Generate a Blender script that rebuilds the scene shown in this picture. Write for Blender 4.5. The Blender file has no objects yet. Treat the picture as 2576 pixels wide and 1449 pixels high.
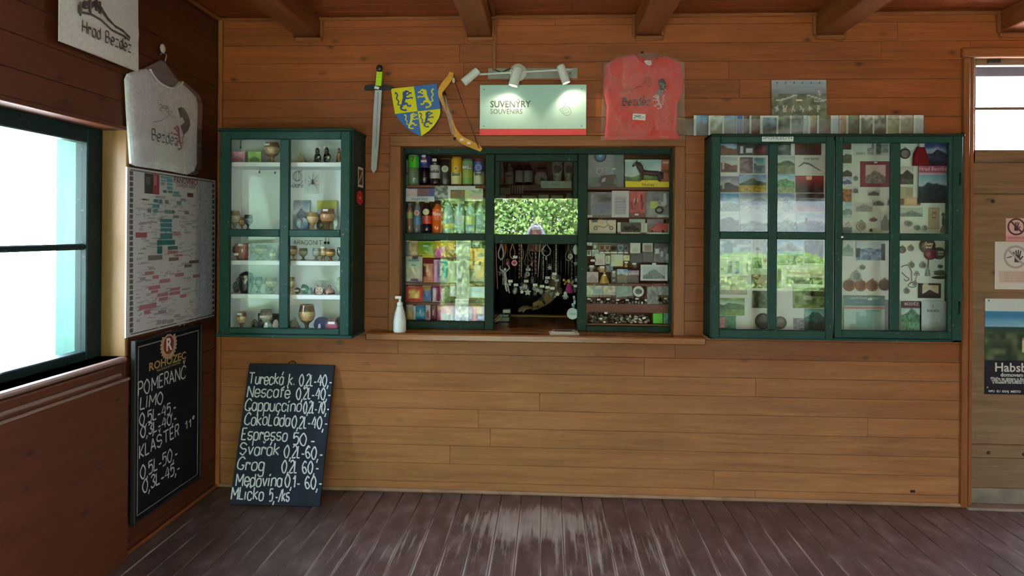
import bpy, math, random
from mathutils import Matrix, Vector
S = bpy.context.scene
COL = S.collection
pi = math.pi
# ---------------------------------------------------------------- camera, sky, sun, exposure
FPX, PPX, PPY = 1717.0, 1288.0, 584.0
YAW, ROLL = math.atan(92 / 1717.0), math.radians(0.4)
cam_d = bpy.data.cameras.new('camera'); cam = bpy.data.objects.new('camera', cam_d); COL.objects.link(cam)
cam_d.sensor_width = 36.0; cam_d.lens = 36.0 * FPX / 2576.0
cam_d.shift_y = -(724.5 - PPY) / 2576.0
cam_d.clip_start = 0.02
CAMP = Vector((0.0, -4.16, 1.60))
cam.matrix_world = Matrix.Translation(CAMP) @ (Matrix.Rotation(YAW, 4, 'Z') @ Matrix.Rotation(pi / 2, 4, 'X') @ Matrix.Rotation(ROLL, 4, 'Z'))
CAMR = cam.matrix_world.to_3x3()
S.camera = cam
S.view_settings.view_transform = 'Standard'; S.view_settings.look = 'None'
S.view_settings.exposure = 0.38; S.view_settings.gamma = 1.0; S.view_settings.use_curve_mapping = False
wd = bpy.data.worlds.new('sky'); S.world = wd; wd.use_nodes = True
_n = wd.node_tree.nodes; _l = wd.node_tree.links
_bg = _n['Background']; _bg.inputs['Strength'].default_value = 29.0
_tc = _n.new('ShaderNodeTexCoord'); _sx = _n.new('ShaderNodeSeparateXYZ'); _rp = _n.new('ShaderNodeValToRGB')
_l.new(_tc.outputs['Generated'], _sx.inputs[0]); _l.new(_sx.outputs['Z'], _rp.inputs[0]); _l.new(_rp.outputs[0], _bg.inputs[0])
_rp.color_ramp.elements[0].position = 0.0; _rp.color_ramp.elements[0].color = (.74, .87, 1, 1)
_rp.color_ramp.elements[1].position = 0.8; _rp.color_ramp.elements[1].color = (.58, .77, 1, 1)
sun_d = bpy.data.lights.new('sun', 'SUN'); sun = bpy.data.objects.new('sun', sun_d); COL.objects.link(sun)
sun_d.energy = 110.0; sun_d.angle = .02; sun_d.color = (1, .97, .92)
sun.rotation_euler = (math.radians(-38), math.radians(-16), 0)      # from behind the back wall, high
S.cycles.max_bounces = 8; S.cycles.diffuse_bounces = 5; S.cycles.glossy_bounces = 4
S.cycles.transparent_max_bounces = 16; S.cycles.transmission_bounces = 6
S.cycles.use_denoising = True
S.cycles.sample_clamp_indirect = 8.0
# ---------------------------------------------------------------- photo geometry -> metres
def ray(u, v):
    return CAMR @ Vector(((u - PPX) / FPX, -(v - PPY) / FPX, -1.0))
def P(u, v, y):                      # point on a plane parallel to the back wall (y = 0)
    d = ray(u, v); return CAMP + d * ((y - CAMP.y) / d.y)
def PX(u, v, x):                     # point on a plane parallel to the left wall
    d = ray(u, v); return CAMP + d * ((x - CAMP.x) / d.x)
def PZ(u, v, z):
    d = ray(u, v); return CAMP + d * ((z - CAMP.z) / d.z)
def BX(x0, y0, x1, y1, y):           # centre x, bottom z, width, height of a photo box at depth y
    a = P(x0, (y0 + y1) / 2, y); b = P(x1, (y0 + y1) / 2, y)
    t = P((x0 + x1) / 2, y0, y); o = P((x0 + x1) / 2, y1, y)
    return (a.x + b.x) / 2, o.z, b.x - a.x, t.z - o.z
XL = P(549, 600, 0).x                # left wall
ZC = P(1380, 38, 0).z                # ceiling
def hsh(x, y, s):
    n = math.sin(x * 127.1 + y * 311.7 + s * 74.7) * 43758.5453; return n - math.floor(n)
def vno(x, y, s):
    xi, yi = math.floor(x), math.floor(y); fx, fy = x - xi, y - yi; fx = fx * fx * (3 - 2 * fx); fy = fy * fy * (3 - 2 * fy)
    a = hsh(xi, yi, s) * (1 - fx) + hsh(xi + 1, yi, s) * fx; b = hsh(xi, yi + 1, s) * (1 - fx) + hsh(xi + 1, yi + 1, s) * fx
    return a * (1 - fy) + b * fy
# ---------------------------------------------------------------- colours and materials
_LC = {}
def lin(c):
    k = tuple(c[:3])
    if k not in _LC: _LC[k] = lin_(k)
    return _LC[k]
def lin_(c):
    return tuple(((x / 255) / 12.92 if x / 255 <= .04045 else ((x / 255 + .055) / 1.055) ** 2.4) for x in c[:3])
class NT:
    def __init__(s, name):
        s.m = bpy.data.materials.new(name); s.m.use_nodes = True; s.t = s.m.node_tree; s.n = s.t.nodes
        s.b = s.n['Principled BSDF']; s.out = s.n['Material Output']
    def N(s, typ, ins=None, **kw):
        n = s.n.new('ShaderNode' + typ)
        for k, v in kw.items(): setattr(n, k, v)
        for k, v in (ins or {}).items():
            if hasattr(v, 'is_output'): s.t.links.new(v, n.inputs[k])
            else: n.inputs[k].default_value = v
        return n
    def M(s, op, a, b=0.0, c=0.0):
        n = s.N('Math', {0: a, 1: b, 2: c}, operation=op); return n.outputs[0]
    def mix(s, f, a, b, mode='MIX'):
        n = s.n.new('ShaderNodeMix'); n.data_type = 'RGBA'; n.blend_type = mode
        for i, v in ((0, f), (6, a), (7, b)):
            if hasattr(v, 'is_output'): s.t.links.new(v, n.inputs[i])
            else: n.inputs[i].default_value = v if i == 0 else (*v[:3], 1)
        return n.outputs[2]
    def ramp(s, f, stops):
        n = s.N('ValToRGB', {0: f}); e = n.color_ramp.elements
        while len(e) < len(stops): e.new(.5)
        for q, (p, c) in zip(e, stops): q.position = p; q.color = (*(c if isinstance(c, tuple) else (c, c, c)), 1)
        return n.outputs[0]
    def set(s, **kw):
        for k, v in kw.items():
            i = s.b.inputs[k.replace('_', ' ')]
            if hasattr(v, 'is_output'): s.t.links.new(v, i)
            else: i.default_value = (*v, 1) if isinstance(v, tuple) and len(v) == 3 else v
        return s.m
    def pos(s, scale=(1, 1, 1), kind='Object', rnd=True):
        tc = s.N('TexCoord').outputs[kind]
        if rnd:
            r = s.N('ObjectInfo').outputs['Random']
            o = s.N('CombineXYZ', {0: s.M('MULTIPLY', r, 37.0), 1: s.M('MULTIPLY', r, 61.0), 2: s.M('MULTIPLY', r, 17.0)}).outputs[0]
            tc = s.N('VectorMath', {0: tc, 1: o}, operation='ADD').outputs[0]
        return s.N('Mapping', {0: tc, 3: scale}).outputs[0]
def wood(name, light, dark, axis='x', rough=.45, knots=True, spec=.35, worn=None):
    w = NT(name); lo = {'x': (1.0, 16, 16), 'y': (16, 1.0, 16), 'z': (16, 16, 1.0)}[axis]
    g1 = w.N('TexNoise', {'Vector': w.pos(lo), 'Scale': 1.6, 'Detail': 5.0, 'Roughness': .6, 'Distortion': .8}).outputs['Fac']
    g2 = w.N('TexNoise', {'Vector': w.pos(tuple(q * 5 for q in lo)), 'Scale': 2.2, 'Detail': 2.0}).outputs['Fac']
    g3 = w.N('TexNoise', {'Vector': w.pos((1, 1, 1)), 'Scale': 1.3, 'Detail': 2.0}).outputs['Fac']
    f = w.M('ADD', w.M('MULTIPLY', g1, .6), w.M('ADD', w.M('MULTIPLY', g2, .22), w.M('MULTIPLY', g3, .2)))
    r = w.N('ObjectInfo').outputs['Random']
    f = w.M('ADD', f, w.M('MULTIPLY', w.M('SUBTRACT', r, .5), .10))
    mid = tuple((a + b) / 2 for a, b in zip(lin(light), lin(dark)))
    c = w.ramp(f, [(.30, lin(dark)), (.50, mid), (.68, lin(light))])
    if knots:
        ks = {'x': (4.0, 7, 7), 'y': (7, 4.0, 7), 'z': (7, 7, 4.0)}[axis]
        v = w.N('TexVoronoi', {'Vector': w.pos(ks), 'Scale': 1.0, 'Randomness': 1.0}).outputs['Distance']
        k = w.ramp(v, [(.035, .9), (.07, .5), (.15, 0.0)])
        c = w.mix(k, c, tuple(x * .34 for x in lin(dark)))
    if worn:                                            # the boards turn paler and less saturated towards the floor
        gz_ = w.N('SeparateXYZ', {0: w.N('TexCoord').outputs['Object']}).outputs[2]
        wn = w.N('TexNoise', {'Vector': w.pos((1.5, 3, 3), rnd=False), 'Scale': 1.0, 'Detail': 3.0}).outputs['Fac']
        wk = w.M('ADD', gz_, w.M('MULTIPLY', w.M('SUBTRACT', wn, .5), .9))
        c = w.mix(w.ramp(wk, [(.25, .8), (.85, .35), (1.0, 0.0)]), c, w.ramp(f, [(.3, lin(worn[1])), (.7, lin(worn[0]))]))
    bump = w.N('Bump', {'Strength': .12, 'Distance': .004, 'Height': f}).outputs[0]
    return w.set(Base_Color=c, Roughness=rough, Specular_IOR_Level=spec, Normal=bump)
def painted(name, c, rough=.5, spec=.4, wear=.0, var=.12):
    w = NT(name)
    n = w.N('TexNoise', {'Vector': w.pos((1, 1, 1)), 'Scale': 9.0, 'Detail': 4.0}).outputs['Fac']
    a = lin(c); k = w.ramp(n, [(.3, tuple(x * (1 - var) for x in a)), (.7, tuple(min(1, x * (1 + var)) for x in a))])
    if wear:
        e = w.N('TexNoise', {'Vector': w.pos((1, 1, 1)), 'Scale': 60.0, 'Detail': 3.0}).outputs['Fac']
        k = w.mix(w.ramp(e, [(.66, 0.0), (.74, wear)]), k, (.5, .55, .5))
    return w.set(Base_Color=k, Roughness=rough, Specular_IOR_Level=spec)
def vc(name, rough=.5, metal=0.0, spec=.5, var=.10, coat=0.0):     # colour comes from the mesh's print colours
    w = NT(name); a = w.N('VertexColor', layer_name='Col').outputs['Color']
    n = w.N('TexNoise', {'Vector': w.pos((1, 1, 1)), 'Scale': 70.0, 'Detail': 2.0}).outputs['Fac']
    c = w.mix(1.0, a, w.ramp(n, [(.3, 1 - var), (.7, 1.0)]), 'MULTIPLY')
    return w.set(Base_Color=c, Roughness=rough, Metallic=metal, Specular_IOR_Level=spec, Coat_Weight=coat)
def clear(name, tint=(1, 1, 1), f0=.05, rough=.0, gloss=1.0, milk=0.0):
    w = NT(name)
    fc = w.N('LayerWeight', {'Blend': .5}).outputs['Facing']
    fr = w.M('ADD', w.M('MULTIPLY', w.M('POWER', fc, 5.0), .9), f0)
    t = w.N('BsdfTransparent', {'Color': (*tint, 1)}).outputs[0]
    g = w.N('BsdfGlossy', {'Color': (gloss, gloss, gloss, 1), 'Roughness': rough})
    mx = w.N('MixShader', {0: fr, 1: t, 2: g.outputs[0]}).outputs[0]
    if milk:
        df = w.N('BsdfDiffuse', {'Color': (.85, .87, .88, 1)}).outputs[0]
        n = w.N('TexNoise', {'Vector': w.pos((1, 1, 1)), 'Scale': 18.0, 'Detail': 4.0, 'Distortion': 1.5}).outputs['Fac']
        mx = w.N('MixShader', {0: w.ramp(n, [(.35, 0.0), (.75, milk)]), 1: mx, 2: df}).outputs[0]
    w.t.links.new(mx, w.out.inputs[0]); return w.m
def emit(name, c, k):
    w = NT(name); return w.set(Base_Color=(1, 1, 1), Emission_Color=c, Emission_Strength=k)
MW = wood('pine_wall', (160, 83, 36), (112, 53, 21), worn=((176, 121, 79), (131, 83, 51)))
MLW = wood('pine_wall_shaded', (94, 46, 23), (67, 30, 14), axis='y')  # back wall's pine darkened: the left wall's dim light is in the colour
MCW = wood('pine_ceiling', (150, 70, 30), (110, 48, 20))
MBM = wood('pine_beam', (146, 80, 40), (100, 50, 24), axis='y')
MTR = wood('pine_trim', (152, 88, 46), (112, 60, 28), axis='z', knots=False)
MTX = wood('pine_trim_long', (152, 88, 46), (112, 60, 28), axis='x', knots=False)
MDR = wood('old_door_wood', (146, 112, 88), (104, 76, 58), axis='x', rough=.6, knots=True)
MCT = wood('counter_wood', (178, 110, 60), (112, 60, 28), axis='x', rough=.25, knots=False, spec=.5)
MSH = wood('shelf_wood', (124, 66, 38), (76, 36, 20), axis='x', knots=False)
MRV = wood('reveal_wood', (146, 108, 64), (120, 84, 48), axis='z', knots=False)
MGR = painted('green_paint', (28, 62, 57), rough=.5, spec=.22, wear=.2)
MGD = painted('green_paint_shaded', (21, 43, 37), rough=.55, spec=.2, wear=.12)  # same green darkened: shade painted in for tops, visible sides, serving window frame
MWH = painted('white_paint', (236, 239, 241), rough=.5, var=.04)
MDK = painted('dark_backing', (34, 22, 16), rough=.9)
MSL = painted('chalkboard_slate', (18, 19, 25), rough=.7, spec=.15, var=.3)
MSB = painted('blue_slate', (34, 40, 56), rough=.7, spec=.2, var=.25)
MGL = clear('window_glass', (1, 1, 1), f0=.02)
MGS = clear('sliding_glass', (1, 1, 1), f0=.042)
MFR = painted('window_green_backlit', (14, 32, 30), rough=.55, spec=.2, wear=.1)  # green darkened: the frame's backlit look is put into the colour
MFO = clear('clear_film', (.98, .98, .98), f0=.05, rough=.12, milk=.13)
MPB = clear('clear_plastic', (.93, .97, .97), f0=.06, rough=.05, milk=.06)
MPR = vc('print_paper', .55, spec=.3, var=.06)
MPG = vc('print_gloss', .28, spec=.5, var=.06)
MPL = vc('plastic', .35, spec=.5)
MFB = vc('cloth', .9, spec=.1, var=.14)
MST = vc('polished_stone', .12, spec=.6, var=.35)
MME = vc('metal', .3, metal=.9)
MSK = vc('skin', .5, spec=.35)
MCH = vc('chalk', .95, spec=.05, var=.35)
MWB = painted('workshop_wall', (92, 52, 30), rough=.8)
# ---------------------------------------------------------------- mesh builder
class MB:
    def __init__(s): s.v = []; s.f = []; s.c = []; s.sm = []
    def add(s, vs, fs, col, smooth=False):
        o = len(s.v); s.v += [tuple(q) for q in vs]
        many = len(fs) and isinstance(col, list)
        for i, f in enumerate(fs):
            s.f.append([o + k for k in f]); s.sm.append(smooth)
            s.c.append(col[i] if many else col)
        return s
    def box(s, x0, x1, y0, y1, z0, z1, col=(200, 200, 200), b=0.0):
        b = min(b, (x1 - x0) * .45, (y1 - y0) * .45, (z1 - z0) * .45)
        X, Y, Z = (x0, x1), (y0, y1), (z0, z1)
        if b <= 0:
            vs = [(X[i], Y[j], Z[k]) for i in (0, 1) for j in (0, 1) for k in (0, 1)]
            return s.add(vs, [(0, 1, 3, 2), (4, 6, 7, 5), (0, 4, 5, 1), (2, 3, 7, 6), (0, 2, 6, 4), (1, 5, 7, 3)], col)
        vs = []; sg = (1, -1)
        for i in (0, 1):
            for j in (0, 1):
                for k in (0, 1):
                    x, y, z = X[i], Y[j], Z[k]; dx, dy, dz = sg[i] * b, sg[j] * b, sg[k] * b
                    vs += [(x, y + dy, z + dz), (x + dx, y, z + dz), (x + dx, y + dy, z)]
        I = lambda i, j, k, a: (i * 4 + j * 2 + k) * 3 + a
        fs = []
        q = ((0, 0), (0, 1), (1, 1), (1, 0))
        for i in (0, 1):
            a = [I(i, j, k, 0) for j, k in q]; fs.append(a if i == 0 else a[::-1])
            a = [I(j, i, k, 1) for j, k in q]; fs.append(a[::-1] if i == 0 else a)
            a = [I(j, k, i, 2) for j, k in q]; fs.append(a if i == 0 else a[::-1])
        for j in (0, 1):
            for k in (0, 1):
                e = [I(0, j, k, 1), I(0, j, k, 2), I(1, j, k, 2), I(1, j, k, 1)]; fs.append(e)
                e = [I(j, 0, k, 0), I(j, 0, k, 2), I(j, 1, k, 2), I(j, 1, k, 0)]; fs.append(e)
                e = [I(j, k, 0, 0), I(j, k, 0, 1), I(j, k, 1, 1), I(j, k, 1, 0)]; fs.append(e)
                fs.append([I(0, j, k, 0), I(0, j, k, 1), I(0, j, k, 2)]); fs.append([I(1, j, k, 0), I(1, j, k, 1), I(1, j, k, 2)])
        return s.add(vs, fs, col)
    def lathe(s, prof, col=(200, 200, 200), n=16, cx=0, cy=0, cz=0, sx=1, sy=1, closed=True):
        vs = []; fs = []; cc = []
        for p in prof:
            for k in range(n):
                a = 2 * pi * k / n; vs.append((cx + p[0] * sx * math.cos(a), cy + p[0] * sy * math.sin(a), cz + p[1]))
        for i in range(len(prof) - 1):
            c = prof[i][2] if len(prof[i]) > 2 else col
            for k in range(n):
                k2 = (k + 1) % n; fs.append((i * n + k, i * n + k2, (i + 1) * n + k2, (i + 1) * n + k)); cc.append(c)
        s.add(vs, fs, cc, True)
        if closed:
            if prof[0][0] > 1e-6: s.add(vs[:n], [tuple(range(n))[::-1]], prof[0][2] if len(prof[0]) > 2 else col)
            if prof[-1][0] > 1e-6: s.add(vs[-n:], [tuple(range(n))], prof[-2][2] if len(prof[-2]) > 2 else col)
        return s
    def tube(s, pts, r, col=(200, 200, 200), n=6, closed=False):
        pts = [Vector(p) for p in pts]; m = len(pts); vs = []; rr = r if isinstance(r, (list, tuple)) else [r] * m
        for i, p in enumerate(pts):
            t = (pts[(i + 1) % m] - pts[i - 1]) if closed else (pts[min(i + 1, m - 1)] - pts[max(i - 1, 0)])
            t.normalize(); up = Vector((0, 1, 0)) if abs(t.y) < .9 else Vector((1, 0, 0))
            a = t.cross(up).normalized(); b = t.cross(a)
            for k in range(n):
                g = 2 * pi * k / n; vs.append(p + a * (rr[i] * math.cos(g)) + b * (rr[i] * math.sin(g)))
        fs = []
        for i in range(m if closed else m - 1):
            j = (i + 1) % m
            for k in range(n): fs.append((i * n + k, i * n + (k + 1) % n, j * n + (k + 1) % n, j * n + k))
        if not closed: fs += [tuple(range(n))[::-1], tuple((m - 1) * n + k for k in range(n))]
        return s.add(vs, fs, col, True)
    def prism(s, poly, y0, y1, col=(200, 200, 200), ox=0, oz=0):     # outline in x, z; depth in y
        n = len(poly); vs = [(x + ox, y0, z + oz) for x, z in poly] + [(x + ox, y1, z + oz) for x, z in poly]
        ar = sum(poly[i][0] * poly[(i + 1) % n][1] - poly[(i + 1) % n][0] * poly[i][1] for i in range(n))
        fr = tuple(range(n)); bk = tuple(range(n, 2 * n))
        fs = [fr, bk[::-1]] if ar > 0 else [fr[::-1], bk]
        for i in range(n):
            j = (i + 1) % n; fs.append((i, n + i, n + j, j) if ar > 0 else (j, n + j, n + i, i))
        return s.add(vs, fs, col)
    def ball(s, cx, cy, cz, rx, ry, rz, col, n=10, m=6):
        return s.lathe([(math.sin(pi * i / m) + 1e-9, -math.cos(pi * i / m) * rz) for i in range(m + 1)], col, n, cx, cy, cz, rx, ry, closed=False)
    def sheet(s, w, h, nx, ny, fn, t=.0012, bulge=None, z0=0.0):     # a printed sheet: front faces -y, x centred, z from 0
        vs = []; bl = bulge or (lambda u, v: 0)
        for j in range(ny + 1):
            for i in range(nx + 1):
                u, v = i / nx, j / ny; vs.append(((u - .5) * w, -t - bl(u, v), z0 + v * h))
        fs = []; cc = []
        for j in range(ny):
            for i in range(nx):
                a = j * (nx + 1) + i; fs.append((a, a + 1, a + nx + 2, a + nx + 1)); cc.append([fn(p, q) for p, q in ((i / nx, j / ny), ((i + 1) / nx, j / ny), ((i + 1) / nx, (j + 1) / ny), (i / nx, (j + 1) / ny))])
        s.add(vs, fs, cc, bool(bulge))
        b = [(-w / 2, 0, z0), (w / 2, 0, z0), (w / 2, 0, z0 + h), (-w / 2, 0, z0 + h)]
        k = cc[0][0]; q = lambda i, j: vs[j * (nx + 1) + i]
        f = [q(0, 0), q(nx, 0), q(nx, ny), q(0, ny)]
        return s.add(b + f, [(3, 2, 1, 0), (0, 1, 5, 4), (1, 2, 6, 5), (2, 3, 7, 6), (3, 0, 4, 7)], k)
    def mesh(s, name):
        me = bpy.data.meshes.new(name); me.from_pydata(s.v, [], s.f); me.validate()
        if len(me.polygons) == len(s.f):
            at = me.color_attributes.new('Col', 'FLOAT_COLOR', 'CORNER'); buf = []
            for f, c in zip(s.f, s.c):
                if isinstance(c, list):
                    for e in c: buf += [*lin(e), 1.0]
                else: buf += [*lin(c), 1.0] * len(f)
            at.data.foreach_set('color', buf); me.polygons.foreach_set('use_smooth', s.sm)
        me.update(); return me
    def build(s, name, mat, parent=None, loc=(0, 0, 0), rot=(0, 0, 0), label=None):
        return put(name, s.mesh(name), mat, parent, loc, rot, label)
def put(name, me, mat, parent=None, loc=(0, 0, 0), rot=(0, 0, 0), label=None):
    if mat is not None and not me.materials: me.materials.append(mat)
    o = bpy.data.objects.new(name, me); COL.objects.link(o); o.location = loc; o.rotation_euler = rot
    if parent is not None: o.parent = parent
    if label: o['label'] = label
    return o
def tag(o, label, cat, group=None):
    o['label'] = label; o['category'] = cat
    if group: o['group'] = group
    return o
def thing(name, label, cat, loc=(0, 0, 0), rot=(0, 0, 0), group=None):
    o = bpy.data.objects.new(name, None); COL.objects.link(o); o.location = loc; o.rotation_euler = rot
    o.empty_display_size = .05
    return tag(o, label, cat, group)
def struct(o): o['kind'] = 'structure'; return o
def sempty(name, loc=(0, 0, 0)):
    o = bpy.data.objects.new(name, None); COL.objects.link(o); o.location = loc; return struct(o)
def bx(name, mat, x0, x1, y0, y1, z0, z1, parent=None, b=.0, label=None, col=(200, 200, 200)):
    return MB().box(x0, x1, y0, y1, z0, z1, col, b).build(name, mat, parent, label=label)
def grp(loc, h):                     # an un-tagged holder is never used; parts hang on things
    return None
# ---------------------------------------------------------------- lettering
_tc_cache = {}
def text_mesh(txt, size, align='CENTER', bold=0.0, sx=1.0, shear=0.0):
    key = (txt, size, align, bold, sx, shear)
    if key in _tc_cache: return _tc_cache[key]
    cu = bpy.data.curves.new('txt', 'FONT'); cu.body = txt; cu.size = size; cu.align_x = align; cu.align_y = 'CENTER'
    cu.resolution_u = 2; cu.offset = bold; cu.extrude = .0002; cu.shear = shear
    ob = bpy.data.objects.new('txt', cu); COL.objects.link(ob)
    bpy.context.view_layer.update()
    me = bpy.data.meshes.new_from_object(ob.evaluated_get(bpy.context.evaluated_depsgraph_get()))
    bpy.data.objects.remove(ob); bpy.data.curves.remove(cu)
    for v in me.vertices: x, y, z = v.co; v.co = (x * sx, -z, y)
    _tc_cache[key] = me; return me
_TM = {}
def tmat(c):
    c = tuple(c)
    if c not in _TM: _TM[c] = painted('ink_%d_%d_%d' % c, c, rough=.6, var=.05)
    return _TM[c]
def text(txt, size, c, parent, loc, align='CENTER', bold=0.0, sx=1.0, rot=(0, 0, 0), name='lettering', shear=0.0):
    me = text_mesh(txt, size, align, bold, sx, shear).copy(); me.materials.clear()
    return put(name, me, tmat(c), parent, loc, rot)
# single-stroke handwriting: pairs (x, y hex); baseline 3, x-height 7, capitals 9
HW = {'T': '6:0969 3933', 'u': '4:0704133345 4743', 'r': '3:0703 05173637', 'e': '4:05454637170604133344', 'c': '4:46371706041333 44'.replace(' 44', '44'),
 'k': '4:0903 4705 1543', 'á': '4:4637170604133345 4743 283a', 'a': '4:4637170604133345 4743', '.': '1:0313', '0': '5:290705234355573929',
 ',': '1:1301', '2': '4:08193948470343', 'l': '3:0903 0333', '-': '3:0535', '4': '5:390555 4843', 'N': '5:0309 0953 5359',
 's': '4:47371706153544331304', 'f': '3:3928181513 0737', 'è': '4:05454637170604133344 1a28', 'p': '4:0700 0617374644331304', 'i': '1:0703 0819',
 'n': '4:0703 0617374643', 'o': '4:170604133344463717', '7': '5:095923', 'C': '5:5849290704234354', 'Č': '5:5849290704234354 2c3a4c', 'L': '4:0903 0343',
 'd': '4:4637170604133345 4943', 'E': '4:4909 0903 0343 0636', '5': '4:4909 09061737464433 3303', 'S': '5:583919080726465544332304', 'v': '4:0723 2347',
 'ř': '3:0703 05173637 0a192a', 'G': '5:5849290704234355 3555', 'g': '4:4637170604133345 4741301001', 'M': '6:0309 0935 3569 6963',
 '6': '5:482907052343544526050 5'.replace('0 5', '05')[:-2], 'í': '1:0703 092b', '1': '3:0729 2923', 'č': '4:4637170604133344 1a293a', 'm': '6:0703 06173633 36576663', '/': '3:0339',
 'P': '4:0309 093948473606', 'O': '6:290705234355573929', 'R': '4:0309 093948473606 2643', 'A': '5:0329 2953 1545', 'I': '1:0903', 'K': '4:0903 4905 1543',
 'Á': '5:0329 2953 1545 2a3c', 'Š': '5:583919080726465544332304 2c3a4c', '3': '4:0819394837264544331304', '°': '2:1a0918292a1a', '9': '4:48393918070626464843 4843',
 'B': '5:0309 093948473606 064655443303', 'z': '4:0747 4703 0343', 'ě': '4:05454637170604133344 1a293a', 'H': '5:0309 5953 0656', ' ': '3:', 'Y': '5:0936 5936 3633'}
def smooth(pts, k=3):
    if len(pts) < 4: return pts
    out = []
    n = len(pts)
    for i in range(n - 1):
        p0, p1, p2, p3 = pts[max(i - 1, 0)], pts[i], pts[i + 1], pts[min(i + 2, n - 1)]
        for q in range(k):
            t = q / k
            out.append(tuple(.5 * (2 * p1[d] + (p2[d] - p0[d]) * t + (2 * p0[d] - 5 * p1[d] + 4 * p2[d] - p3[d]) * t * t + (3 * p1[d] - p0[d] - 3 * p2[d] + p3[d]) * t ** 3) for d in (0, 1)))
    out.append(pts[-1]); return out
_RB = 0
def ribbon(mb, pts, w, col, y=-.0008, nib=None, t=.0006):
    global _RB; _RB = (_RB + 1) % 14; y -= _RB * 4e-5
    n = len(pts); L = []; R = []
    for i, (x, z) in enumerate(pts):
        if nib is None:
            a = pts[max(i - 1, 0)]; b = pts[min(i + 1, n - 1)]; dx, dz = b[0] - a[0], b[1] - a[1]; d = math.hypot(dx, dz) or 1
            ox, oz = -dz / d, dx / d
        else: ox, oz = nib
        ww = w[i] if isinstance(w, (list, tuple)) else w
        L.append((x + ox * ww / 2, y, z + oz * ww / 2)); R.append((x - ox * ww / 2, y, z - oz * ww / 2))
    vs = L + R; fs = []
    for i in range(n - 1):
        f = (i, n + i, n + i + 1, i + 1)
        a, b, c = Vector(vs[f[0]]), Vector(vs[f[1]]), Vector(vs[f[2]])
        fs.append(f if (b - a).cross(c - a).y < 0 else f[::-1])
    return mb.add(vs, fs, col)
def handwrite(mb, txt, x, z, h, width, col, w=.006, jit=.02, nib=None, y=-.0008, seed=1):
    """writes txt from x to x+width on baseline z with capital height h"""
    rd = random.Random(seed + len(txt)); adv = 0; plan = []
    for ch in txt:
        ww, st = HW.get(ch, HW['o']).split(':'); plan.append((adv, st.split())); adv += int(ww) + 1.6
    sx = width / max(adv - 1.6, 1); sz = h / 6
    for a, sts in plan:
        dz = rd.uniform(-1, 1) * jit * h; sk = rd.uniform(-1, 1) * .05
        for st in sts:
            pts = [(int(st[i], 16), int(st[i + 1], 16)) for i in range(0, len(st) - 1, 2)]
            pts = [(x + (a + px + (pz - 3) * sk) * sx, z + dz + (pz - 3) * sz) for px, pz in pts]
            if len(pts) == 1: pts = pts * 2
            ribbon(mb, smooth(pts), w, col, y - rd.random() * .0003, nib)
    return mb
# ================================================================ the room
rng = random.Random(7)
XR, YR = 4.6, -6.6                                   # right wall, wall behind the camera
zof = lambda v, u=1380, y=0: P(u, v, y).z
# ---- back wall: boards laid in rows, with the opening of the serving window and the door left out
SW = dict(x0=P(1003, 600, 0).x, x1=P(1700, 600, 0).x, z0=P(1345, 832, .075).z - .0468, z1=zof(366))
DX0, DZ1 = P(2437, 700, 0).x, zof(124, 2440)
wall_back = sempty('wall_back')
BH = .1118
def plank(mb_args, name, mat, parent, b): return MB().box(*mb_args, b=b).build(name, mat, parent)
z = ZC - .063
rows = [(z, ZC + .03)]
while z > 0: rows.append((max(z - BH, 0), z)); z -= BH
def spans(z0, z1):
    cut = []
    if SW['z0'] < z1 and z0 < SW['z1']: cut.append((SW['x0'], SW['x1']))
    if z0 < DZ1: cut.append((DX0, XR))
    a = XL - .02; out = []
    for c0, c1 in cut: out.append((a, c0)); a = c1
    if a < XR - .05: out.append((a, XR))
    return out
for z0, z1 in rows:
    todo = [(a, b, z0, z1) for a, b in spans(z0, z1)]
    for zc, xa, xb, up in ((SW['z0'], SW['x0'], SW['x1'], 0), (SW['z1'], SW['x0'], SW['x1'], 1), (DZ1, DX0, XR, 1)):
        if z0 < zc < z1 and abs(z1 - zc if up else zc - z0) > .004: todo.append((xa, xb, zc, z1) if up else (xa, xb, z0, zc))
    for a, b, q0, q1 in todo:
        x = a
        while x < b - .01:
            e = x + rng.uniform(1.4, 3.6)
            if b - e < .35: e = b
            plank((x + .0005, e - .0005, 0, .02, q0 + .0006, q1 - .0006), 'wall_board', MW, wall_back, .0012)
            x = e
# a dark sub-wall behind the boards, in four pieces around the openings
for a in ((XL - .1, SW['x0'], 0, ZC + .03), (SW['x1'], DX0, 0, ZC + .03), (SW['x0'], SW['x1'], 0, SW['z0']), (SW['x0'], SW['x1'], SW['z1'], ZC + .03), (DX0, XR, DZ1, ZC + .03)):
    bx('wall_backing', MDK, a[0], a[1], .02, .08, a[2], a[3], wall_back)
bx('knot_hole', MDK, P(2290, 1236, 0).x, P(2302, 1236, 0).x, -.001, .0, zof(1239, 2296), zof(1233, 2296), wall_back)
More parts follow.
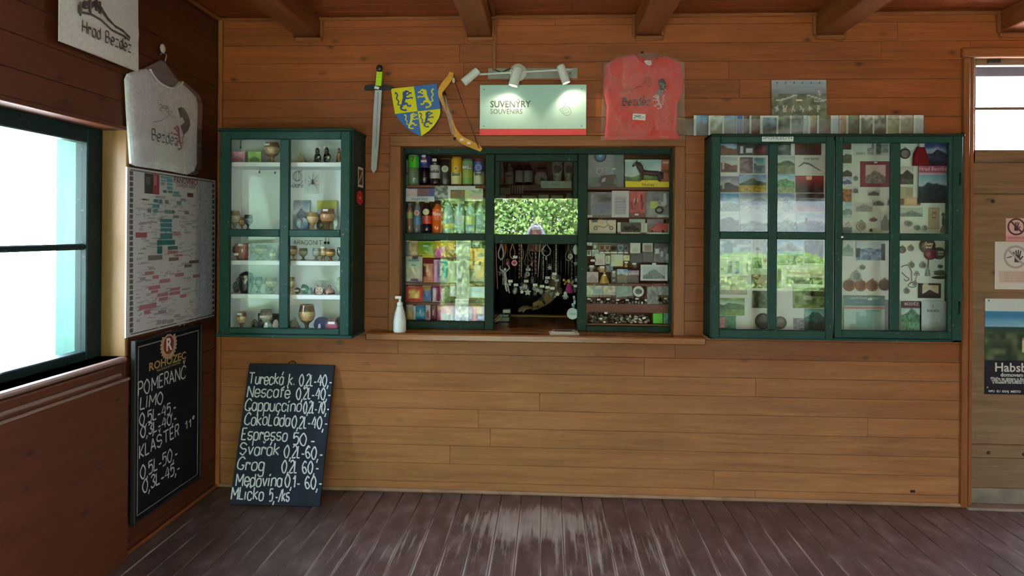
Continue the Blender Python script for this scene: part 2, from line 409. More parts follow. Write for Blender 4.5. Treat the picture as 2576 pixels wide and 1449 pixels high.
# ---- left wall with the window opening
LW = dict(y1=PX(316, 620, XL).y, z1=PX(300, 322, XL).z, z0=PX(150, 945, XL).z)
LW['y0'] = LW['y1'] - 1.05
wall_left = sempty('wall_left')
rowsL = []; z = ZC - .03
rowsL.append((z, ZC + .03))
while z > 0: rowsL.append((max(z - .135, 0), z)); z -= .135
for z0, z1 in rowsL:
    zs = [(z0, z1)]; zc = (z0 + z1) / 2
    segs = [(YR, .02)]
    segs = [(YR, .02, z0, z1)]
    if LW['z0'] < z1 and z0 < LW['z1']: segs = [(YR, LW['y0'], z0, z1), (LW['y1'], .02, z0, z1)]
    if z0 < LW['z0'] < z1: segs.append((LW['y0'], LW['y1'], z0, LW['z0']))
    if z0 < LW['z1'] < z1: segs.append((LW['y0'], LW['y1'], LW['z1'], z1))
    for a, b, q0, q1 in segs:
        y = a
        while y < b - .01:
            e = y + rng.uniform(1.2, 2.8)
            if b - e < .5: e = b
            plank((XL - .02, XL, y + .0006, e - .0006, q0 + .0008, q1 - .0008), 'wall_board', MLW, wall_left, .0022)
            y = e
for a in ((YR, LW['y0'], 0, ZC), (LW['y1'], .08, 0, ZC), (LW['y0'], LW['y1'], 0, LW['z0']), (LW['y0'], LW['y1'], LW['z1'], ZC)):
    bx('wall_backing', MDK, XL - .34, XL - .02, a[0], a[1], a[2], a[3], wall_left)
# proud board panel under the window
PZ1 = PX(150, 1016, XL + .035).z
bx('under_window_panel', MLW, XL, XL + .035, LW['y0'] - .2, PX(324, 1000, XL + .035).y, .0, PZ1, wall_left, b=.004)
# ---- rear wall (behind the camera) and right wall with the openings that light the room
wall_rear = sempty('wall_rear')
def piece(x0, x1, z0, z1): bx('wall_board_field', MW, x0, x1, YR - .1, YR, z0, z1, wall_rear)
OPA, OPB, LIN = (-1.75, .62), (2.3, 4.2), 2.14
piece(XL - .3, OPA[0], 0, ZC); piece(OPA[1], OPB[0], 0, ZC); piece(OPB[1], XR, 0, ZC)
piece(OPA[0], OPA[1], LIN, ZC); piece(OPB[0], OPB[1], LIN, ZC); piece(OPB[0], OPB[1], 0, .75)
wall_right = sempty('wall_right')
def piece2(y0, y1, z0, z1): bx('wall_board_field', MLW, XR, XR + .1, y0, y1, z0, z1, wall_right)
piece2(YR, .1, 0, ZC)
# ---- ceiling boards, beams
ceiling = sempty('ceiling')
y = .02
while y > YR:
    e = y - .12; x = XL - .3
    while x < XR:
        f = x + rng.uniform(2.2, 4)
        if XR - f < .8: f = XR
        plank((x, f - .001, e + .0008, y - .0008, ZC, ZC + .02), 'ceiling_board', MCW, ceiling, .0022); x = f
    y = e
bx('roof_deck', MDK, XL - .6, XR + .6, YR - .5, 3.2, ZC + .02, ZC + .1, ceiling)
for u0, u1, vb in ((746, 806, 94), (1177, 1237, 93), (1598, 1662, 90), (2052, 2118, 88), (2514, 2582, 82)):
    xa, xb, zb = P(u0, vb, 0).x, P(u1, vb, 0).x, P(u0, vb, 0).z
    bm_ = bx('ceiling_beam', MBM, xa, xb, YR, 0, zb, ZC, ceiling, b=.006)
    MB().box(xa - .004, xb + .016, -.024, 0, zb - .034, zb - .002, b=.008).build('beam_end_strip', MTX, bm_)
    MB().box(xb, xb + .02, -.022, 0, zb - .004, ZC - .02, b=.006).build('beam_side_strip', MTR, bm_)
    MB().box(xa - .02, xa, -.022, 0, zb - .004, ZC - .02, b=.006).build('beam_side_strip', MTR, bm_)
# ---- strips: corner post strip, ceiling moulding, cable duct, skirting
def trim(k, *a, mat=MTR, b=.006):
    return struct(bx('trim_%d' % k, mat, *a, b=b))
trim(1, XL, XL + .026, -.026, 0, 0, ZC)
trim(2, XL, XR, -.026, 0, ZC - .026, ZC, mat=MTX, b=.010)
trim(3, XL, XL + .026, YR, -.026, ZC - .026, ZC, mat=MBM, b=.010)
cx = P(1244, 100, 0).x
trim(4, cx - .011, cx + .011, -.014, 0, zof(178, 1244), ZC - .026, b=.003)
trim(5, cx - .014, cx + .008, -2.6, 0, ZC - .014, ZC, mat=MBM, b=.003)
MBB = painted('scuffed_skirting', (150, 118, 96), rough=.6, var=.25)
struct(bx('baseboard_back', MBB, XL, DX0 - .02, -.022, 0, 0, .022, b=.009))
struct(bx('baseboard_left', MBM, XL, XL + .02, YR, -.022, 0, .022, b=.008))
# ---- floor boards
w = NT('painted_floor')
tc = w.N('TexCoord').outputs['Object']; sp = w.N('SeparateXYZ', {0: tc}); ox, oy = sp.outputs[0], sp.outputs[1]
FB = .1205; FX0 = P(1362, 1252, 0).x
fr = w.M('ABSOLUTE', w.M('SUBTRACT', w.M('FRACT', w.M('DIVIDE', w.M('SUBTRACT', ox, FX0), FB)), .5))      # .5 at the joints
g = w.N('TexNoise', {'Vector': w.pos((44, 2.2, 1)), 'Scale': 1.0, 'Detail': 6.0, 'Roughness': .65}).outputs['Fac']
g2 = w.N('TexNoise', {'Vector': w.pos((4.5, 1.6, 1), rnd=False), 'Scale': 1.0, 'Detail': 3.0}).outputs['Fac']
g3 = w.N('TexNoise', {'Vector': w.pos((14, 6, 1)), 'Scale': 1.0, 'Detail': 4.0}).outputs['Fac']
base = w.ramp(g3, [(.32, lin((76, 57, 53))), (.55, lin((98, 77, 73))), (.75, lin((126, 107, 103)))])
base = w.mix(w.M('MULTIPLY', w.M('SUBTRACT', g, .45), 1.1), base, lin((70, 40, 32)))
# foot wear in front of the counter
dx = w.M('DIVIDE', w.M('ADD', ox, .10), .46); dy = w.M('DIVIDE', w.M('ADD', oy, .40), .26)
d2 = w.M('ADD', w.M('MULTIPLY', dx, dx), w.M('MULTIPLY', dy, dy))
foot = w.M('MULTIPLY', w.M('MAXIMUM', w.M('SUBTRACT', 1.0, d2), 0.0), .22)
ex = w.M('DIVIDE', w.M('SUBTRACT', ox, .05), 1.1); ey = w.M('DIVIDE', w.M('ADD', oy, .75), .6)
wide = w.M('SUBTRACT', 1.0, w.M('ADD', w.M('MULTIPLY', ex, ex), w.M('MULTIPLY', ey, ey)))
foot = w.M('ADD', foot, w.M('MULTIPLY', w.M('MAXIMUM', wide, -1.4), .075))
wear = w.M('ADD', w.M('ADD', w.M('MULTIPLY', g, .85), w.M('MULTIPLY', g2, .34)), foot)
edge = w.M('MULTIPLY', w.M('MAXIMUM', w.M('SUBTRACT', fr, .40), 0.0), 3.0)
away = w.M('MINIMUM', w.M('MAXIMUM', w.M('MULTIPLY', w.M('ADD', oy, .12), -2.2), 0.0), 1.0)
wear = w.M('ADD', wear, w.M('MULTIPLY', edge, away))
k = w.ramp(wear, [(.70, 0.0), (.79, .7), (.92, .95)])
bare = w.mix(g3, lin((150, 130, 120)), lin((190, 174, 164)))
c = w.mix(k, base, bare)
dust = w.N('TexVoronoi', {'Vector': w.pos((1, 1, 1)), 'Scale': 26.0}).outputs['Distance']
c = w.mix(w.ramp(dust, [(.05, .45), (.09, 0.0)]), c, lin((190, 176, 170)))
MFL = w.set(Base_Color=c, Roughness=w.ramp(k, [(0, .40), (1, .75)]), Specular_IOR_Level=.4, Normal=w.N('Bump', {'Strength': .25, 'Distance': .003, 'Height': wear}).outputs[0])
floor = sempty('floor')
n0 = int((XL - .02 - FX0) / FB) - 1; n1 = int((XR - FX0) / FB) + 1
for i in range(n0, n1):
    x = max(FX0 + i * FB, XL - .05)
    plank((x + .0012, FX0 + (i + 1) * FB - .0012, YR, .12, -.022, rng.uniform(-.001, .0005)), 'floor_board', MFL, floor, .003)
bx('floor_base', painted('floor_dust', (140, 124, 114), rough=.9), XL - .1, XR, YR, .12, -.06, -.012, floor)
# ---- left window: reveal, sill, frame, bars, panes
window_1 = sempty('window_1')
y0, y1, z0, z1 = LW['y0'], LW['y1'], LW['z0'], LW['z1']
XF = XL - .115                                          # room face of the sash
bx('reveal_board', MRV, XF - .02, XL + .004, y1 - .004, y1 + .018, z0, z1 + .02, window_1, b=.003)
bx('reveal_board', MRV, XF - .02, XL + .004, y0 - .018, y0 + .004, z0, z1 + .02, window_1, b=.003)
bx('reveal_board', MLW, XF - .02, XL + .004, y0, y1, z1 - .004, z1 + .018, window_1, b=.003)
MSI = painted('worn_sill', (132, 104, 92), rough=.35)
bx('window_sill', MSI, XF - .02, XL + .014, y0 - .06, y1 + .004, z0 - .024, z0, window_1, b=.008)
bx('sill_moulding', MLW, XL, XL + .028, y0 - .2, PX(309, 940, XL + .03).y, PX(150, 1010, XL + .03).z, z0 - .026, window_1, b=.006)
bx('sill_ledge', MSI, XL, XL + .042, y0 - .2, PX(309, 940, XL + .042).y, PX(150, 990, XL + .042).z - .018, PX(150, 990, XL + .042).z, window_1, b=.007)
bx('panel_cap', MSI, XL, XL + .042, y0 - .2, PX(324, 1000, XL + .035).y + .004, PZ1 - .002, PZ1 + .012, window_1, b=.004)
fw = .075
zb = PX(215, 621, XF).z
yg = PX(219, 600, XF).y                                 # glass edge by the corner
def wb(name, *a, b=.005): return bx(name, MFR, *a, window_1, b=b)
wb('sash_stile', XF - .06, XF, yg, y1 - .004, z0, z1)
wb('sash_stile', XF - .06, XF, y0 + .004, y0 + .08, z0, z1)
zt, zbm = PX(215, 358, XF).z, PX(215, 884, XF).z
wb('sash_rail', XF - .06, XF, y0 + .08, yg, zt, z1)
wb('sash_rail', XF - .06, XF, y0 + .08, yg, z0, zbm)
wb('glazing_bar', XF - .045, XF - .008, y0 + .08, yg, zb - .014, zb + .014)
for a, b in ((zbm, zb - .014), (zb + .014, zt)): bx('window_pane', MGL, XF - .03, XF - .026, y0 + .08, yg, a, b, window_1)
MOR = painted('outer_reveal_dimmed', (58, 92, 82), rough=.7)  # pale outer wall reveal, its dimmer light painted in as dark green
bx('outer_reveal_slab', MOR, XF - .155, XF - .06, yg + .004, yg + .03, z0 - .1, z1 + .1, window_1)  # slab stands for the outer wall's reveal beside the glass
bx('outer_reveal', MOR, XF - .36, XF - .06, y0 + .02, y0 + .06, z0 - .1, z1 + .1, window_1)
bx('outer_sill', MOR, XF - .42, XF - .06, y0, yg + .02, z0 - .05, zbm - .02, window_1)
# ---- serving window: wooden casing, reveal, green frame, sashes, panes
window_2 = sempty('window_2')
cx0, cx1, cz1 = P(980, 600, 0).x, P(1722, 600, 0).x, zof(342, 1380)
cz0 = SW['z0']
tw = .066
bx('casing_board', MTR, cx0, SW['x0'] + .012, -.022, .0, cz0, cz1 - tw, window_2, b=.004)
bx('casing_board', MTR, SW['x1'] - .012, cx1, -.022, .0, cz0, cz1 - tw, window_2, b=.004)
bx('casing_board', MTX, cx0, cx1, -.024, .0, cz1 - tw, cz1, window_2, b=.004)
bx('casing_bead', MTX, cx0 - .01, cx1 + .01, -.03, .0, cz1, cz1 + .012, window_2, b=.004)
GY = .075                                               # room face of the green frame
bx('jamb', MTR, SW['x0'] - .004, SW['x0'] + .008, -.004, GY + .2, cz0, cz1 - tw + .01, window_2)
bx('jamb', MTR, SW['x1'] - .008, SW['x1'] + .004, -.004, GY + .2, cz0, cz1 - tw + .01, window_2)
bx('jamb', MTX, SW['x0'], SW['x1'], -.004, GY + .2, cz1 - tw, cz1 - tw + .012, window_2)
gx = lambda u: P(u, 600, GY).x
gz = lambda v: P(1345, v, GY).z
CTZ = P(1345, 832, GY).z                                # counter top level at the frame
def gb(name, u0, u1, v0, v1, y0=GY, y1=GY + .055, b=.004, m=MGD):
    return bx(name, m, gx(u0), gx(u1), y0, y1, gz(v1), gz(v0), window_2, b=b)
gb('frame_stile', 1004, 1017, 366, 832); gb('frame_stile', 1686, 1699, 366, 832)
gb('frame_rail', 1017, 1686, 366, 387)
gb('mullion', 1220, 1243, 387, 832); gb('mullion', 1453, 1477, 387, 832)
gb('transom', 1017, 1220, 588, 606); gb('transom', 1243, 1453, 590, 614); gb('transom', 1477, 1686, 588, 609)
gb('frame_rail', 1017, 1220, 812, 832); gb('frame_rail', 1477, 1686, 818, 832)
def pane(u0, u1, v0, v1, y=GY + .03): return bx('window_pane', MGL, gx(u0), gx(u1), y, y + .004, gz(v1), gz(v0), window_2)
pane(1016, 1221, 386, 589); pane(1016, 1221, 605, 813); pane(1476, 1687, 386, 589); pane(1476, 1687, 608, 819)
# upper sash of the middle bay and the sliding pane raised behind the transom
gb('sash_rail', 1243, 1453, 387, 405, y0=GY + .02); gb('sash_stile', 1243, 1256, 405, 499, y0=GY + .02); gb('sash_stile', 1441, 1453, 405, 499, y0=GY + .02)
pane(1255, 1442, 404, 502, y=GY + .045)
sl = bx('sliding_pane', MGS, gx(1242), gx(1454), GY + .008, GY + .013, gz(592), gz(500), window_2)
bx('pane_edge', clear('glass_edge', (.7, .85, .8), f0=.25), gx(1242), gx(1454), GY + .007, GY + .014, gz(500), gz(499), window_2)
# ---- the kiosk room behind the serving window
wall_kiosk = sempty('wall_kiosk')
kx0, kx1, ky1 = SW['x0'] - .25, SW['x1'] + .25, 2.2
for a in ((kx0 - .05, kx0, .08, ky1, 0, ZC), (kx1, kx1 + .05, .08, ky1, 0, ZC), (kx0, kx1, ky1, ky1 + .05, 0, ZC)):
    bx('wall_panel', MWB, *a, wall_kiosk)
bx('floor_panel', MDK, kx0, kx1, .08, ky1, -.03, 0, wall_kiosk)
# ---- the door on the right
door_1 = sempty('door_1')
DY = .03
dx = lambda u, y=DY: P(u, 700, y).x
dz = lambda v, y=DY, u=2500: P(u, v, y).z
bx('door_post', MTR, P(2421, 700, -.02).x, P(2437, 700, -.02).x, -.028, .02, 0, zof(146, 2430) - .001, door_1, b=.006)
bx('door_jamb', MTR, DX0 - .002, DX0 + .018, -.012, DY + .02, 0, zof(146, 2440) - .001, door_1, b=.003)
bx('door_header', MTX, P(2421, 128, -.02).x, XR, -.028, .02, zof(146, 2500), zof(122, 2500), door_1, b=.005)
xe = DX0 + 1.0
x0 = DX0 + .018
bx('door_back_panel', MDR, x0, xe, DY + .02, DY + .045, .01, dz(400), door_1)
bx('door_stile', MDR, x0, dx(2452), DY, DY + .045, dz(408), DZ1 + .02, door_1, b=.003)
bx('door_rail', MDR, dx(2452), xe, DY, DY + .045, dz(164), DZ1 + .02, door_1, b=.003)
bx('door_rail', MDR, x0, xe, DY, DY + .045, dz(408), dz(377), door_1, b=.003)
bx('glazing_bar', MDR, dx(2452), xe, DY + .005, DY + .04, dz(276), dz(269), door_1, b=.002)
for v0, v1 in ((164, 269), (276, 377)): bx('window_pane', MGL, dx(2452), xe, DY + .02, DY + .024, dz(v1), dz(v0), door_1)
bx('outer_lintel', painted('outer_lintel_paint', (92, 94, 108), rough=.7), dx(2445), xe, DY + .3, DY + .5, P(2500, 192, DY + .3).z, DZ1 + .4, door_1)
vs = [408, 487, 1118, 1152, 1228]
bx('door_panel', MDR, x0, xe, DY + .006, DY + .04, dz(487.5), dz(408), door_1, b=.004)
bx('door_panel', MDR, x0, xe, DY + .004, DY + .04, dz(1118.5), dz(489), door_1, b=.004)
bx('door_rail', MDR, x0, xe, DY - .008, DY + .04, dz(1152), dz(1118), door_1, b=.006)
bx('door_panel', MDR, x0, xe, DY + .006, DY + .04, dz(1229), dz(1152), door_1, b=.004)
bx('kick_board', painted('scuffed_grey_wood', (128, 112, 104), rough=.8, var=.3), x0, xe, DY - .004, DY + .04, .012, dz(1228), door_1, b=.004)
bx('threshold', painted('worn_threshold', (140, 122, 114), rough=.7, var=.2), DX0 - .02, xe, -.05, .1, -.01, .012, door_1, b=.005)
for u, v in ((2487, 1138), (2576, 1140), (2497, 506)):
    MB().lathe([(.011, 0), (.011, .004), (.007, .007), (1e-6, .008)], n=10).build('bolt_head', painted('rusty_bolt', (60, 44, 38)), door_1, loc=(dx(u), DY - (.008 if v > 1000 else -.004), dz(v)), rot=(pi / 2, 0, 0))
bx('door_latch', painted('iron', (48, 40, 38), rough=.4), dx(2478), dx(2512), DY - .012, DY, dz(160), dz(150), door_1, b=.003)
# ---- ground and trees outside (seen through the panes and mirrored in the glass)
ground = struct(MB().box(-40, 40, -60, 30, -.2, -.1).build('ground_outside', painted('gravel', (186, 186, 182), rough=.95, var=.25)))
MLF = NT('leaf'); _r = MLF.N('ObjectInfo').outputs['Random']
_nz = MLF.N('TexNoise', {'Vector': MLF.pos((1, 1, 1)), 'Scale': 3.0, 'Detail': 4.0}).outputs['Fac']
MLF = MLF.set(Base_Color=MLF.ramp(_nz, [(.3, lin((84, 122, 56))), (.6, lin((146, 178, 96))), (.8, lin((196, 210, 140)))]), Roughness=.6)
MBK = painted('bark', (92, 74, 58), rough=.9, var=.3)
def tree(x, y, h, r, label, seed, low=.15, n=5200, group='trees outside the shelter'):
    rd = random.Random(seed); t = thing('tree', label, 'tree', (x, y, -.1), group=group)
    tr = MB().lathe([(.16, 0), (.12, h * .3), (.05, h * .8)], n=8)
    for k in range(5):
        a = rd.uniform(0, 6.28); tr.tube([(0, 0, h * .3 + k * h * .08), (math.cos(a) * r * .5, math.sin(a) * r * .5, h * .5 + k * h * .08)], [.06, .02])
    tr.build('trunk', MBK, t)
    vs = []; fs = []
    blobs = [(rd.gauss(0, r * .42), rd.gauss(0, r * .42), h * rd.uniform(low, .95), r * rd.uniform(.28, .5)) for _ in range(26)]
    for _ in range(n):
        bx_, by_, bz_, br = rd.choice(blobs); d = Vector((rd.gauss(0, 1), rd.gauss(0, 1), rd.gauss(0, 1))).normalized() * br * rd.uniform(.6, 1)
        p = Vector((bx_, by_, max(.15, bz_ + d.z * .8))) + Vector((d.x, d.y, 0))
        a = Vector((rd.gauss(0, 1), rd.gauss(0, 1), rd.gauss(0, .6))).normalized(); b = a.cross(Vector((rd.gauss(0, 1), rd.gauss(0, 1), rd.gauss(0, 1)))).normalized()
        s_ = rd.uniform(.06, .13); o = len(vs); vs += [p - a * s_, p + b * s_ * .55, p + a * s_, p - b * s_ * .55]; fs.append((o, o + 1, o + 2, o + 3))
    m = MB(); m.add(vs, fs, (90, 130, 50)); f = m.build('foliage', MLF, t); f['kind'] = 'stuff'
    return t
TR = [(-7.4, -14.6, 5.4, 2.0, 'bushy green tree outside behind the camera, far left'), (-2.6, -16.0, 5.0, 2.0, 'round green tree outside, behind the left half of the hedge'),
      (1.8, -16.4, 5.2, 2.0, 'tall green tree outside, behind the right half of the hedge'), (8.4, -16.6, 4.4, 1.9, 'green tree outside, behind the grey garden wall')]
for i, a in enumerate(TR): tree(*a[:4], a[4], 40 + i, low=.08)
tree(-6.2, -3.4, 2.7, 1.5, 'green tree outside the left window, mirrored in the left cabinet', 77, low=.05, n=3000)
def hedge(x0, x1, y, h, d, label, seed, n):
    rd = random.Random(seed); t = thing('hedge', label, 'hedge', ((x0 + x1) / 2, y, -.1)); w_ = (x1 - x0) / 2
    st = MB()
    for k in range(9): st.tube([(-w_ * .9 + w_ * .225 * k, 0, 0), (-w_ * .9 + w_ * .225 * k + rd.uniform(-.1, .1), 0, h * .8)], [.05, .02])
    st.build('stems', MBK, t)['kind'] = 'stuff'
    vs = []; fs = []
    for _ in range(n):
        x = rd.uniform(-w_, w_); z = rd.uniform(.05, h * (.86 + .14 * vno(x * 1.7, 1, seed))); yy = rd.uniform(-d, d) * (.6 + .4 * vno(x * 2.3, z * 2.3, seed))
        p = Vector((x, yy, z)); a = Vector((rd.gauss(0, 1), rd.gauss(0, .6), rd.gauss(0, 1))).normalized(); b = a.cross(Vector((rd.gauss(0, 1), rd.gauss(0, 1), rd.gauss(0, 1)))).normalized(); s_ = rd.uniform(.035, .07)
        o = len(vs); vs += [p - a * s_, p + b * s_ * .6, p + a * s_, p - b * s_ * .6]; fs.append((o, o + 1, o + 2, o + 3))
    m = MB(); m.add(vs, fs, (90, 130, 50)); m.build('foliage', MLF, t)['kind'] = 'stuff'
hedge(3.4, 9.0, -11.8, 1.3, .5, 'low green hedge outside in front of the grey wall', 6, 12000)
gw = thing('added_grey_wall', 'grey rendered garden wall outside, mirrored in the postcard case', 'wall', (6.4, -13.2, -.1))  # wall added to block bright sky in the case's reflection
MB().box(-3.0, 3.0, -.2, .2, 0, 2.55).build('wall_body', painted('grey_render', (100, 106, 108), rough=.9, var=.3), gw); MB().box(-3.05, 3.05, -.26, .26, 2.55, 2.65, b=.02).build('wall_coping', painted('coping_stone', (150, 150, 144), rough=.9), gw)
hedge(-5.0, 3.2, -11.6, 3.3, .8, 'long green hedge outside, mirrored in the raised serving pane', 5, 46000)
# ================================================================ print painters (flat printed pictures)
def lerp(a, b, t): t = max(0, min(1, t)); return tuple(p + (q - p) * t for p, q in zip(a, b))
def land(seed, sky=(110, 150, 200), hill=(60, 80, 50), field=(140, 140, 60), hz=.45, amp=.25, fz=.25, peak=.5, cloud=.5, border=0.0, bc=(236, 236, 234), tower=None):
    def fn(u, v):
        if border and (u < border or u > 1 - border or v < border or v > 1 - border): return bc
        ridge = hz + amp * math.exp(-((u - peak) / .28) ** 2) + .10 * (vno(u * 6, 1, seed) - .5)
        if tower and abs(u - tower) < .05 and v < ridge + .16 and v > .2: return lerp((226, 220, 206), hill, .25)
        k = vno(u * 14, v * 14, seed + 5); hc = lerp(tuple(x * .6 for x in hill), tuple(min(255, x * 1.35) for x in hill), k)
        if v > ridge:
            c = lerp((232, 236, 240), sky, (v - ridge) / max(.1, 1 - ridge) + .25)
            return lerp(hc, lerp(c, (240, 242, 244), cloud * max(0, vno(u * 4, v * 6, seed + 3) - .45) * 2), (v - ridge) / .035)
        if v > fz: return hc
        return lerp(tuple(x * .72 for x in field), tuple(min(255, x * 1.25) for x in field), k)
    return fn
def noisy(base, amp=.3, seed=1, f=8, second=None):
    def fn(u, v):
        k = vno(u * f, v * f, seed)
        return lerp(base, second, k) if second else tuple(max(0, min(255, x * (1 - amp + 2 * amp * k))) for x in base)
    return fn
def sketch(seed, paper=(226, 226, 222), ink=(84, 86, 92), hz=.45, amp=.3, margin=.1):
    def fn(u, v):
        if u < margin or u > 1 - margin or v < margin or v > 1 - margin: return paper
        ridge = hz + amp * math.exp(-((u - .5) / .25) ** 2) + .08 * (vno(u * 9, 2, seed) - .5)
        sk_ = lerp(paper, ink, .12 * vno(u * 5, v * 9, seed))
        return lerp(lerp(paper, ink, .35 + .6 * vno(u * 18, v * 14, seed + 2)), sk_, (v - ridge) / .035)
    return fn
def blocks(base, rects):
    def fn(u, v):
        c = base(u, v) if callable(base) else base
        for r in rects:
            if r[0] <= u <= r[2] and r[1] <= v <= r[3]: c = r[4](u, v) if callable(r[4]) else r[4]
        return c
    return fn
def card(name, label, cat, u0, v0, u1, v1, Y, fn, res=3.0, group=None, mat=None, t=.0012, tilt=0.0, bulge=None, parent=None):
    cx, z0, w_, h_ = BX(u0, v0, u1, v1, Y)
    m = MB().sheet(w_, h_, max(2, int((u1 - u0) / res)), max(2, int((v1 - v0) / res)), fn, t, bulge)
    o = m.build(name, mat or MPG, parent, loc=(cx, Y, z0), rot=(0, tilt, 0))
    return tag(o, label, cat, group) if label else o
def tagbox(parent, x, y, z, w_=.022, h_=.012, c=(236, 234, 230), name='price_tag'):
    return MB().box(x - w_ / 2, x + w_ / 2, y - .001, y, z - h_ / 2, z + h_ / 2, c).build(name, MPR, parent)
# ---------------------------------------------------------------- frame for things on the left wall (front faces +x)
class LeftFrame:
    def __init__(s, d, u, v): s.d = d; q = PX(u, v, XL + d); s.o = (XL + d, q.y, q.z); s.rot = (0, 0, pi / 2)
    def p(s, u, v): q = PX(u, v, XL + s.d); return (q.y - s.o[1], q.z - s.o[2])
LION = [([(.55, .28), (.52, .45), (.46, .62), (.45, .76), (.42, .86)], [.15, .12, .14, .17, .13]), ([(.42, .86), (.30, .85), (.25, .80)], [.12, .07, .03]),
        ([(.46, .70), (.34, .70), (.24, .78), (.16, .76)], [.08, .06, .06, .09]), ([(.46, .60), (.32, .55), (.20, .58), (.13, .53)], [.08, .06, .05, .09]),
        ([(.54, .32), (.40, .34), (.34, .22), (.22, .24)], [.11, .08, .06, .09]), ([(.58, .28), (.66, .16), (.56, .07), (.42, .06)], [.12, .08, .06, .09]),
        ([(.62, .30), (.76, .32), (.72, .48), (.80, .60), (.74, .76), (.84, .86)], [.04, .05, .05, .06, .05, .09])]
def lion(mb, ox, oz, w_, h_, col, rot=0.0, y=-.001, flip=False):
    for pts, ws in LION:
        q = []
        for x, z in pts:
            x = (x - .5) * (-1 if flip else 1) * w_; z = (z - .5) * h_
            q.append((ox + x * math.cos(rot) - z * math.sin(rot), oz + x * math.sin(rot) + z * math.cos(rot)))
        n = len(q); sm = smooth(q); wi = []
        for i in range(len(sm)):
            t = i / (len(sm) - 1) * (n - 1); k = min(int(t), n - 2); wi.append((ws[k] + (ws[k + 1] - ws[k]) * (t - k)) * w_)
        ribbon(mb, sm, wi, col, y)
    return mb
def skyline(mb, x0, z0, x1, z1, h, col, w_, seed=1, y=-.001):
    rd = random.Random(seed); pts = []
    for i in range(22):
        t = i / 21; k = h * (.25 + .75 * math.exp(-((t - .68) / .22) ** 2)) * rd.uniform(.35, 1)
        if rd.random() < .35: pts.append((x0 + (x1 - x0) * t, z0 + (z1 - z0) * t + k * .4))
        pts.append((x0 + (x1 - x0) * t, z0 + (z1 - z0) * t + k))
    return ribbon(mb, pts, w_, col, y)
# ---------------------------------------------------------------- left wall: hanging cloth bag
f = LeftFrame(.048, 243, 140)
t = thing('printed_bag', 'off-white cloth bag printed with a castle ridge, hanging high above the window corner', 'bag', f.o, f.rot)
(xa, zb), (xb, zb2) = f.p(146, 108), f.p(343, 176); (xa2, zt) = f.p(143, -70); (xb2, zt2) = f.p(338, -10)
zt = max(zt, zt2); zb = (zb + zb2) / 2
W_, H_ = xb - xa, zt - zb
m = MB().sheet(W_, H_, 16, 18, lambda u, v: (222, 212, 200), .006, lambda u, v: .012 * math.sin(pi * u) * (.4 + .6 * math.sin(pi * v)) + .006 * vno(u * 5, v * 6, 3))
m.build('bag_body', MFB, t, loc=((xa + xb) / 2, 0, zb))
pr = MB(); Lq = lambda u, v: f.p(u, v)
sk = [f.p(*q) for q in ((184, 22), (200, 8), (214, 14), (230, 6), (244, 28), (258, 48), (276, 66), (296, 78), (314, 96))]
ribbon(pr, sk, [.012, .02, .026, .022, .02, .016, .010, .012, .014], (84, 66, 62), -.026)
rd = random.Random(8)
for i in range(26):
    tq = rd.random() ** 1.5 * 7.9; k = int(tq); fx_ = tq - k; ax_ = sk[k][0] + (sk[k + 1][0] - sk[k][0]) * fx_; az_ = sk[k][1] + (sk[k + 1][1] - sk[k][1]) * fx_
    ww = rd.uniform(.008, .02); hh = rd.uniform(.012, .05) * (1 if k < 4 else .5); pr.box(ax_ - ww / 2, ax_ + ww / 2, -.0268 - i * 2e-5, -.0262, az_ - hh * .7, az_ + hh * .5, lerp((60, 44, 42), (120, 104, 98), rd.random()))
sk2 = [f.p(*q) for q in ((186, 30), (215, 36), (240, 50), (268, 76), (300, 92), (312, 102))]
ribbon(pr, sk2, .010, (90, 70, 66), -.0262); skyline(pr, *sk[0], *sk[4], .05, (60, 44, 42), .006, 4, -.0264)
pr.build('castle_print', MPR, t)['kind'] = 'stuff'
wr = MB(); q0, q1 = f.p(192, 80), f.p(316, 124)
handwrite(wr, 'Hrad Bezděz', q0[0], q0[1], .05, (q1[0] - q0[0]), (84, 66, 58), .010, .0, (.7, .7), -.0262)
o = wr.build('lettering', MPR, t); o.rotation_euler = (0, 0, 0)
MB().tube([((xa + xb) / 2 - .1, -.004, zt - .01), ((xa + xb) / 2, -.004, zt + .09), ((xa + xb) / 2 + .1, -.004, zt - .01)], .006, (200, 190, 178)).build('handle', MFB, t)
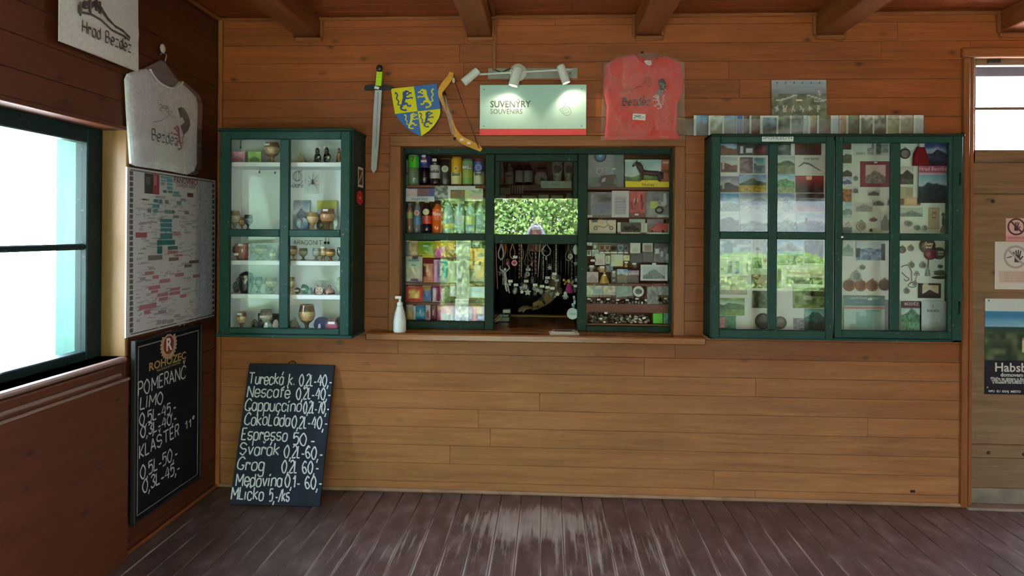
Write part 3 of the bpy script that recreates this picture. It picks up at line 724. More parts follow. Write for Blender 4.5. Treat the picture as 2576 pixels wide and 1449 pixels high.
# ---------------------------------------------------------------- left wall: white T-shirt on a hanger
f = LeftFrame(.014, 404, 310)
t = thing('t_shirt', 'white T-shirt with a castle and lion print, on a hanger beside the window', 'shirt', f.o, f.rot)
def poly(*pts): return [f.p(*q) for q in pts]
body = poly((312, 200), (318, 186), (345, 176), (364, 172), (376, 190), (394, 208), (420, 222), (440, 216), (450, 205), (470, 222), (490, 242), (495, 262), (493, 330), (492, 415), (486, 432), (470, 440), (420, 430), (340, 418), (325, 412), (322, 370), (316, 280))
def puff(mb, outline, d, col, steps=4, y0=0.0):                # a soft body: the outline shrinks as it comes forward
    cx = sum(p[0] for p in outline) / len(outline); cz = sum(p[1] for p in outline) / len(outline); n = len(outline); vs = []; fs = []
    for k in range(steps + 1):
        a = k / steps; s_ = 1 - .16 * (1 - math.cos(a * pi / 2)) ; yy = y0 - d * math.sin(a * pi / 2)
        vs += [(cx + (x - cx) * s_, yy, cz + (z - cz) * s_) for x, z in outline]
    for k in range(steps):
        for i in range(n):
            j = (i + 1) % n; fs.append((k * n + i, (k + 1) * n + i, (k + 1) * n + j, k * n + j))
    fs.append(tuple(steps * n + i for i in range(n))); fs.append(tuple(range(n))[::-1])
    ar = sum(outline[i][0] * outline[(i + 1) % n][1] - outline[(i + 1) % n][0] * outline[i][1] for i in range(n))
    if ar < 0: fs = [tuple(reversed(q)) for q in fs]
    fs = [tuple(reversed(q)) for q in fs[:-2]] + fs[-2:]
    return mb.add(vs, fs, col, False)
puff(MB(), body, .022, (244, 242, 242)).build('shirt_body', MFB, t)
MB().prism(poly((352, 176), (364, 170), (402, 152), (412, 156), (432, 185), (446, 204), (436, 214), (416, 216), (394, 204), (376, 190)), -.006, .004, (120, 104, 104)).build('hanger', MPL, t)
rim = smooth([f.p(*q) for q in ((366, 174), (376, 192), (394, 210), (420, 222), (438, 218), (450, 207))])
MB().tube([(x, -.022, z) for x, z in rim], .007, (236, 234, 232)).build('neck_rim', MFB, t)
MB().tube([(x, -.012, z) for x, z in [f.p(410, 154), f.p(414, 138), f.p(403, 132), f.p(398, 138)]], .004, (150, 140, 136)).build('hanger_hook', MME, t)
MB().ball(*(lambda q: (q[0], -.014, q[1]))(f.p(403, 122)), .02, .012, .025, (196, 178, 166)).build('plastic_knob', MPL, t)
wr = MB(); q0, q1 = f.p(371, 351), f.p(436, 351)
handwrite(wr, 'Bezděz', q0[0], q0[1] + .0, .055, q1[0] - q0[0], (60, 56, 62), .011, .0, (.7, .7), -.0236)
wr.build('lettering', MPR, t)
wr = MB(); q0, q1 = f.p(390, 276), f.p(424, 276); handwrite(wr, '295,-', q0[0], q0[1], .03, q1[0] - q0[0], (120, 116, 116), .005, .0, None, -.0236); wr.build('lettering', MPR, t)
pr = MB(); q0, q1 = f.p(374, 312), f.p(430, 300); skyline(pr, *q0, *q1, .05, (130, 128, 128), .004, 5, -.0236); pr.build('castle_print', MPR, t)
pr = MB(); q = f.p(440, 345); lion(pr, q[0], q[1], .15, .15, (150, 84, 84), 0, -.0238); q = f.p(450, 302); ribbon(pr, smooth([(q[0] - .04, q[1] + .03), (q[0], q[1] + .04), (q[0] + .05, q[1] - .01), (q[0] - .01, q[1] - .06)]), .055, (88, 70, 64), -.0236)
pr.build('lion_print', MPR, t)
film = poly((308, 196), (318, 184), (350, 172), (452, 206), (492, 240), (498, 262), (495, 432), (480, 442), (330, 416), (320, 404))
cx_ = sum(p[0] for p in film) / len(film)
MB().prism(film, -.0275, -.0265, (255, 255, 255)).build('plastic_wrap', MFO, t)
# ---------------------------------------------------------------- left wall: poster of rulers
f = LeftFrame(.004, 430, 640)
t = thing('wall_poster', 'tall pale family-tree poster of rulers pinned beside the left cabinet', 'poster', f.o, f.rot)
pc = lambda x, y: f.p(290 + x / 3.148, 400 + y / 3.148)
(xa, zt1), (xb, zt2), (xb_, zb2), (xa_, zb1) = pc(82, 60), pc(784, 172), pc(775, 1245), pc(85, 1412)
zt, zb = (zt1 + zt2) / 2, (zb1 + zb2) / 2
cxp, wp, hp = (xa + xb) / 2, xb - xa, zt - zb
def paper(u, v):
    if u > .74 and u < .96: return lerp((150, 152, 166), (188, 186, 196), vno(u * 60, v * 160, 2))
    return lerp((196, 190, 192), (208, 206, 206), vno(u * 3, v * 4, 1))
MB().sheet(wp, hp, 60, 90, paper, .0012, lambda u, v: .006 + .002 * math.sin(v * 9) * (u - .5) ** 2 * 4).build('poster_sheet', MPR, t, loc=(cxp, 0, zb))
pr = MB()
_bk = [0]
def blk(x0, y0, x1, y1, c, y=-.0102):
    _bk[0] += 1; y -= (_bk[0] % 40) * 2e-5
    (a, za), (b, zb_) = pc(x0, (y0 + y1) / 2), pc(x1, (y0 + y1) / 2); _, z0 = pc((x0 + x1) / 2, y1); _, z1 = pc((x0 + x1) / 2, y0)
    pr.box(a, b, y, y + .0004, z0, z1, c)
TE, RD, GY_, BR = (70, 124, 134), (170, 108, 116), (150, 146, 148), (120, 96, 84)
for r in ((342, 475, 435, 500, TE), (345, 507, 433, 540, TE), (345, 547, 433, 575, TE), (342, 588, 437, 635, TE), (317, 642, 458, 680, (50, 108, 104)), (318, 692, 357, 750, (50, 104, 104)), (402, 690, 480, 718, (60, 108, 106)),
          (147, 582, 235, 622, (150, 84, 92)), (445, 575, 503, 607, (164, 128, 130)), (402, 727, 482, 750, RD), (465, 755, 520, 770, RD), (247, 762, 358, 800, (118, 112, 110)), (410, 780, 487, 806, BR), (573, 802, 648, 826, (96, 80, 74)),
          (535, 835, 592, 856, BR), (220, 890, 290, 917, RD), (462, 903, 528, 930, RD), (602, 915, 657, 937, (150, 96, 100)), (280, 922, 328, 948, RD), (180, 935, 225, 962, GY_), (335, 952, 418, 980, RD), (250, 1003, 340, 1032, RD),
          (270, 1038, 325, 1060, RD), (420, 1018, 500, 1040, RD), (420, 1048, 498, 1075, RD), (318, 1060, 400, 1088, RD), (500, 1072, 548, 1097, RD), (330, 1095, 400, 1122, RD), (173, 1150, 307, 1187, RD), (213, 1195, 262, 1228, (160, 110, 112)),
          (325, 1200, 388, 1225, (150, 130, 130)), (315, 1275, 350, 1310, GY_), (355, 1272, 390, 1306, GY_), (400, 1270, 446, 1300, GY_), (450, 1232, 495, 1252, GY_), (290, 318, 325, 345, TE), (333, 320, 355, 350, (110, 116, 120)), (380, 325, 407, 355, (120, 118, 110)),
          (472, 335, 508, 362, (110, 130, 136)), (280, 358, 335, 386, (84, 140, 150)), (242, 392, 268, 424, (110, 120, 124)), (288, 396, 322, 426, (90, 136, 146)), (378, 404, 432, 432, (100, 132, 136)), (434, 406, 454, 434, (90, 100, 100)), (537, 412, 570, 438, (130, 110, 112)),
          (446, 447, 492, 468, (110, 122, 116)), (557, 270, 604, 302, (112, 60, 72)), (347, 138, 436, 158, (110, 160, 176)), (347, 166, 386, 178, (110, 160, 176)), (394, 160, 440, 184, (96, 150, 168)), (347, 184, 378, 206, (120, 160, 172)), (396, 190, 438, 210, (110, 160, 172)),
          (396, 218, 440, 242, (96, 150, 166)), (364, 246, 392, 268, (90, 110, 116)), (402, 250, 438, 270, (90, 120, 128)), (446, 258, 492, 276, (100, 140, 150)), (440, 280, 505, 298, (110, 150, 160)), (302, 292, 385, 312, (160, 158, 160)), (505, 314, 546, 328, (130, 130, 134)),
          (217, 118, 333, 276, (60, 54, 58)), (284, 122, 333, 276, (150, 56, 66)), (225, 140, 262, 200, (96, 92, 92)), (290, 130, 312, 210, (176, 120, 126))): blk(*r)
rd = random.Random(3)
for i in range(330):
    x, y = rd.uniform(145, 630), rd.uniform(300, 1330)
    w_ = rd.uniform(10, 60); blk(x, y, min(x + w_, 645), y + rd.uniform(6, 16), lerp((184, 180, 182), (150, 148, 150), rd.random()), -.0094)
for i in range(30): blk(98, 95 + i * 43, 124, 128 + i * 43, (96, 86, 90))
for i in range(25): blk(755, 200 + i * 42, 772, 226 + i * 42, (80, 78, 92))
q0, q1 = pc(108, 78), pc(768, 186); pr.box(q0[0], q1[0], -.0098, -.0094, (q0[1] + q1[1]) / 2 - .004, (q0[1] + q1[1]) / 2 + .001, (70, 66, 70))
q0, q1 = pc(108, 1384), pc(768, 1236); pr.box(q0[0], q1[0], -.0098, -.0094, (q0[1] + q1[1]) / 2 - .001, (q0[1] + q1[1]) / 2 + .004, (70, 66, 70))
q0 = pc(650, 180); pr.box(q0[0], q0[0] + .002, -.0172, -.0168, zb + .06, zt - .06, (120, 116, 124))
pr.build('printed_table', MPR, t)
q = pc(545, 178); text('PANOVNÍCI', .047, (130, 60, 70), t, (q[0], -.0118, q[1]), bold=.0006, sx=1.0)
q = pc(545, 212); text('českých zemí', .037, (130, 70, 80), t, (q[0], -.0118, q[1]), sx=1.0)
# ---------------------------------------------------------------- left wall: drinks chalkboard
f = LeftFrame(.03, 420, 1070)
t = thing('menu_chalkboard', 'tall black chalkboard on the left wall with a red brewery badge and chalk prices', 'chalkboard', f.o, f.rot)
pc = lambda x, y: f.p(320 + x / 2.733, 800 + y / 2.733)
(xa, z1), (xb, z2), (xb_, z3), (xa_, z4) = pc(34, 172), pc(476, 60), pc(512, 1068), pc(60, 1400)
xa, xb, zt, zb = (xa + xa_) / 2, (xb + xb_) / 2, (z1 + z2) / 2, (z3 + z4) / 2
MB().box(xa, xb, -.004, .012, zb, zt, b=.002).build('slate', MSL, t)
fm = MB(); e = .006
for a in ((xa + .02, xb - .02, zt - .028, zt - .022), (xa + .02, xa + .026, zb + .02, zt - .022), (xb - .026, xb - .02, zb + .02, zt - .022), (xa + .02, xb - .02, zb + .02, zb + .024)): fm.box(a[0], a[1], -.0052, -.004, a[2], a[3], (150, 136, 132))
fm.build('border_line', MCH, t)
for a in ((xa - .012, xa, zb - .012, zt + .012), (xb, xb + .012, zb - .012, zt + .012), (xa, xb, zt, zt + .012), (xa, xb, zb - .012, zb)):
    MB().box(a[0], a[1], -.012, .014, a[2], a[3], b=.003).build('frame_strip', painted('black_frame', (26, 22, 22), rough=.5), t)
def chalk(txt, x0, y0, x1, y1, hpx, w_=.0082):
    (a, za), (b, zb_) = pc(x0, y0), pc(x1, y1); mb = MB(); h = hpx / 2.733 / 1717 * (f.o[1] + 4.16)
    handwrite(mb, txt, 0, 0, h, b - a, (214, 212, 210), w_, .03, None, -.0062)
    mb.build('chalk_lettering', MCH, t, loc=(a, 0, za), rot=(0, -math.atan2(zb_ - za, b - a), 0))
for a in (('POMERANČ', 68, 535, 392, 408, 88), ('LIMO', 80, 630, 240, 582, 78), ('0,5L-45,-', 76, 742, 326, 640, 76), ('0,3L-40,-', 84, 825, 330, 712, 70), ('KLÁŠTER', 76, 966, 346, 806, 84),
          ('11°', 392, 765, 452, 735, 58), ('0,5L-50,-', 82, 1112, 336, 958, 86), ('0,3L-45,-', 97, 1205, 352, 1055, 82)): chalk(*a)
q = pc(275, 310); text('ROHOZEC', .058, (176, 140, 84), t, (q[0], -.0062, q[1] + .010), bold=.0012, sx=1.28)
q = pc(278, 345); text('MALOSKALSKÝ PIVOVAR', .018, (150, 130, 110), t, (q[0], -.0062, q[1] + .008), sx=1.15)
q = pc(276, 95); text('PIVOVAR', .016, (150, 130, 110), t, (q[0], -.0062, q[1]))
q = pc(278, 185)
bd = MB(); cir = lambda r, n=24, sx=1.0: [(q[0] + r * sx * math.cos(2 * pi * i / n), q[1] + r * math.sin(2 * pi * i / n)) for i in range(n)]
bd.prism(cir(.058), -.0058, -.004, (196, 176, 150)); bd.prism(cir(.050), -.0066, -.004, (130, 44, 40)); bd.build('brewery_badge', MPG, t)
bd = MB()
for s_ in (-1, 1):
    for k in range(9):
        a = -pi / 2 + s_ * (k + .6) * .26; c_, s2 = math.cos(a), math.sin(a)
        bd.prism([(q[0] + c_ * r + dx_ * -s2, q[1] + s2 * r + dx_ * c_) for r, dx_ in ((.052, 0), (.066, .011), (.082, .0), (.066, -.011))], -.0072, -.005, (184, 150, 120))
bd.build('wreath', MPG, t)
text('R', .095, (230, 220, 210), t, (q[0], -.0072, q[1]), bold=.002, sx=1.0)
# ---------------------------------------------------------------- floor: leaning coffee board
A, Bq, T0, T1 = PZ(577, 1272, .0), PZ(803, 1276, .0), P(626, 917, -.03), P(843, 921, -.03)
yb = (A.y + Bq.y) / 2; ln = math.hypot(T0.z, -.03 - yb); ang = math.atan2(-.03 - yb, T0.z); wb_ = ((Bq.x - A.x) + (T1.x - T0.x)) / 2
t = thing('menu_chalkboard', 'dark chalkboard leaning on the counter wall, listing hot drinks in white chalk', 'chalkboard', (((A.x + Bq.x) / 2 + (T0.x + T1.x) / 2) / 2, yb, .006), (-ang, 0, 0))
MB().box(-wb_ / 2, wb_ / 2, 0, .014, 0, ln, b=.002).build('slate', MSB, t)
MB().tube([(-.022, .006, ln - .004), (-.02, .006, ln + .012), (0, .006, ln + .022), (.02, .006, ln + .012), (.022, .006, ln - .004)], .003, (60, 46, 40)).build('wire_loop', MME, t)
xl = lambda y: 235 - 170 * (y - 98) / 1272
xr = lambda y: 1025 - 135 * (y - 105) / 1285
for row in (('Turecká k.', 228, 655, 290, '0,2l-40,-', 700, 1000, 296), ('Nescafè', 217, 610, 413, '0,2l-40,-', 672, 988, 422), ('Cappuccino', 197, 715, 542, '0,2l-70,-', 738, 972, 550), ('ČokoLáda', 193, 610, 672, '0,2l-40,-', 630, 957, 688),
            ('Espresso', 167, 585, 808, '50,-', 645, 840, 842), ('Svařák', 152, 510, 938, '0,2l-60,-', 560, 912, 958), ('Grog', 132, 375, 1072, '0,2l 60,-', 540, 877, 1086), ('Medovina', 122, 540, 1212, '0,1- 60,-', 570, 907, 1216), ('MLíčko', 80, 372, 1332, '5,-/ks', 430, 610, 1338)):
    for tx, a, b, y in (row[:4], row[4:]):
        fx = lambda x: (x - xl(y)) / (xr(y) - xl(y)) * wb_ - wb_ / 2
        mb = MB(); handwrite(mb, tx, fx(a), 0, .066, fx(b) - fx(a), (232, 234, 242), .0078, .05, None, -.001, seed=len(tx) + int(y))
        mb.build('chalk_lettering', MCH, t, loc=(0, 0, ln * (1 - (y - 98) / 1276)))
# ---------------------------------------------------------------- above the serving window: sword, shield, bow
SY = -.037
def SP(x, y): q = P(900 + x / 4.673, 140 + y / 4.673, SY); return (q.x, q.z)
o0 = SP(250, 395); off = lambda pts: [(x - o0[0], z - o0[1]) for x, z in (SP(*q) for q in pts)]
t = thing('toy_sword', 'toy sword with a grey blade and lime green grip hanging left of the shield', 'sword', (o0[0], SY, o0[1]))
MB().prism(off(((205, 405), (285, 405), (250, 1000), (222, 1340), (188, 1382), (160, 1335), (185, 700))), -.008, .004, (176, 174, 178)).build('blade', painted('silver_plastic', (176, 174, 180), rough=.35), t)
MB().prism(off(((238, 430), (250, 430), (222, 1080), (212, 1080))), -.0095, -.008, (140, 138, 142)).build('blade_groove', MPL, t)
MB().prism(off(((78, 385), (100, 355), (180, 342), (215, 360), (280, 362), (330, 345), (400, 360), (420, 378), (395, 402), (280, 410), (200, 408), (90, 410))), -.014, .006, (34, 32, 34)).build('cross_guard', MPL, t)
MB().prism(off(((230, 195), (295, 200), (280, 362), (215, 358))), -.016, .006, (184, 220, 40)).build('grip', MPL, t)
for k in range(4):
    y = 225 + k * 36; MB().prism(off(((228, y), (293, y + 3), (292, y + 9), (227, y + 6))), -.0175, -.015, (160, 198, 30)).build('grip_ridge', MPL, t)
q = off([(255, 150)])[0]; MB().ball(q[0], -.004, q[1], .020, .012, .022, (30, 28, 30), 12, 8).build('pommel', MPL, t)
MB().prism(off(((208, 362), (260, 376), (252, 402), (200, 392))), -.0155, -.014, (236, 236, 236)).build('price_tag', MPR, t)
o0 = SP(705, 655)
t = thing('toy_shield', 'yellow and blue quartered toy shield with four lions beside the sword', 'shield', (o0[0], SY, o0[1]))
full = [(390, 390), (660, 360), (930, 328), (952, 470), (975, 625), (974, 680), (955, 740), (905, 820), (840, 890), (750, 952), (660, 915), (590, 868), (520, 800), (470, 740), (440, 690), (415, 540)]
MB().prism(off(full), -.006, .006, (60, 58, 70)).build('shield_board', MPL, t)
YE, BL = (228, 208, 20), (52, 98, 166)
for nm, c, pl in (('field_quarter', YE, ((393, 392), (662, 362), (705, 655), (440, 688), (415, 540))), ('field_quarter', BL, ((664, 362), (928, 331), (950, 470), (972, 625), (707, 654))),
                  ('field_quarter', BL, ((442, 691), (704, 658), (747, 948), (660, 912), (590, 865), (520, 797), (470, 738))), ('field_quarter', YE, ((707, 657), (972, 628), (971, 680), (952, 740), (903, 818), (838, 888), (750, 948)))):
    MB().prism(off(pl), -.0072, -.006, c).build(nm, MPG, t, label='yellow quarter' if c == YE else 'blue quarter')
for cx, cy, sz, c, fl in ((545, 525, 255, (40, 66, 130), True), (810, 495, 245, (226, 206, 40), False), (632, 765, 200, (226, 206, 60), True), (812, 745, 200, (46, 66, 120), True)):
    q = off([(cx, cy)])[0]; h = sz / 4.673 / 413
    lion(MB(), q[0], q[1], h * 1.12, h * 1.06, c, .1, -.0078, fl).build('lion_figure', MPG, t)
o0 = SP(1075, 720)
t = thing('toy_bow', 'wooden toy bow with two plastic-wrapped sucker arrows, right of the shield', 'bow', (o0[0], SY, o0[1]))
cl = [(1105, 200), (1085, 260), (1040, 320), (990, 390), (970, 440), (985, 510), (1040, 620), (1085, 730), (1120, 840), (1160, 920), (1220, 985), (1300, 1030), (1390, 1070), (1455, 1112)]
wd_ = [50, 66, 76, 70, 48, 44, 44, 44, 52, 66, 76, 80, 72, 40]
pts = smooth(off(cl)); n = len(cl); wi = []
for i in range(len(pts)):
    tt = i / (len(pts) - 1) * (n - 1); k = min(int(tt), n - 2); wi.append((wd_[k] + (wd_[k + 1] - wd_[k]) * (tt - k)) / 4.673 / 413)
Lp, Rp = [], []
for i, (x, z) in enumerate(pts):
    a, b = pts[max(i - 1, 0)], pts[min(i + 1, len(pts) - 1)]; d = math.hypot(b[0] - a[0], b[1] - a[1]); ox_, oz_ = -(b[1] - a[1]) / d, (b[0] - a[0]) / d
    Lp.append((x + ox_ * wi[i] / 2, z + oz_ * wi[i] / 2)); Rp.append((x - ox_ * wi[i] / 2, z - oz_ * wi[i] / 2))
mb = MB()
for i in range(len(pts) - 1): mb.prism([Lp[i], Lp[i + 1], Rp[i + 1], Rp[i]], -.010, .006, (206, 136, 40))
mb.build('bow_stave', wood('bow_wood', (224, 158, 58), (184, 116, 34), knots=False), t)
q0, q1 = off([(1130, 270)])[0], off([(1428, 1092)])[0]
MB().tube([(q0[0], -.012, q0[1]), (q1[0], -.012, q1[1])], .0022, (70, 40, 28)).build('bow_string', MPL, t)
for dx_ in (0, 26):
    q0, q1 = off([(1005 + dx_, 480)])[0], off([(1118 + dx_, 935)])[0]
    MB().tube([(q0[0], -.016, q0[1]), (q1[0], -.016, q1[1])], .004, (200, 150, 110)).build('arrow_shaft', MPL, t)
for cx, cy in ((1025, 462), (1140, 965)):
    q = off([(cx, cy)])[0]; MB().lathe([(.012, 0), (.010, .006), (.004, .012), (.004, .02)], (40, 32, 32), 12).build('sucker_tip', MPL, t, loc=(q[0], -.014, q[1]), rot=(0, 0 if cy < 600 else pi, 0))
MB().prism(off(((975, 500), (1040, 490), (1110, 660), (1150, 930), (1110, 935), (1060, 740), (1000, 640))), -.021, -.020, (255, 255, 255)).build('plastic_wrap', MFO, t)
for cx, cy in ((1225, 990), (1308, 1030)):
    q = off([(cx, cy)])[0]; MB().box(q[0] - .011, q[0] + .011, -.0115, -.010, q[1] - .007, q[1] + .007, (236, 230, 220)).build('price_tag', MPR, t)
q = off([(1130, 295)])[0]; MB().ball(q[0], -.014, q[1], .009, .006, .018, (220, 190, 170)).build('string_knot', MPL, t)
# ---------------------------------------------------------------- lamp with three heads and the sign
MLW_ = painted('white_lamp_enamel', (226, 222, 216), rough=.3, var=.03)
LY = -.085
o0 = P(1304, 184, 0)
t = thing('spot_lamp', 'white three-headed wall spot lamp on a grey strip above the souvenir sign', 'lamp', (o0.x, 0, o0.z))
def LP_(u, v, y): q = P(u, v, y); return Vector((q.x - o0.x, q.y, q.z - o0.z))
a, b = LP_(1228, 199, 0), LP_(1453, 171, 0)
bxp = MB().box(a.x, b.x, -.008, 0, a.z, b.z, b=.001).build('mounting_strip', painted('galvanised_strip', (150, 146, 136), rough=.5, var=.2), t)
MB().lathe([(.053, 0), (.053, .012), (.049, .020), (1e-6, .021)], n=28).build('canopy', MLW_, t, loc=(0, -.008, 0), rot=(pi / 2, 0, 0))
MB().tube([(0, -.02, 0), (0, LY, .004)], .009, n=10).build('stem', MLW_, t)
a, b = LP_(1205, 187, LY), LP_(1440, 174, LY); MB().tube([a, b], .0065, n=10).build('bar', MLW_, t)
heads = [((1203, 176), (1166, 208), 10.5, False), ((1303, 170), (1291, 216), 12.5, True), ((1409, 164), (1425, 209), 10.5, True)]
for (p0, p1, rp, on) in heads:
    y0_, y1_ = LY - .012, LY - (.016 if not on else .016)
    a, b = LP_(*p0, y0_), LP_(*p1, y1_); r = rp / 1717 * 4.07; d = (b - a).normalized()
    qt = d.to_track_quat('Z', 'Y').to_euler(); ln_ = (b - a).length
    h = MB().lathe([(1e-6, 0), (r * .86, .001), (r, .008), (r, ln_), (r * .9, ln_), (r * .86, ln_ - .02), (1e-6, ln_ - .02)], n=24).build('lamp_head', MLW_, t, loc=a, rot=qt)
    MB().lathe([(r * .84, ln_ - .016), (r * .8, ln_ - .006), (1e-6, ln_ - .003)], n=20).build('bulb', emit('lit_bulb', (1, .93, .8), 9.0) if on else painted('unlit_bulb', (190, 188, 184), rough=.2), h)
    if on:
        sd = bpy.data.lights.new('spot_light', 'SPOT'); so = bpy.data.objects.new('spot_light', sd); COL.objects.link(so); so.parent = h
        so.location = (0, 0, ln_ + .004); so.rotation_euler = (pi, 0, 0); sd.energy = 2.3; sd.spot_size = math.radians(140); sd.spot_blend = .6; sd.shadow_soft_size = .012; sd.color = (1, .86, .62)
MB().tube([LP_(1298, 172, -.03), LP_(1278, 174, -.02), LP_(1262, 183, -.014), LP_(1246, 176, -.012)], .004, (40, 34, 32)).build('power_cable', MPL, t)
a = LP_(1434, 184, -.009); MB().ball(a.x, a.y, a.z, .005, .003, .005, (60, 56, 52)).build('screw', MPL, t)
cx, z0, w_, h_ = BX(1207, 213, 1475, 340, -.034)
t = thing('shop_sign', 'pale green souvenir sign with a red bottom strip, under the spot lamp', 'sign', (cx, -.034, z0))
hr = h_ * 16 / 127
MB().box(-w_ / 2, w_ / 2, 0, .033, 0, h_, b=.0015).build('sign_board', painted('sign_pale_green', (184, 212, 204), rough=.5, var=.03), t)
MB().box(-w_ / 2, w_ / 2, -.0012, .001, 0, hr, b=.0004).build('red_strip', painted('sign_red', (222, 66, 70), rough=.45, var=.03), t)
sgx = lambda x: (x - 1165) / 1555 * w_; sgz = lambda y: (1273 - y) / 730 * h_
text('SUVENÝRY', .056, (80, 78, 70), t, (sgx(540), -.0006, sgz(828)), 'LEFT', .0006, .90)
text('SOUVENIRS', .043, (112, 110, 102), t, (sgx(540), -.0006, sgz(933)), 'LEFT', .0, .88)
kx = MB(); c3 = (96, 94, 88); zc = lambda pts: [(sgx(x), sgz(y)) for x, y in pts]
ribbon(kx, zc([(1640 + 34 * math.cos(a * pi / 10), 790 + 34 * math.sin(a * pi / 10)) for a in range(21)]), .0016, c3)
ribbon(kx, zc([(1638, 822), (1638, 848)]), .0016, c3)
ribbon(kx, zc([(1555, 908), (1638, 848), (1690, 872), (1720, 920), (1715, 965), (1680, 988), (1640, 985), (1600, 955), (1555, 908)]), .0017, c3)
ribbon(kx, zc([(1592, 910), (1632, 868), (1648, 884), (1696, 934), (1688, 950), (1670, 938), (1660, 962), (1644, 952), (1634, 958), (1592, 910)]), .0014, c3)
ribbon(kx, zc([(1630, 906), (1648, 906), (1648, 920), (1630, 920), (1630, 906)]), .0014, c3)
kx.build('key_ring_symbol', MPR, t)
for x in (448, 1876):
    for y in (606, 1141): MB().lathe([(.0035, 0), (.003, .0015), (1e-6, .002)], (120, 130, 124), 10).build('screw', MME, t, loc=(sgx(x), 0, sgz(y)), rot=(pi / 2, 0, 0))
# ---------------------------------------------------------------- red T-shirt in a clear bag
RY = -.036
def RP(x, y): q = P(1490 + x / 5.796, 120 + y / 5.796, RY); return (q.x, q.z)
o0 = RP(740, 760); off = lambda pts: [(x - o0[0], z - o0[1]) for x, z in (RP(*q) for q in pts)]
t = thing('t_shirt', 'coral red T-shirt with a castle print folded in clear plastic above the window', 'shirt', (o0[0], RY, o0[1]))
puff(MB(), off(((190, 250), (330, 160), (600, 98), (680, 130), (800, 165), (920, 150), (1050, 120), (1160, 160), (1290, 230), (1320, 420), (1330, 660), (1245, 800), (1235, 1230), (1280, 1335), (740, 1345), (170, 1352), (200, 1100), (210, 850), (165, 640), (180, 400))), .016, (226, 74, 70)).build('shirt_body', MFB, t)
MB().tube([(x, -.014, z) for x, z in smooth(off(((640, 100), (690, 190), (800, 240), (900, 205), (960, 140))))], .004, (200, 60, 58)).build('neck_rim', MFB, t)
MB().prism(off(((745, 210), (775, 195), (850, 200), (862, 250), (835, 275), (790, 262))), -.021, -.018, (240, 214, 214)).build('neck_label', MPR, t)
cm = MB()
ribbon(cm, off(((430, 672), (490, 660), (515, 640), (520, 600), (545, 585), (552, 640), (600, 610), (650, 580), (665, 590), (690, 570), (720, 580), (735, 520), (765, 510), (780, 490), (775, 450), (825, 450), (820, 490), (850, 520), (855, 560), (815, 560), (815, 590))), .005, (110, 34, 40), -.0185)
cm.build('castle_print', MPR, t)
wr = MB(); q0, q1 = off([(440, 845)])[0], off([(835, 845)])[0]
handwrite(wr, 'Bezděz', q0[0], q0[1], .044, q1[0] - q0[0], (64, 26, 36), .010, .0, (.7, .7), -.0188); wr.build('lettering', MPR, t)
q = off([(960, 790)])[0]; pr = lion(MB(), q[0], q[1], .10, .10, (226, 186, 200), 0, -.0192)
q = off([(975, 665)])[0]; pr.prism([(q[0] + .017 * math.cos(k), q[1] + .018 * math.sin(k)) for k in (0, .8, 1.6, 2.4, 3.2, 4, 4.8, 5.6)], -.0196, -.018, (130, 130, 160)); pr.build('lion_print', MPR, t)
bg = MB(); ribbon(bg, off(((985, 470), (1010, 530), (1020, 600), (1020, 640))), [.03, .045, .042, .02], (48, 40, 36), -.0190)
rd = random.Random(2)
for k in range(26):
    q = off([(rd.uniform(980, 1070), rd.uniform(530, 640))])[0]; bg.box(q[0] - .002, q[0] + .002, -.0196, -.019, q[1] - .002, q[1] + .002, (206, 176, 110))
bg.build('crest_print', MPR, t)
MB().prism(off(((585, 970), (770, 978), (765, 1070), (578, 1055))), -.0235, -.0225, (240, 232, 230)).build('price_tag', MPR, t)
wr = MB(); q0, q1 = off([(600, 1035)])[0], off([(745, 1040)])[0]; handwrite(wr, '295,-', q0[0], q0[1], .016, q1[0] - q0[0], (50, 50, 60), .0028, .0, None, -.0238); wr.build('price_lettering', MPR, t)
MB().prism(off(((160, 240), (330, 160), (560, 95), (760, 82), (960, 95), (1150, 150), (1335, 235), (1335, 700), (1345, 1325), (1290, 1340), (150, 1358), (122, 1350), (125, 950), (150, 600))), -.0215, -.0208, (255, 255, 255)).build('plastic_bag', MFO, t)
q = off([(738, 48)])[0]; MB().lathe([(.008, 0), (.008, .004), (.003, .006), (.003, .02), (1e-6, .021)], (130, 120, 112), 10).build('hanging_screw', MME, t, loc=(q[0], .034, q[1]), rot=(pi / 2, 0, 0))
# ---------------------------------------------------------------- castle poster and the row of leaflets over the postcard case
cx, z0, w_, h_ = BX(1942, 200, 2080, 291, -.022)
t = thing('castle_poster', 'grey aerial-view castle poster standing above the row of leaflets', 'poster', (cx, -.022, z0))
def cp(u, v):
    if v > .62: return lerp((120, 124, 140), (168, 170, 184), (v - .62) * 2 + .4 * vno(u * 3, v * 20, 5))
    if .42 < v < .60 and abs(v - (.40 + .2 * math.exp(-((u - .55) / .3) ** 2))) < .018: return (206, 200, 196)
    return lerp((78, 84, 74), (140, 142, 120), vno(u * 12, v * 12, 9))
MB().sheet(w_, h_, 46, 30, cp, .0015).build('poster_sheet', MPG, t, rot=(-.06, 0, 0))
pr = MB(); rd = random.Random(5)
for i in range(6):
    u = -.42 + i * .155
    for k in range(4): ribbon(pr, [(u * w_ + rd.uniform(-.012, .012), h_ * .08 + rd.uniform(0, .02)), (u * w_ + rd.uniform(-.012, .012), h_ * .2 + rd.uniform(0, .02))], .006, (196, 184, 180), -.003)
    ribbon(pr, [(u * w_, h_ * .88), (u * w_ + .006, h_ * .93)], .008, (100, 100, 130), -.003)
lion(pr, w_ * .36, h_ * .62, .035, .04, (226, 190, 190), 0, -.003); pr.build('figure_print', MPR, t)['kind'] = 'stuff'
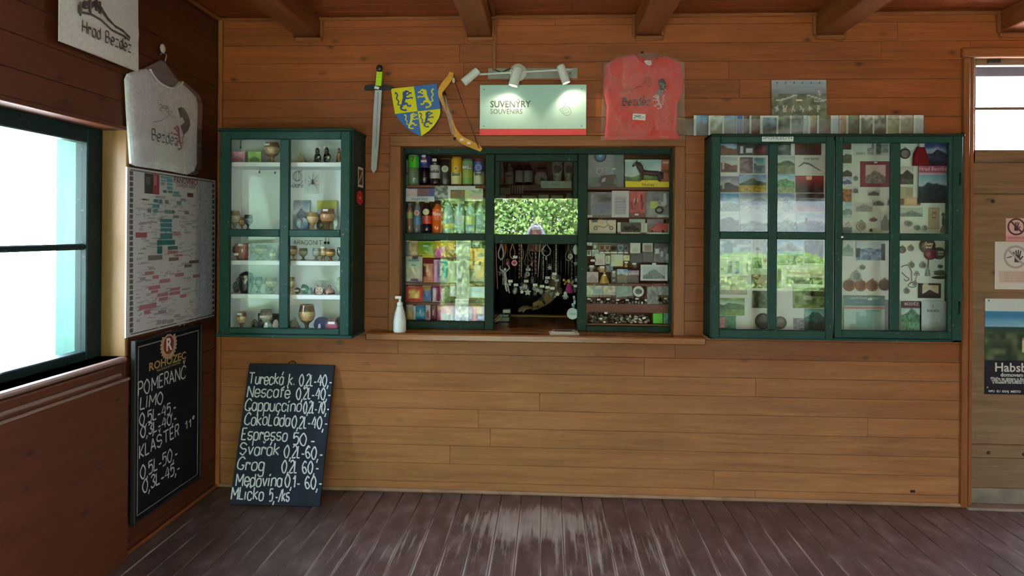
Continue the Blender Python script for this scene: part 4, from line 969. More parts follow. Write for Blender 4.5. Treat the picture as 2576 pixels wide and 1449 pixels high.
MB().box(-.02, .016, -.003, -.002, h_ * .40, h_ * .45, (236, 226, 200)).build('price_tag', MPR, t)
text('Bezděz', .02, (216, 216, 210), t, (w_ * .36, -.0035, h_ * .40))
LFY = -.075
lx = [1745, 1782, 1817, 1851, 1868, 1885, 1912, 1953, 1987, 2020, 2033, 2055, 2090, 2111, 2129, 2161, 2195, 2228, 2262, 2297]
lt = [('pale blue leaflet with a dark tree, first from the left in the leaflet row', (120, 170, 220), (60, 70, 60)), ('white and green leaflet with yellow star, second in the leaflet row', (220, 220, 224), (110, 120, 70)),
      ('sky blue leaflet with bare branches, third in the leaflet row', (130, 176, 210), (120, 120, 110)), ('narrow bright blue leaflet, fourth in the leaflet row', (70, 110, 190), (90, 100, 140)),
      ('narrow brown leaflet with pink edge, left of the grey-brown leaflet', (150, 110, 110), (70, 50, 44)), ('grey-brown leaflet, left of the price strip', (130, 120, 112), (70, 44, 40)),
      ('blue-grey leaflet under the white price strip', (150, 176, 206), (60, 74, 80)), ('dark green leaflet with a white rock, right of the price strip', (140, 146, 140), (50, 58, 50)),
      ('grey leaflet with a pale rocky ridge below the poster', (150, 160, 166), (80, 86, 84)), ('narrow white spine leaflet below the poster', (206, 212, 214), (170, 172, 176)),
      ('sepia brown leaflet of a house, below the poster right half', (186, 166, 130), (100, 74, 50)), ('green leaflet with a yellow letter shape, right below the poster', (120, 116, 90), (80, 84, 60)),
      ('white leaflet with a grey emblem, right of the poster', (196, 206, 216), (180, 200, 216)), ('narrow peach leaflet, beside the white emblem leaflet', (196, 160, 140), (150, 120, 90)),
      ('dark green leaflet with a pale figure', (130, 140, 110), (70, 86, 60)), ('pale leaflet fading to dark pines', (206, 208, 210), (80, 92, 82)),
      ('white and dark forest leaflet, fifth from the right end', (190, 196, 194), (70, 80, 72)), ('pale olive map leaflet, fourth from the right end', (196, 196, 178), (140, 140, 110)),
      ('pale grey leaflet with a dark block, third from the right end', (206, 202, 198), (150, 146, 140)), ('nearly white leaflet at the right end of the row', (206, 212, 220), (190, 194, 202))]
for i, (lb, c1, c2) in enumerate(lt):
    u0 = lx[i]; u1 = lx[i + 1] - 1 if i + 1 < len(lx) else 2322
    def lf(u, v, c1=c1, c2=c2, i=i):
        if u < .14: return (222, 224, 222)
        k = vno(u * 4, v * 6, i + 11); return lerp(c2, c1, (v - .35) * 1.6 + (k - .5) * 1.3)
    cx, _, w_, _ = BX(u0, 291, u1, 332, LFY); zt_ = P(1900, 291 if i else 290, LFY).z; zb_ = P(1787, 336, -.16).z
    o = MB().sheet(w_, zt_ - zb_ - .001, max(4, int((u1 - u0) / 2.4)), 14, lf, .0012, lambda u, v: .006 * math.sin(pi * u)).build('leaflet', MPG, None, (cx, LFY - .004 * (i % 2), zb_ + .001))
    tag(o, lb, 'leaflet', 'leaflets standing along the top of the postcard case')
cx, z0, w_, h_ = BX(1912, 291, 1957, 296, LFY - .012)
tag(MB().box(-w_ / 2, w_ / 2, -.001, 0, 0, h_, (236, 226, 222)).build('price_strip', MPR, None, (cx, LFY - .013, z0)), 'narrow white price strip taped over the leaflet row', 'label')
cx, z0, w_, h_ = BX(1722, 290, 2330, 336, LFY - .02); zb_ = P(1787, 336, -.16).z
t = thing('leaflet_holder', 'long clear plastic holder around the leaflet row on the case', 'holder', (cx, LFY, zb_ + .001))
MB().box(-w_ / 2, w_ / 2, -.019, -.0175, 0, .095, (255, 255, 255)).build('front_panel', MPB, t)
MB().box(-w_ / 2, w_ / 2, .014, .0155, 0, .10, (255, 255, 255)).build('back_panel', MPB, t)
MB().box(-w_ / 2, -w_ / 2 + .003, -.0175, .014, 0, .095, (255, 255, 255)).build('end_panel', MPB, t)
# ---------------------------------------------------------------- door notices
def dpc(name, label, cat, u0, v0, u1, v1, fn, res=3, Y=DY + .002):
    cx, z0, w_, h_ = BX(u0, v0, u1, v1, Y); t = thing(name, label, cat, (cx, Y, z0))
    MB().sheet(w_, h_, max(2, int((u1 - u0) / res)), max(2, int((v1 - v0) / res)), fn, .0015).build('sheet', MPG, t); return t, w_, h_
def hand(mb, ox, oz, s_, c, y):
    for dx_, l, a in ((-.22, .34, .25), (-.08, .46, .08), (.06, .5, -.05), (.2, .44, -.2)): ribbon(mb, [(ox + dx_ * s_, oz + .1 * s_), (ox + dx_ * s_ - a * l * s_, oz + (.1 + l) * s_)], .11 * s_, c, y)
    ribbon(mb, [(ox + .18 * s_, oz - .3 * s_), (ox + .46 * s_, oz + .08 * s_)], .11 * s_, c, y); ribbon(mb, [(ox, oz - .45 * s_), (ox, oz + .16 * s_)], .46 * s_, c, y)
def ban(mb, ox, oz, r, c, y, w_):
    ribbon(mb, [(ox + r * math.cos(k * pi / 16), oz + r * math.sin(k * pi / 16)) for k in range(33)], w_, c, y); ribbon(mb, [(ox - r * .7, oz + r * .7), (ox + r * .7, oz - r * .7)], w_, c, y)
t, w_, h_ = dpc('no_touching_notice', 'small pink notice with a dark crossed-out hand, above the larger notice on the door', 'notice', 2530, 549, 2582, 607, lambda u, v: (226, 180, 190) if v > .25 else (226, 150, 160))
mb = MB(); hand(mb, 0, h_ * .62, .05, (70, 44, 60), -.002); ban(mb, 0, h_ * .63, .046, (96, 56, 70), -.0022, .010); mb.build('hand_symbol', MPR, t)
text('NEDOTÝKAT SE', .013, (120, 60, 74), t, (0, -.0022, h_ * .14))
t, w_, h_ = dpc('no_entry_notice', 'white notice with a crossed-out black hand and pale text box on the door', 'notice', 2502, 608, 2606, 728, lambda u, v: (226, 216, 224) if not (.1 < u < .9 and .14 < v < .40) else (216, 188, 190))
mb = MB(); hand(mb, .01, h_ * .68, .07, (70, 64, 74), -.002); ban(mb, 0, h_ * .68, .062, (186, 166, 176), -.0024, .013)
ribbon(mb, [(-.05, h_ * .66), (-.02, h_ * .69)], .006, (90, 84, 90), -.002); mb.build('hand_symbol', MPR, t)
for k in range(4): text('ZÁKAZ VSTUPU', .014, (190, 150, 156), t, (0, -.0022, h_ * (.34 - .055 * k)), sx=1.3)
def hp(u, v):
    if v > .87: return (214, 224, 232)
    if v > .70: return lerp((176, 210, 236), (60, 130, 190), (v - .70) / .1 + .5 * (vno(u * 3, v * 18, 2) - .5))
    if v > .66: return (40, 70, 70)
    if v > .36:
        if u > .44 and v > .44 and v < .66 - .12 * (1 - u): return (206, 186, 160) if v < .57 else (176, 110, 90)
        return lerp((34, 50, 40), (110, 120, 90), vno(u * 14, v * 18, 4))
    return lerp((22, 20, 32), (30, 28, 44), v / .36)
t, w_, h_ = dpc('exhibition_poster', 'dark exhibition poster with a blue-sky chateau photo low on the door', 'poster', 2477, 752, 2690, 993, hp)
pxx = lambda x: (x - 220) / 2.898 / 213 * w_ - w_ / 2; pzz = lambda y: h_ - (y - 668) / 2.898 / 241 * h_
text('Habsburkové', .074, (216, 206, 204), t, (pxx(290), -.003, pzz(1172)), 'LEFT', .0012)
text('domovem v Čechách', .032, (226, 222, 226), t, (pxx(335), -.003, pzz(1224)), 'LEFT', .0006)
for k, tx in enumerate(('Přijďte na výstavu o životě', 'rodu v českých zemích, zámcích', 'a hradech od května do října')): text(tx, .020, (220, 216, 222), t, (pxx(262 + 8 * k), -.003, pzz(1252 + 14 * k)), 'LEFT', .0004)
text('NPU  EU  KRAJ  MESTO', .018, (220, 220, 226), t, (pxx(248), -.003, pzz(1345)), 'LEFT', .0004)
for x, y in ((247, 683), (242, 1318)): MB().lathe([(.006, 0), (.004, .002), (1e-6, .003)], (150, 140, 130), 8).build('drawing_pin', MME, t, loc=(pxx(x), -.002, pzz(y)), rot=(pi / 2, 0, 0))
# ================================================================ small-goods builders
def blob(mb, cx, cy, cz, rx, ry, rz, col, seed=1, n=10, m=7, amp=.25, col2=None, floor=-99, sm=False):
    vs = []; fs = []; cc = []
    for i in range(m + 1):
        for k in range(n):
            a, b = 2 * pi * k / n, pi * i / m
            q = 1 + amp * (vno(k % n * .9 + seed * 3, i * .9, seed) - .5) * 2 * (0 if i in (0, m) else 1)
            vs.append((cx + rx * q * math.sin(b) * math.cos(a), cy + ry * q * math.sin(b) * math.sin(a), max(floor, cz - rz * q * math.cos(b))))
    for i in range(m):
        for k in range(n):
            fs.append((i * n + k, i * n + (k + 1) % n, (i + 1) * n + (k + 1) % n, (i + 1) * n + k))
            cc.append(lerp(col, col2 or tuple(x * .55 for x in col), vno(k * .8, i * .8, seed + 9)))
    return mb.add(vs, fs, cc, sm)
def px2m(d, Y): return d / FPX * (Y + 4.16)
def spot(u0, v0, u1, zb, Y):           # x, width, height of a thing that stands at height zb
    cx, _, w_, _ = BX(u0, v0, u1, v0 + 10, Y); return cx, w_, P((u0 + u1) / 2, v0, Y).z - zb
def goblet(label, u0, v0, u1, zb, Y, c1, c2, tagpos=None, group='polished stone goblets'):
    cx, w_, h_ = spot(u0, v0, u1, zb, Y); r = w_ / 2; t = thing('stone_goblet', label, 'goblet', (cx, Y, zb), group=group)
    MB().lathe([(r * .6, 0, c2), (r * .6, h_ * .05, c1), (r * .26, h_ * .1, c2), (r * .22, h_ * .22, c2), (r * .34, h_ * .3, c2)], n=16).build('foot', MST, t)
    MB().lathe([(r * .34, h_ * .3, c2), (r * .8, h_ * .42, c1), (r, h_ * .6, lerp(c1, (250, 220, 160), .25)), (r * .97, h_ * .75, c2), (r * .82, h_ * .97, c1), (r * .78, h_, c1), (r * .7, h_ * .97, c2), (r * .82, h_ * .7, c2), (r * .2, h_ * .36, c2)], n=18).build('bowl', MST, t)
    if tagpos: tagbox(t, r * tagpos[0], -r * .98, h_ * tagpos[1], min(.03, r), .012)
    return t
def stone(label, u0, v0, u1, zb, Y, c, c2=None, seed=1, name='mineral_stone', cat='stone', tg=False, amp=.3):
    cx, w_, h_ = spot(u0, v0, u1, zb, Y); o = blob(MB(), 0, 0, h_ / 2, w_ / 2, w_ * .4, h_ / 2, c, seed, amp=amp, col2=c2, floor=0.0).build(name, MST, None, (cx, Y, zb))
    if tg: tagbox(o, 0, -w_ * .42, h_ * .5, .024, .012)
    return tag(o, label, cat)
def pyramid(label, u0, v0, u1, zb, Y, c):
    cx, w_, h_ = spot(u0, v0, u1, zb, Y); r = w_ / 2
    o = MB().add([(-r, -r * .6, 0), (r, -r * .6, 0), (r, r * .6, 0), (-r, r * .6, 0), (0, 0, h_)], [(0, 1, 4), (1, 2, 4), (2, 3, 4), (3, 0, 4), (3, 2, 1, 0)], [c, lerp(c, (90, 80, 70), .3), c, c, c]).build('stone_pyramid', MST, None, (cx, Y, zb))
    return tag(o, label, 'pyramid')
# ================================================================ left display cabinet
CXR = P(918, 600, 0).x; CYF = PX(885, 600, CXR).y; CXL = P(545, 600, CYF).x
czt, czb = P(715, 322, CYF).z, P(715, 850, CYF).z
cab = thing('display_cabinet', 'dark green glazed display cabinet of stone souvenirs on the wall by the corner', 'cabinet', ((CXL + CXR) / 2, 0, czb))
co = cab.location
def cb(name, mat, x0, x1, y0, y1, z0, z1, par=cab, b=.003): return MB().box(x0 - co.x, x1 - co.x, y0, y1, z0 - co.z, z1 - co.z, b=b).build(name, mat, par)
cb('side_panel', MGR, CXL, CXL + .018, CYF + .03, 0, czb, czt); cb('side_panel', MGD, CXR - .018, CXR, CYF + .03, 0, czb, czt)
cb('top_panel', MGD, CXL - .004, CXR + .004, CYF + .0, 0, czt - .018, czt); cb('bottom_panel', MGR, CXL - .004, CXR + .004, CYF + .0, 0, czb, czb + .018)
cb('back_panel', MWH, CXL + .018, CXR - .018, -.012, -.002, czb + .018, czt - .018)
for x0 in (CXL + .018, CXR - .020): cb('lining', MWH, x0, x0 + .002, CYF + .035, -.012, czb + .018, czt - .018, b=0)
cxf = lambda u, y=CYF: P(u, 600, y).x
czf = lambda v, u=715, y=CYF: P(u, v, y).z
SHY = CYF + .045
shb = [P(715, v, SHY).z for v in (408, 579, 656, 741)] + [czb + .022]; shz = [z + .0008 for z in shb]
for z in shb[:4]: cb('shelf', MWH, CXL + .02, CXR - .02, SHY, -.012, z - .026, z, b=.002)
cb('floor_lining', MWH, CXL + .02, CXR - .02, SHY - .02, -.012, czb + .018, shb[4], b=0)
door = bpy.data.objects.new('door', None); COL.objects.link(door); door.parent = cab
D0, D1 = CYF - .004, CYF + .026
def db(name, u0, u1, v0, v1, m=MGR): return cb(name, m, cxf(u0), cxf(u1), D0, D1, czf(v1), czf(v0), door, .005)
db('stile', 552, 577, 330, 840); db('stile', 856, 880, 330, 842); db('muntin', 703, 727, 350, 826)
db('rail', 577, 856, 330, 350); db('rail', 577, 856, 826, 841); db('muntin', 577, 703, 577, 596); db('muntin', 727, 856, 577, 596)
for a in ((576, 704, 349, 578), (726, 857, 349, 578), (576, 704, 595, 827), (726, 857, 595, 827)): cb('glass_pane', MGL, cxf(a[0]), cxf(a[1]), CYF + .010, CYF + .0135, czf(a[3]), czf(a[2]), door, 0)
MB().lathe([(.009, 0), (.009, .004), (.004, .005), (.004, .007), (1e-6, .0072)], (200, 204, 204), 14).build('lock', MME, door, (cxf(865) - co.x, D0, czf(588) - co.z), (pi / 2, 0, 0))
MB().lathe([(.004, 0), (.003, .003), (1e-6, .004)], (220, 224, 224), 10).build('door_pin', MME, door, (cxf(872) - co.x, D0, czf(577) - co.z), (pi / 2, 0, 0))
# stickers on the cabinet's right side
def side(u0, v0, u1, v1):
    a, b = PX(u0, (v0 + v1) / 2, CXR), PX(u1, (v0 + v1) / 2, CXR); t_, o = PX((u0 + u1) / 2, v0, CXR), PX((u0 + u1) / 2, v1, CXR)
    return (a.y + b.y) / 2, o.z, b.y - a.y, t_.z - o.z
y_, z_, w_, h_ = side(893, 421, 920, 471); y_ = min(y_, -.06); w_ = min(w_, .11)
st = MB().sheet(w_, h_, 14, 14, lambda u, v: (226, 220, 214) if u < .08 or u > .92 or v < .08 or v > .92 else ((214, 196, 170) if abs((v - .5) - (u - .5) * .8) < .06 and .2 < u < .85 else (86, 58, 42)), .0006).build('bone_sticker', MPR, cab, (CXR - co.x + .0004, y_, z_ - co.z), (0, 0, pi / 2), 'white-framed brown sticker with a pale bone')
y_, z_, w_, h_ = side(897, 480, 913, 516)
MB().prism([(w_ * .5 * math.cos(k * pi / 12) * (1.08 if k % 2 else .96), h_ / 2 + h_ * .5 * math.sin(k * pi / 12)) for k in range(24)], -.0006, 0, (196, 34, 40)).build('oval_sticker', MPR, cab, (CXR - co.x + .0004, max(-.2, y_), z_ - co.z), (0, 0, pi / 2), 'red oval sticker')
text('SALE', .02, (236, 190, 190), cab, (CXR - co.x + .0014, max(-.2, y_), z_ - co.z + h_ / 2), rot=(0, 0, pi / 2)).name = 'sticker_print'
YI = CYF + .11                                          # where most stone wares stand
# -- top row
for u0, u1, c, ink, lb in ((580, 616, (226, 160, 176), (150, 90, 110), 'pink little card with a castle print, top shelf left'), (624, 657, (160, 200, 110), (70, 90, 50), 'green little card with a castle print, beside the pink card')):
    t = card('souvenir_card', lb, 'card', u0, 377, u1, 406, YI, sketch(4, c, ink, .3, .25, .08), 2.2); t.location.z = shz[0] + .0005
    tagbox(t, .02, -.0018, .06, .016, .008)
goblet('beige stone vase with a dark neck on the top shelf, left pane', 666, 358, 703, shz[0], YI, (200, 170, 136), (150, 110, 84), (-.3, .85))
pyramid('small beige stone pyramid on the top shelf, right pane', 744, 381, 770, shz[0], YI, (190, 176, 150))
def critter(label, u0, v0, u1, zb, Y, c, c2, seed=1, name='animal_figurine', hair=True):
    cx, w_, h_ = spot(u0, v0, u1, zb, Y); t = thing(name, label, 'figurine', (cx, Y, zb)); r = w_ / 2
    blob(MB(), 0, 0, h_ * .32, r * .8, r * .6, h_ * .32, c, seed, amp=.15).build('body', MST, t)
    for s_ in (-1, 1): MB().ball(s_ * r * .55, -r * .4, h_ * .12, r * .22, r * .3, h_ * .12, lerp(c, c2, .4)).build('foot', MST, t)
    blob(MB(), 0, -r * .15, h_ * .68, r * .5, r * .45, h_ * .24, lerp(c, c2, .2), seed + 2, amp=.1).build('head', MST, t)
    for s_ in (-1, 1): MB().ball(s_ * r * .2, -r * .55, h_ * .7, r * .08, r * .08, r * .08, (230, 226, 220), 8, 5).build('eye', MPL, t)
    if hair:
        rd = random.Random(seed)
        for k in range(9):
            a = rd.uniform(-1, 1); MB().tube([(a * r * .5, 0, h_ * .8), (a * r * .8, -r * .1, h_ * rd.uniform(.9, 1.0)), (a * r * 1.05, -r * .2, h_ * rd.uniform(.55, .9))], [.003, .0025, .0015], c2, 5).build('quill', MPL, t)
    return t
critter('black and white bristly figurine with two white noses, top shelf', 788, 368, 810, shz[0], YI, (40, 38, 40), (226, 226, 224), 3)
critter('second black bristly figurine right of its twin, top shelf', 811, 367, 834, shz[0], YI - .01, (48, 44, 44), (214, 214, 214), 5)
critter('orange-brown figurine at the right end of the top shelf', 845, 369, 862, shz[0], YI, (170, 104, 48), (90, 60, 40), 6, hair=False)
# -- second row
YB = -.020
def hang(label, name, cat, u, v0, v1, Y, build):
    t = thing(name, label, cat, (P(u, v0, Y).x, Y, P(u, v0, Y).z)); h_ = P(u, v0, Y).z - P(u, v1, Y).z; build(t, h_); return t
def pend(t, h_):
    for s_ in (-1, 1): MB().tube([(s_ * .012, 0, 0), (s_ * .010, -.002, -h_ * .45), (0, -.003, -h_ * .7)], .002, (110, 106, 110)).build('cord', MPL, t)
    MB().ball(0, -.006, -h_ * .85, .011, .006, .014, (150, 146, 150)).build('pendant_drop', MST, t)
    MB().box(-.022, .022, -.010, -.009, -h_, .004).build('plastic_bag', MFO, t)
hang('small grey pendant in a clear bag, upper left of the cabinet', 'pendant', 'pendant', 597, 433, 465, YB, pend)
def hook(t, h_): MB().tube([(0, 0, 0), (0, -.02, -h_ * .3), (0, -.02, -h_)], .002, (90, 88, 90)).build('wire', MME, t); MB().ball(0, -.02, -h_, .005, .005, .006, (70, 66, 70)).build('bead', MPL, t)
hang('thin black cord hanging over the pink card', 'cord_hook', 'cord', 609, 350, 372, YB - .03, hook)
hang('metal hook on the back wall under the top shelf', 'wall_hook', 'hook', 656, 426, 434, YB, hook)
hang('metal hook with a dark bead beside the mullion', 'wall_hook', 'hook', 695, 432, 436, YB, hook)
t = card('map_sign', 'white paper sign with a drawn globe and the word MAPY', 'sign', 726, 424, 766, 474, YB, lambda u, v: (216, 222, 224), 6)
w_ = px2m(40, YB); q = MB()
for r in (.030, .022, .010): ribbon(q, [(.006 + r * math.cos(k * pi / 10), .075 + .03 * math.sin(k * pi / 10)) for k in range(21)], .0022, (60, 66, 72), -.002)
ribbon(q, smooth([(-.02, .03), (.0, .022), (.03, .028), (.036, .05)]), .003, (50, 54, 60), -.002); ribbon(q, smooth([(.01, .108), (.03, .106), (.036, .116)]), .003, (60, 64, 70), -.002)
q.build('globe_drawing', MPR, t); text('MAPY', .028, (86, 88, 92), t, (0, -.002, .012), sx=1.25)
def spider(t, h_):
    MB().box(-.046, .046, -.022, -.021, -h_, 0).build('plastic_bag', MFO, t)
    MB().ball(0, -.010, -h_ * .52, .008, .006, .011, (90, 40, 30)).build('body', MPL, t); MB().ball(0, -.010, -h_ * .42, .006, .005, .007, (40, 28, 26)).build('head', MPL, t)
    for s_ in (-1, 1):
        for k in range(4): MB().tube([(0, -.010, -h_ * .48), (s_ * (.02 + .004 * k), -.014, -h_ * (.30 + .16 * k)), (s_ * (.034 - .004 * abs(k - 1)), -.006, -h_ * (.2 + .22 * k))], .0013, (150, 80, 64), 5).build('leg', MPL, t)
    MB().tube([(0, -.01, -h_ * .4), (.002, -.012, -h_ * .12)], .0015, (90, 90, 90)).build('cord', MPL, t)
hang('toy spider with red-brown legs in a clear bag on the back wall', 'toy_spider', 'toy', 788, 430, 488, YB, spider)
for u0, u1, fn, lb in ((737, 779, land(5, (120, 130, 150), (90, 96, 104), (70, 80, 96), .5, .2), 'blue-grey map booklet standing at the back of the second shelf'),
                       (797, 847, blocks(land(8, (150, 190, 200), (90, 130, 90), (150, 160, 110), .5, .1), [(0, .72, 1, 1, (190, 190, 90))]), 'booklet with a yellow-green top band behind the amber goblet')):
    o = card('map_booklet', lb, 'booklet', u0, 502, u1, 577, YB - .01, fn, 3, t=.005); o.location.z = shz[1] + .0005; o.rotation_euler = (-.05, 0, 0)
goblet('pale beige goblet with a rounded bowl, second shelf right pane', 772, 534, 801, shz[1], YI, (206, 170, 130), (170, 130, 90))
goblet('amber-brown goblet with banded rings, second shelf at right', 806, 525, 843, shz[1], YI - .01, (176, 120, 80), (110, 66, 40), (0, .92))
stone('blue and white crystal stone on the second shelf', 740, 547, 772, shz[1], YI - .03, (90, 130, 170), (180, 200, 214), 4)
stone('dark rough stone between the two goblets on the second shelf', 797, 552, 812, shz[1], YI + .04, (70, 56, 46), (110, 90, 70), 8)
goblet('pale cream goblet at the left end of the second shelf', 577, 531, 604, shz[1], YI, (210, 196, 170), (170, 146, 116))
goblet('small brown goblet behind the dark blue cup', 600, 546, 618, shz[1], YI + .05, (176, 140, 100), (130, 96, 64))
goblet('dark blue stone cup on the second shelf', 614, 540, 636, shz[1], YI - .01, (50, 50, 84), (30, 30, 50))
stone('clear glassy stone at the right end of the second shelf', 838, 540, 851, shz[1], YI, (170, 186, 190), (210, 220, 224), 9)
# -- third row
def pot(label, u0, v0, u1, zb, Y, c, c2, tags=(), name='stone_pot', lid=False):
    cx, w_, h_ = spot(u0, v0, u1, zb, Y); r = w_ * .42; t = thing(name, label, 'pot', (cx, Y, zb))
    MB().lathe([(r * .7, 0, c2), (r * .75, h_ * .08, c), (r, h_ * .4, c), (r * .98, h_ * .7, lerp(c, (220, 170, 140), .3)), (r * .9, h_ * .82, c), (r * .94, h_ * .86, c2), (r * .84, h_ * .86, c2), (r * .8, h_ * .5, c2), (1e-6, h_ * .3, c2)], n=18).build('pot_body', MST, t)
    for s_ in (-1, 1): MB().tube([(s_ * r * .9, 0, h_ * .35), (s_ * r * 1.25, 0, h_ * .45), (s_ * r * 1.2, 0, h_ * .66), (s_ * r * .9, 0, h_ * .74)], .006, c2).build('handle', MST, t)
    if lid:
        MB().lathe([(r * .95, h_ * .86, c), (r * .6, h_ * .95, c2), (r * .1, h_, c), (1e-6, h_ * 1.02, c)], n=14).build('lid', MST, t)
    for a in tags: tagbox(t, r * a[0], -r * 1.0, h_ * a[1], .028, .013)
    return t
pot('red-brown two-handled stone pot with price tags, third shelf left', 588, 606, 637, shz[2], YI, (150, 92, 76), (100, 56, 44), ((.1, .8), (-.4, .3)))
goblet('greenish stone goblet behind the left mullion, third shelf', 640, 616, 672, shz[2], YI + .02, (150, 156, 96), (110, 110, 64))
stone('pale green polished egg on the third shelf', 674, 626, 698, shz[2], YI, (190, 200, 150), (140, 150, 100), 3, amp=.05)
goblet('olive stone goblet beside the mullion under the word ARAGONIT', 727, 618, 748, shz[2], YI, (160, 140, 96), (110, 90, 60))
goblet('small grey glassy goblet, third shelf right pane', 752, 624, 774, shz[2], YI + .01, (170, 166, 150), (120, 120, 110))
goblet('pale translucent goblet in the middle of the third shelf', 786, 624, 806, shz[2], YI + .05, (206, 202, 192), (170, 166, 156))
stone('small white pebble with markings on the third shelf', 798, 641, 812, shz[2], YI - .03, (196, 190, 180), (120, 110, 100), 5)
goblet('pale gold goblet behind the amber ring-banded goblet', 806, 624, 823, shz[2], YI + .03, (206, 176, 120), (150, 120, 80), (.0, 1.05))
goblet('glossy amber goblet with carved rings, third shelf right', 820, 626, 844, shz[2], YI - .02, (180, 120, 60), (110, 64, 30))
goblet('dark green goblet at the right end of the third shelf', 848, 622, 862, shz[2], YI, (50, 90, 80), (30, 56, 50))
wr = MB(); a, b = P(739, 615, YB), P(811, 615, YB); handwrite(wr, 'ARAGONIT', 0, 0, .026, b.x - a.x, (90, 92, 96), .0032, .03, None, -.003)
o = wr.build('aragonite_sign', MPR, None, (a.x, YB + .002, a.z)); tag(o, 'hand-lettered word ARAGONIT on the cabinet back wall', 'sign')
for k, u in enumerate((819, 827)):
    def ear(t, h_): MB().tube([(0, 0, 0), (.002, -.004, -h_ * .5)], .0012, (70, 70, 74)).build('ear_wire', MME, t); MB().ball(0, -.006, -h_ * .75, .008, .008, .009, (24, 22, 24)).build('bead', MST, t)
    hang(('left', 'right')[k] + ' black bead earring hanging beside the lettering ARAGONIT', 'earring', 'earring', u, 598, 615, YB, ear)
# -- fourth row
pot('glossy black stone jug with a twisted handle, fourth shelf left', 598, 683, 640, shz[3], YI, (34, 34, 44), (18, 18, 24), (), 'stone_jug', True)
stone('rough dark grey stone at the left end of the fourth shelf', 586, 708, 600, shz[3], YI + .03, (120, 122, 124), (80, 80, 84), 6)
goblet('dark green glass goblet behind the black jug, fourth shelf', 642, 696, 660, shz[3], YI + .03, (110, 130, 96), (70, 84, 60))
goblet('olive green goblet left of the mullion, fourth shelf', 668, 697, 697, shz[3], YI, (170, 160, 110), (120, 110, 70))
stone('clear pointed crystal on the fourth shelf', 655, 715, 668, shz[3], YI - .02, (200, 206, 200), (160, 170, 160), 2)
goblet('yellow-green goblet right of the mullion, fourth shelf', 724, 697, 742, shz[3], YI, (186, 190, 130), (140, 150, 90))
stone('dark pebble with a white tag, fourth shelf right pane', 741, 723, 756, shz[3], YI, (90, 76, 72), (130, 110, 100), 3, tg=True)
stone('green fluorite stone with a white tag', 756, 715, 776, shz[3], YI, (120, 180, 170), (170, 206, 196), 5, tg=True)
stone('small green stone chip beside the dice, fourth shelf', 776, 724, 787, shz[3], YI - .02, (150, 196, 186), (100, 140, 130), 7)
critter('cream puppy figurine with a striped head, fourth shelf', 788, 713, 806, shz[3], YI + .02, (200, 180, 160), (230, 224, 214), 8, hair=False)
cx, w_, h_ = spot(796, 725, 815, shz[3], YI - .03)
t = thing('stone_cylinder', 'beige stone roll with five black dots on its face', 'stone', (cx, YI - .03, shz[3])); MB().lathe([(w_ / 2, -.02), (w_ / 2, .02)], (206, 186, 170), 18).build('roll', MST, t, (0, 0, w_ / 2), (pi / 2, 0, 0))
for a, b in ((-.4, .4), (.4, .4), (0, 0), (-.4, -.4), (.4, -.4)): MB().lathe([(.0035, 0), (1e-6, .001)], (40, 30, 30), 8).build('dot', MPL, t, (a * w_ / 2, -.0205, w_ / 2 + b * w_ / 2), (pi / 2, 0, 0))
cx, w_, h_ = spot(816, 717, 843, shz[3], YI - .01)
t = thing('stone_bell', 'pink-beige stone bell on a dark base, fourth shelf right', 'bell', (cx, YI - .01, shz[3])); MB().lathe([(w_ * .5, 0, (90, 60, 50)), (w_ * .48, h_ * .2, (190, 150, 136)), (w_ * .4, h_ * .45, (190, 150, 136)), (w_ * .12, h_ * .7, (190, 150, 136)), (w_ * .1, h_ * .8, (90, 80, 80)), (w_ * .16, h_ * .92, (90, 80, 80)), (1e-6, h_)], n=16).build('bell_body', MST, t)
stone('pale green egg half hidden at the right end of the fourth shelf', 844, 697, 862, shz[3], YI, (190, 206, 180), (150, 170, 140), 11, amp=.05)
# -- bottom row
goblet('small beige goblet at the left of the bottom shelf', 596, 784, 620, shz[4], YI, (206, 176, 146), (150, 110, 84), (0, .9))
t = card('framed_picture', 'dark-framed picture standing behind the tagged goblet, bottom shelf', 'picture', 650, 776, 702, 812, YB - .02, blocks(lambda u, v: (190, 196, 200), [(0, 0, 1, .1, (44, 50, 62)), (0, .86, 1, 1, (44, 50, 62)), (0, 0, .07, 1, (44, 50, 62)), (.7, 0, 1, 1, (70, 80, 90)), (.76, .45, .92, .62, (226, 230, 230))]), 2.2, t=.006); t.location.z = shz[4]
goblet('clear grey goblet with a white tag, bottom shelf left', 654, 779, 685, shz[4], YI, (190, 176, 166), (140, 120, 110), (-.2, .7))
stone('small black and white stone, bottom shelf left', 633, 803, 650, shz[4], YI - .02, (170, 160, 150), (50, 46, 46), 3)
stone('black shiny stone beside the tag, bottom shelf', 648, 801, 664, shz[4], YI - .03, (44, 44, 48), (90, 90, 90), 4)
stone('pale green rounded stone with a tag, bottom shelf', 662, 806, 684, shz[4], YI - .045, (170, 190, 170), (130, 150, 140), 5, tg=True)
stone('black lump behind the white stone, bottom shelf', 678, 791, 698, shz[4], YI + .02, (36, 34, 36), (70, 66, 66), 6)
stone('white rounded stone beside the mullion, bottom shelf', 686, 803, 703, shz[4], YI - .03, (226, 220, 214), (206, 180, 170), 7, amp=.1)
goblet('large brown marbled goblet on a narrow foot, bottom shelf right', 752, 766, 792, shz[4], YI, (190, 156, 110), (110, 84, 56))
pyramid('grey-brown stone pyramid with a tag, bottom shelf', 727, 795, 757, shz[4], YI, (150, 140, 124))
stone('blue-grey rough chip in front of the pyramid', 728, 806, 742, shz[4], YI - .04, (110, 110, 104), (150, 150, 140), 12)
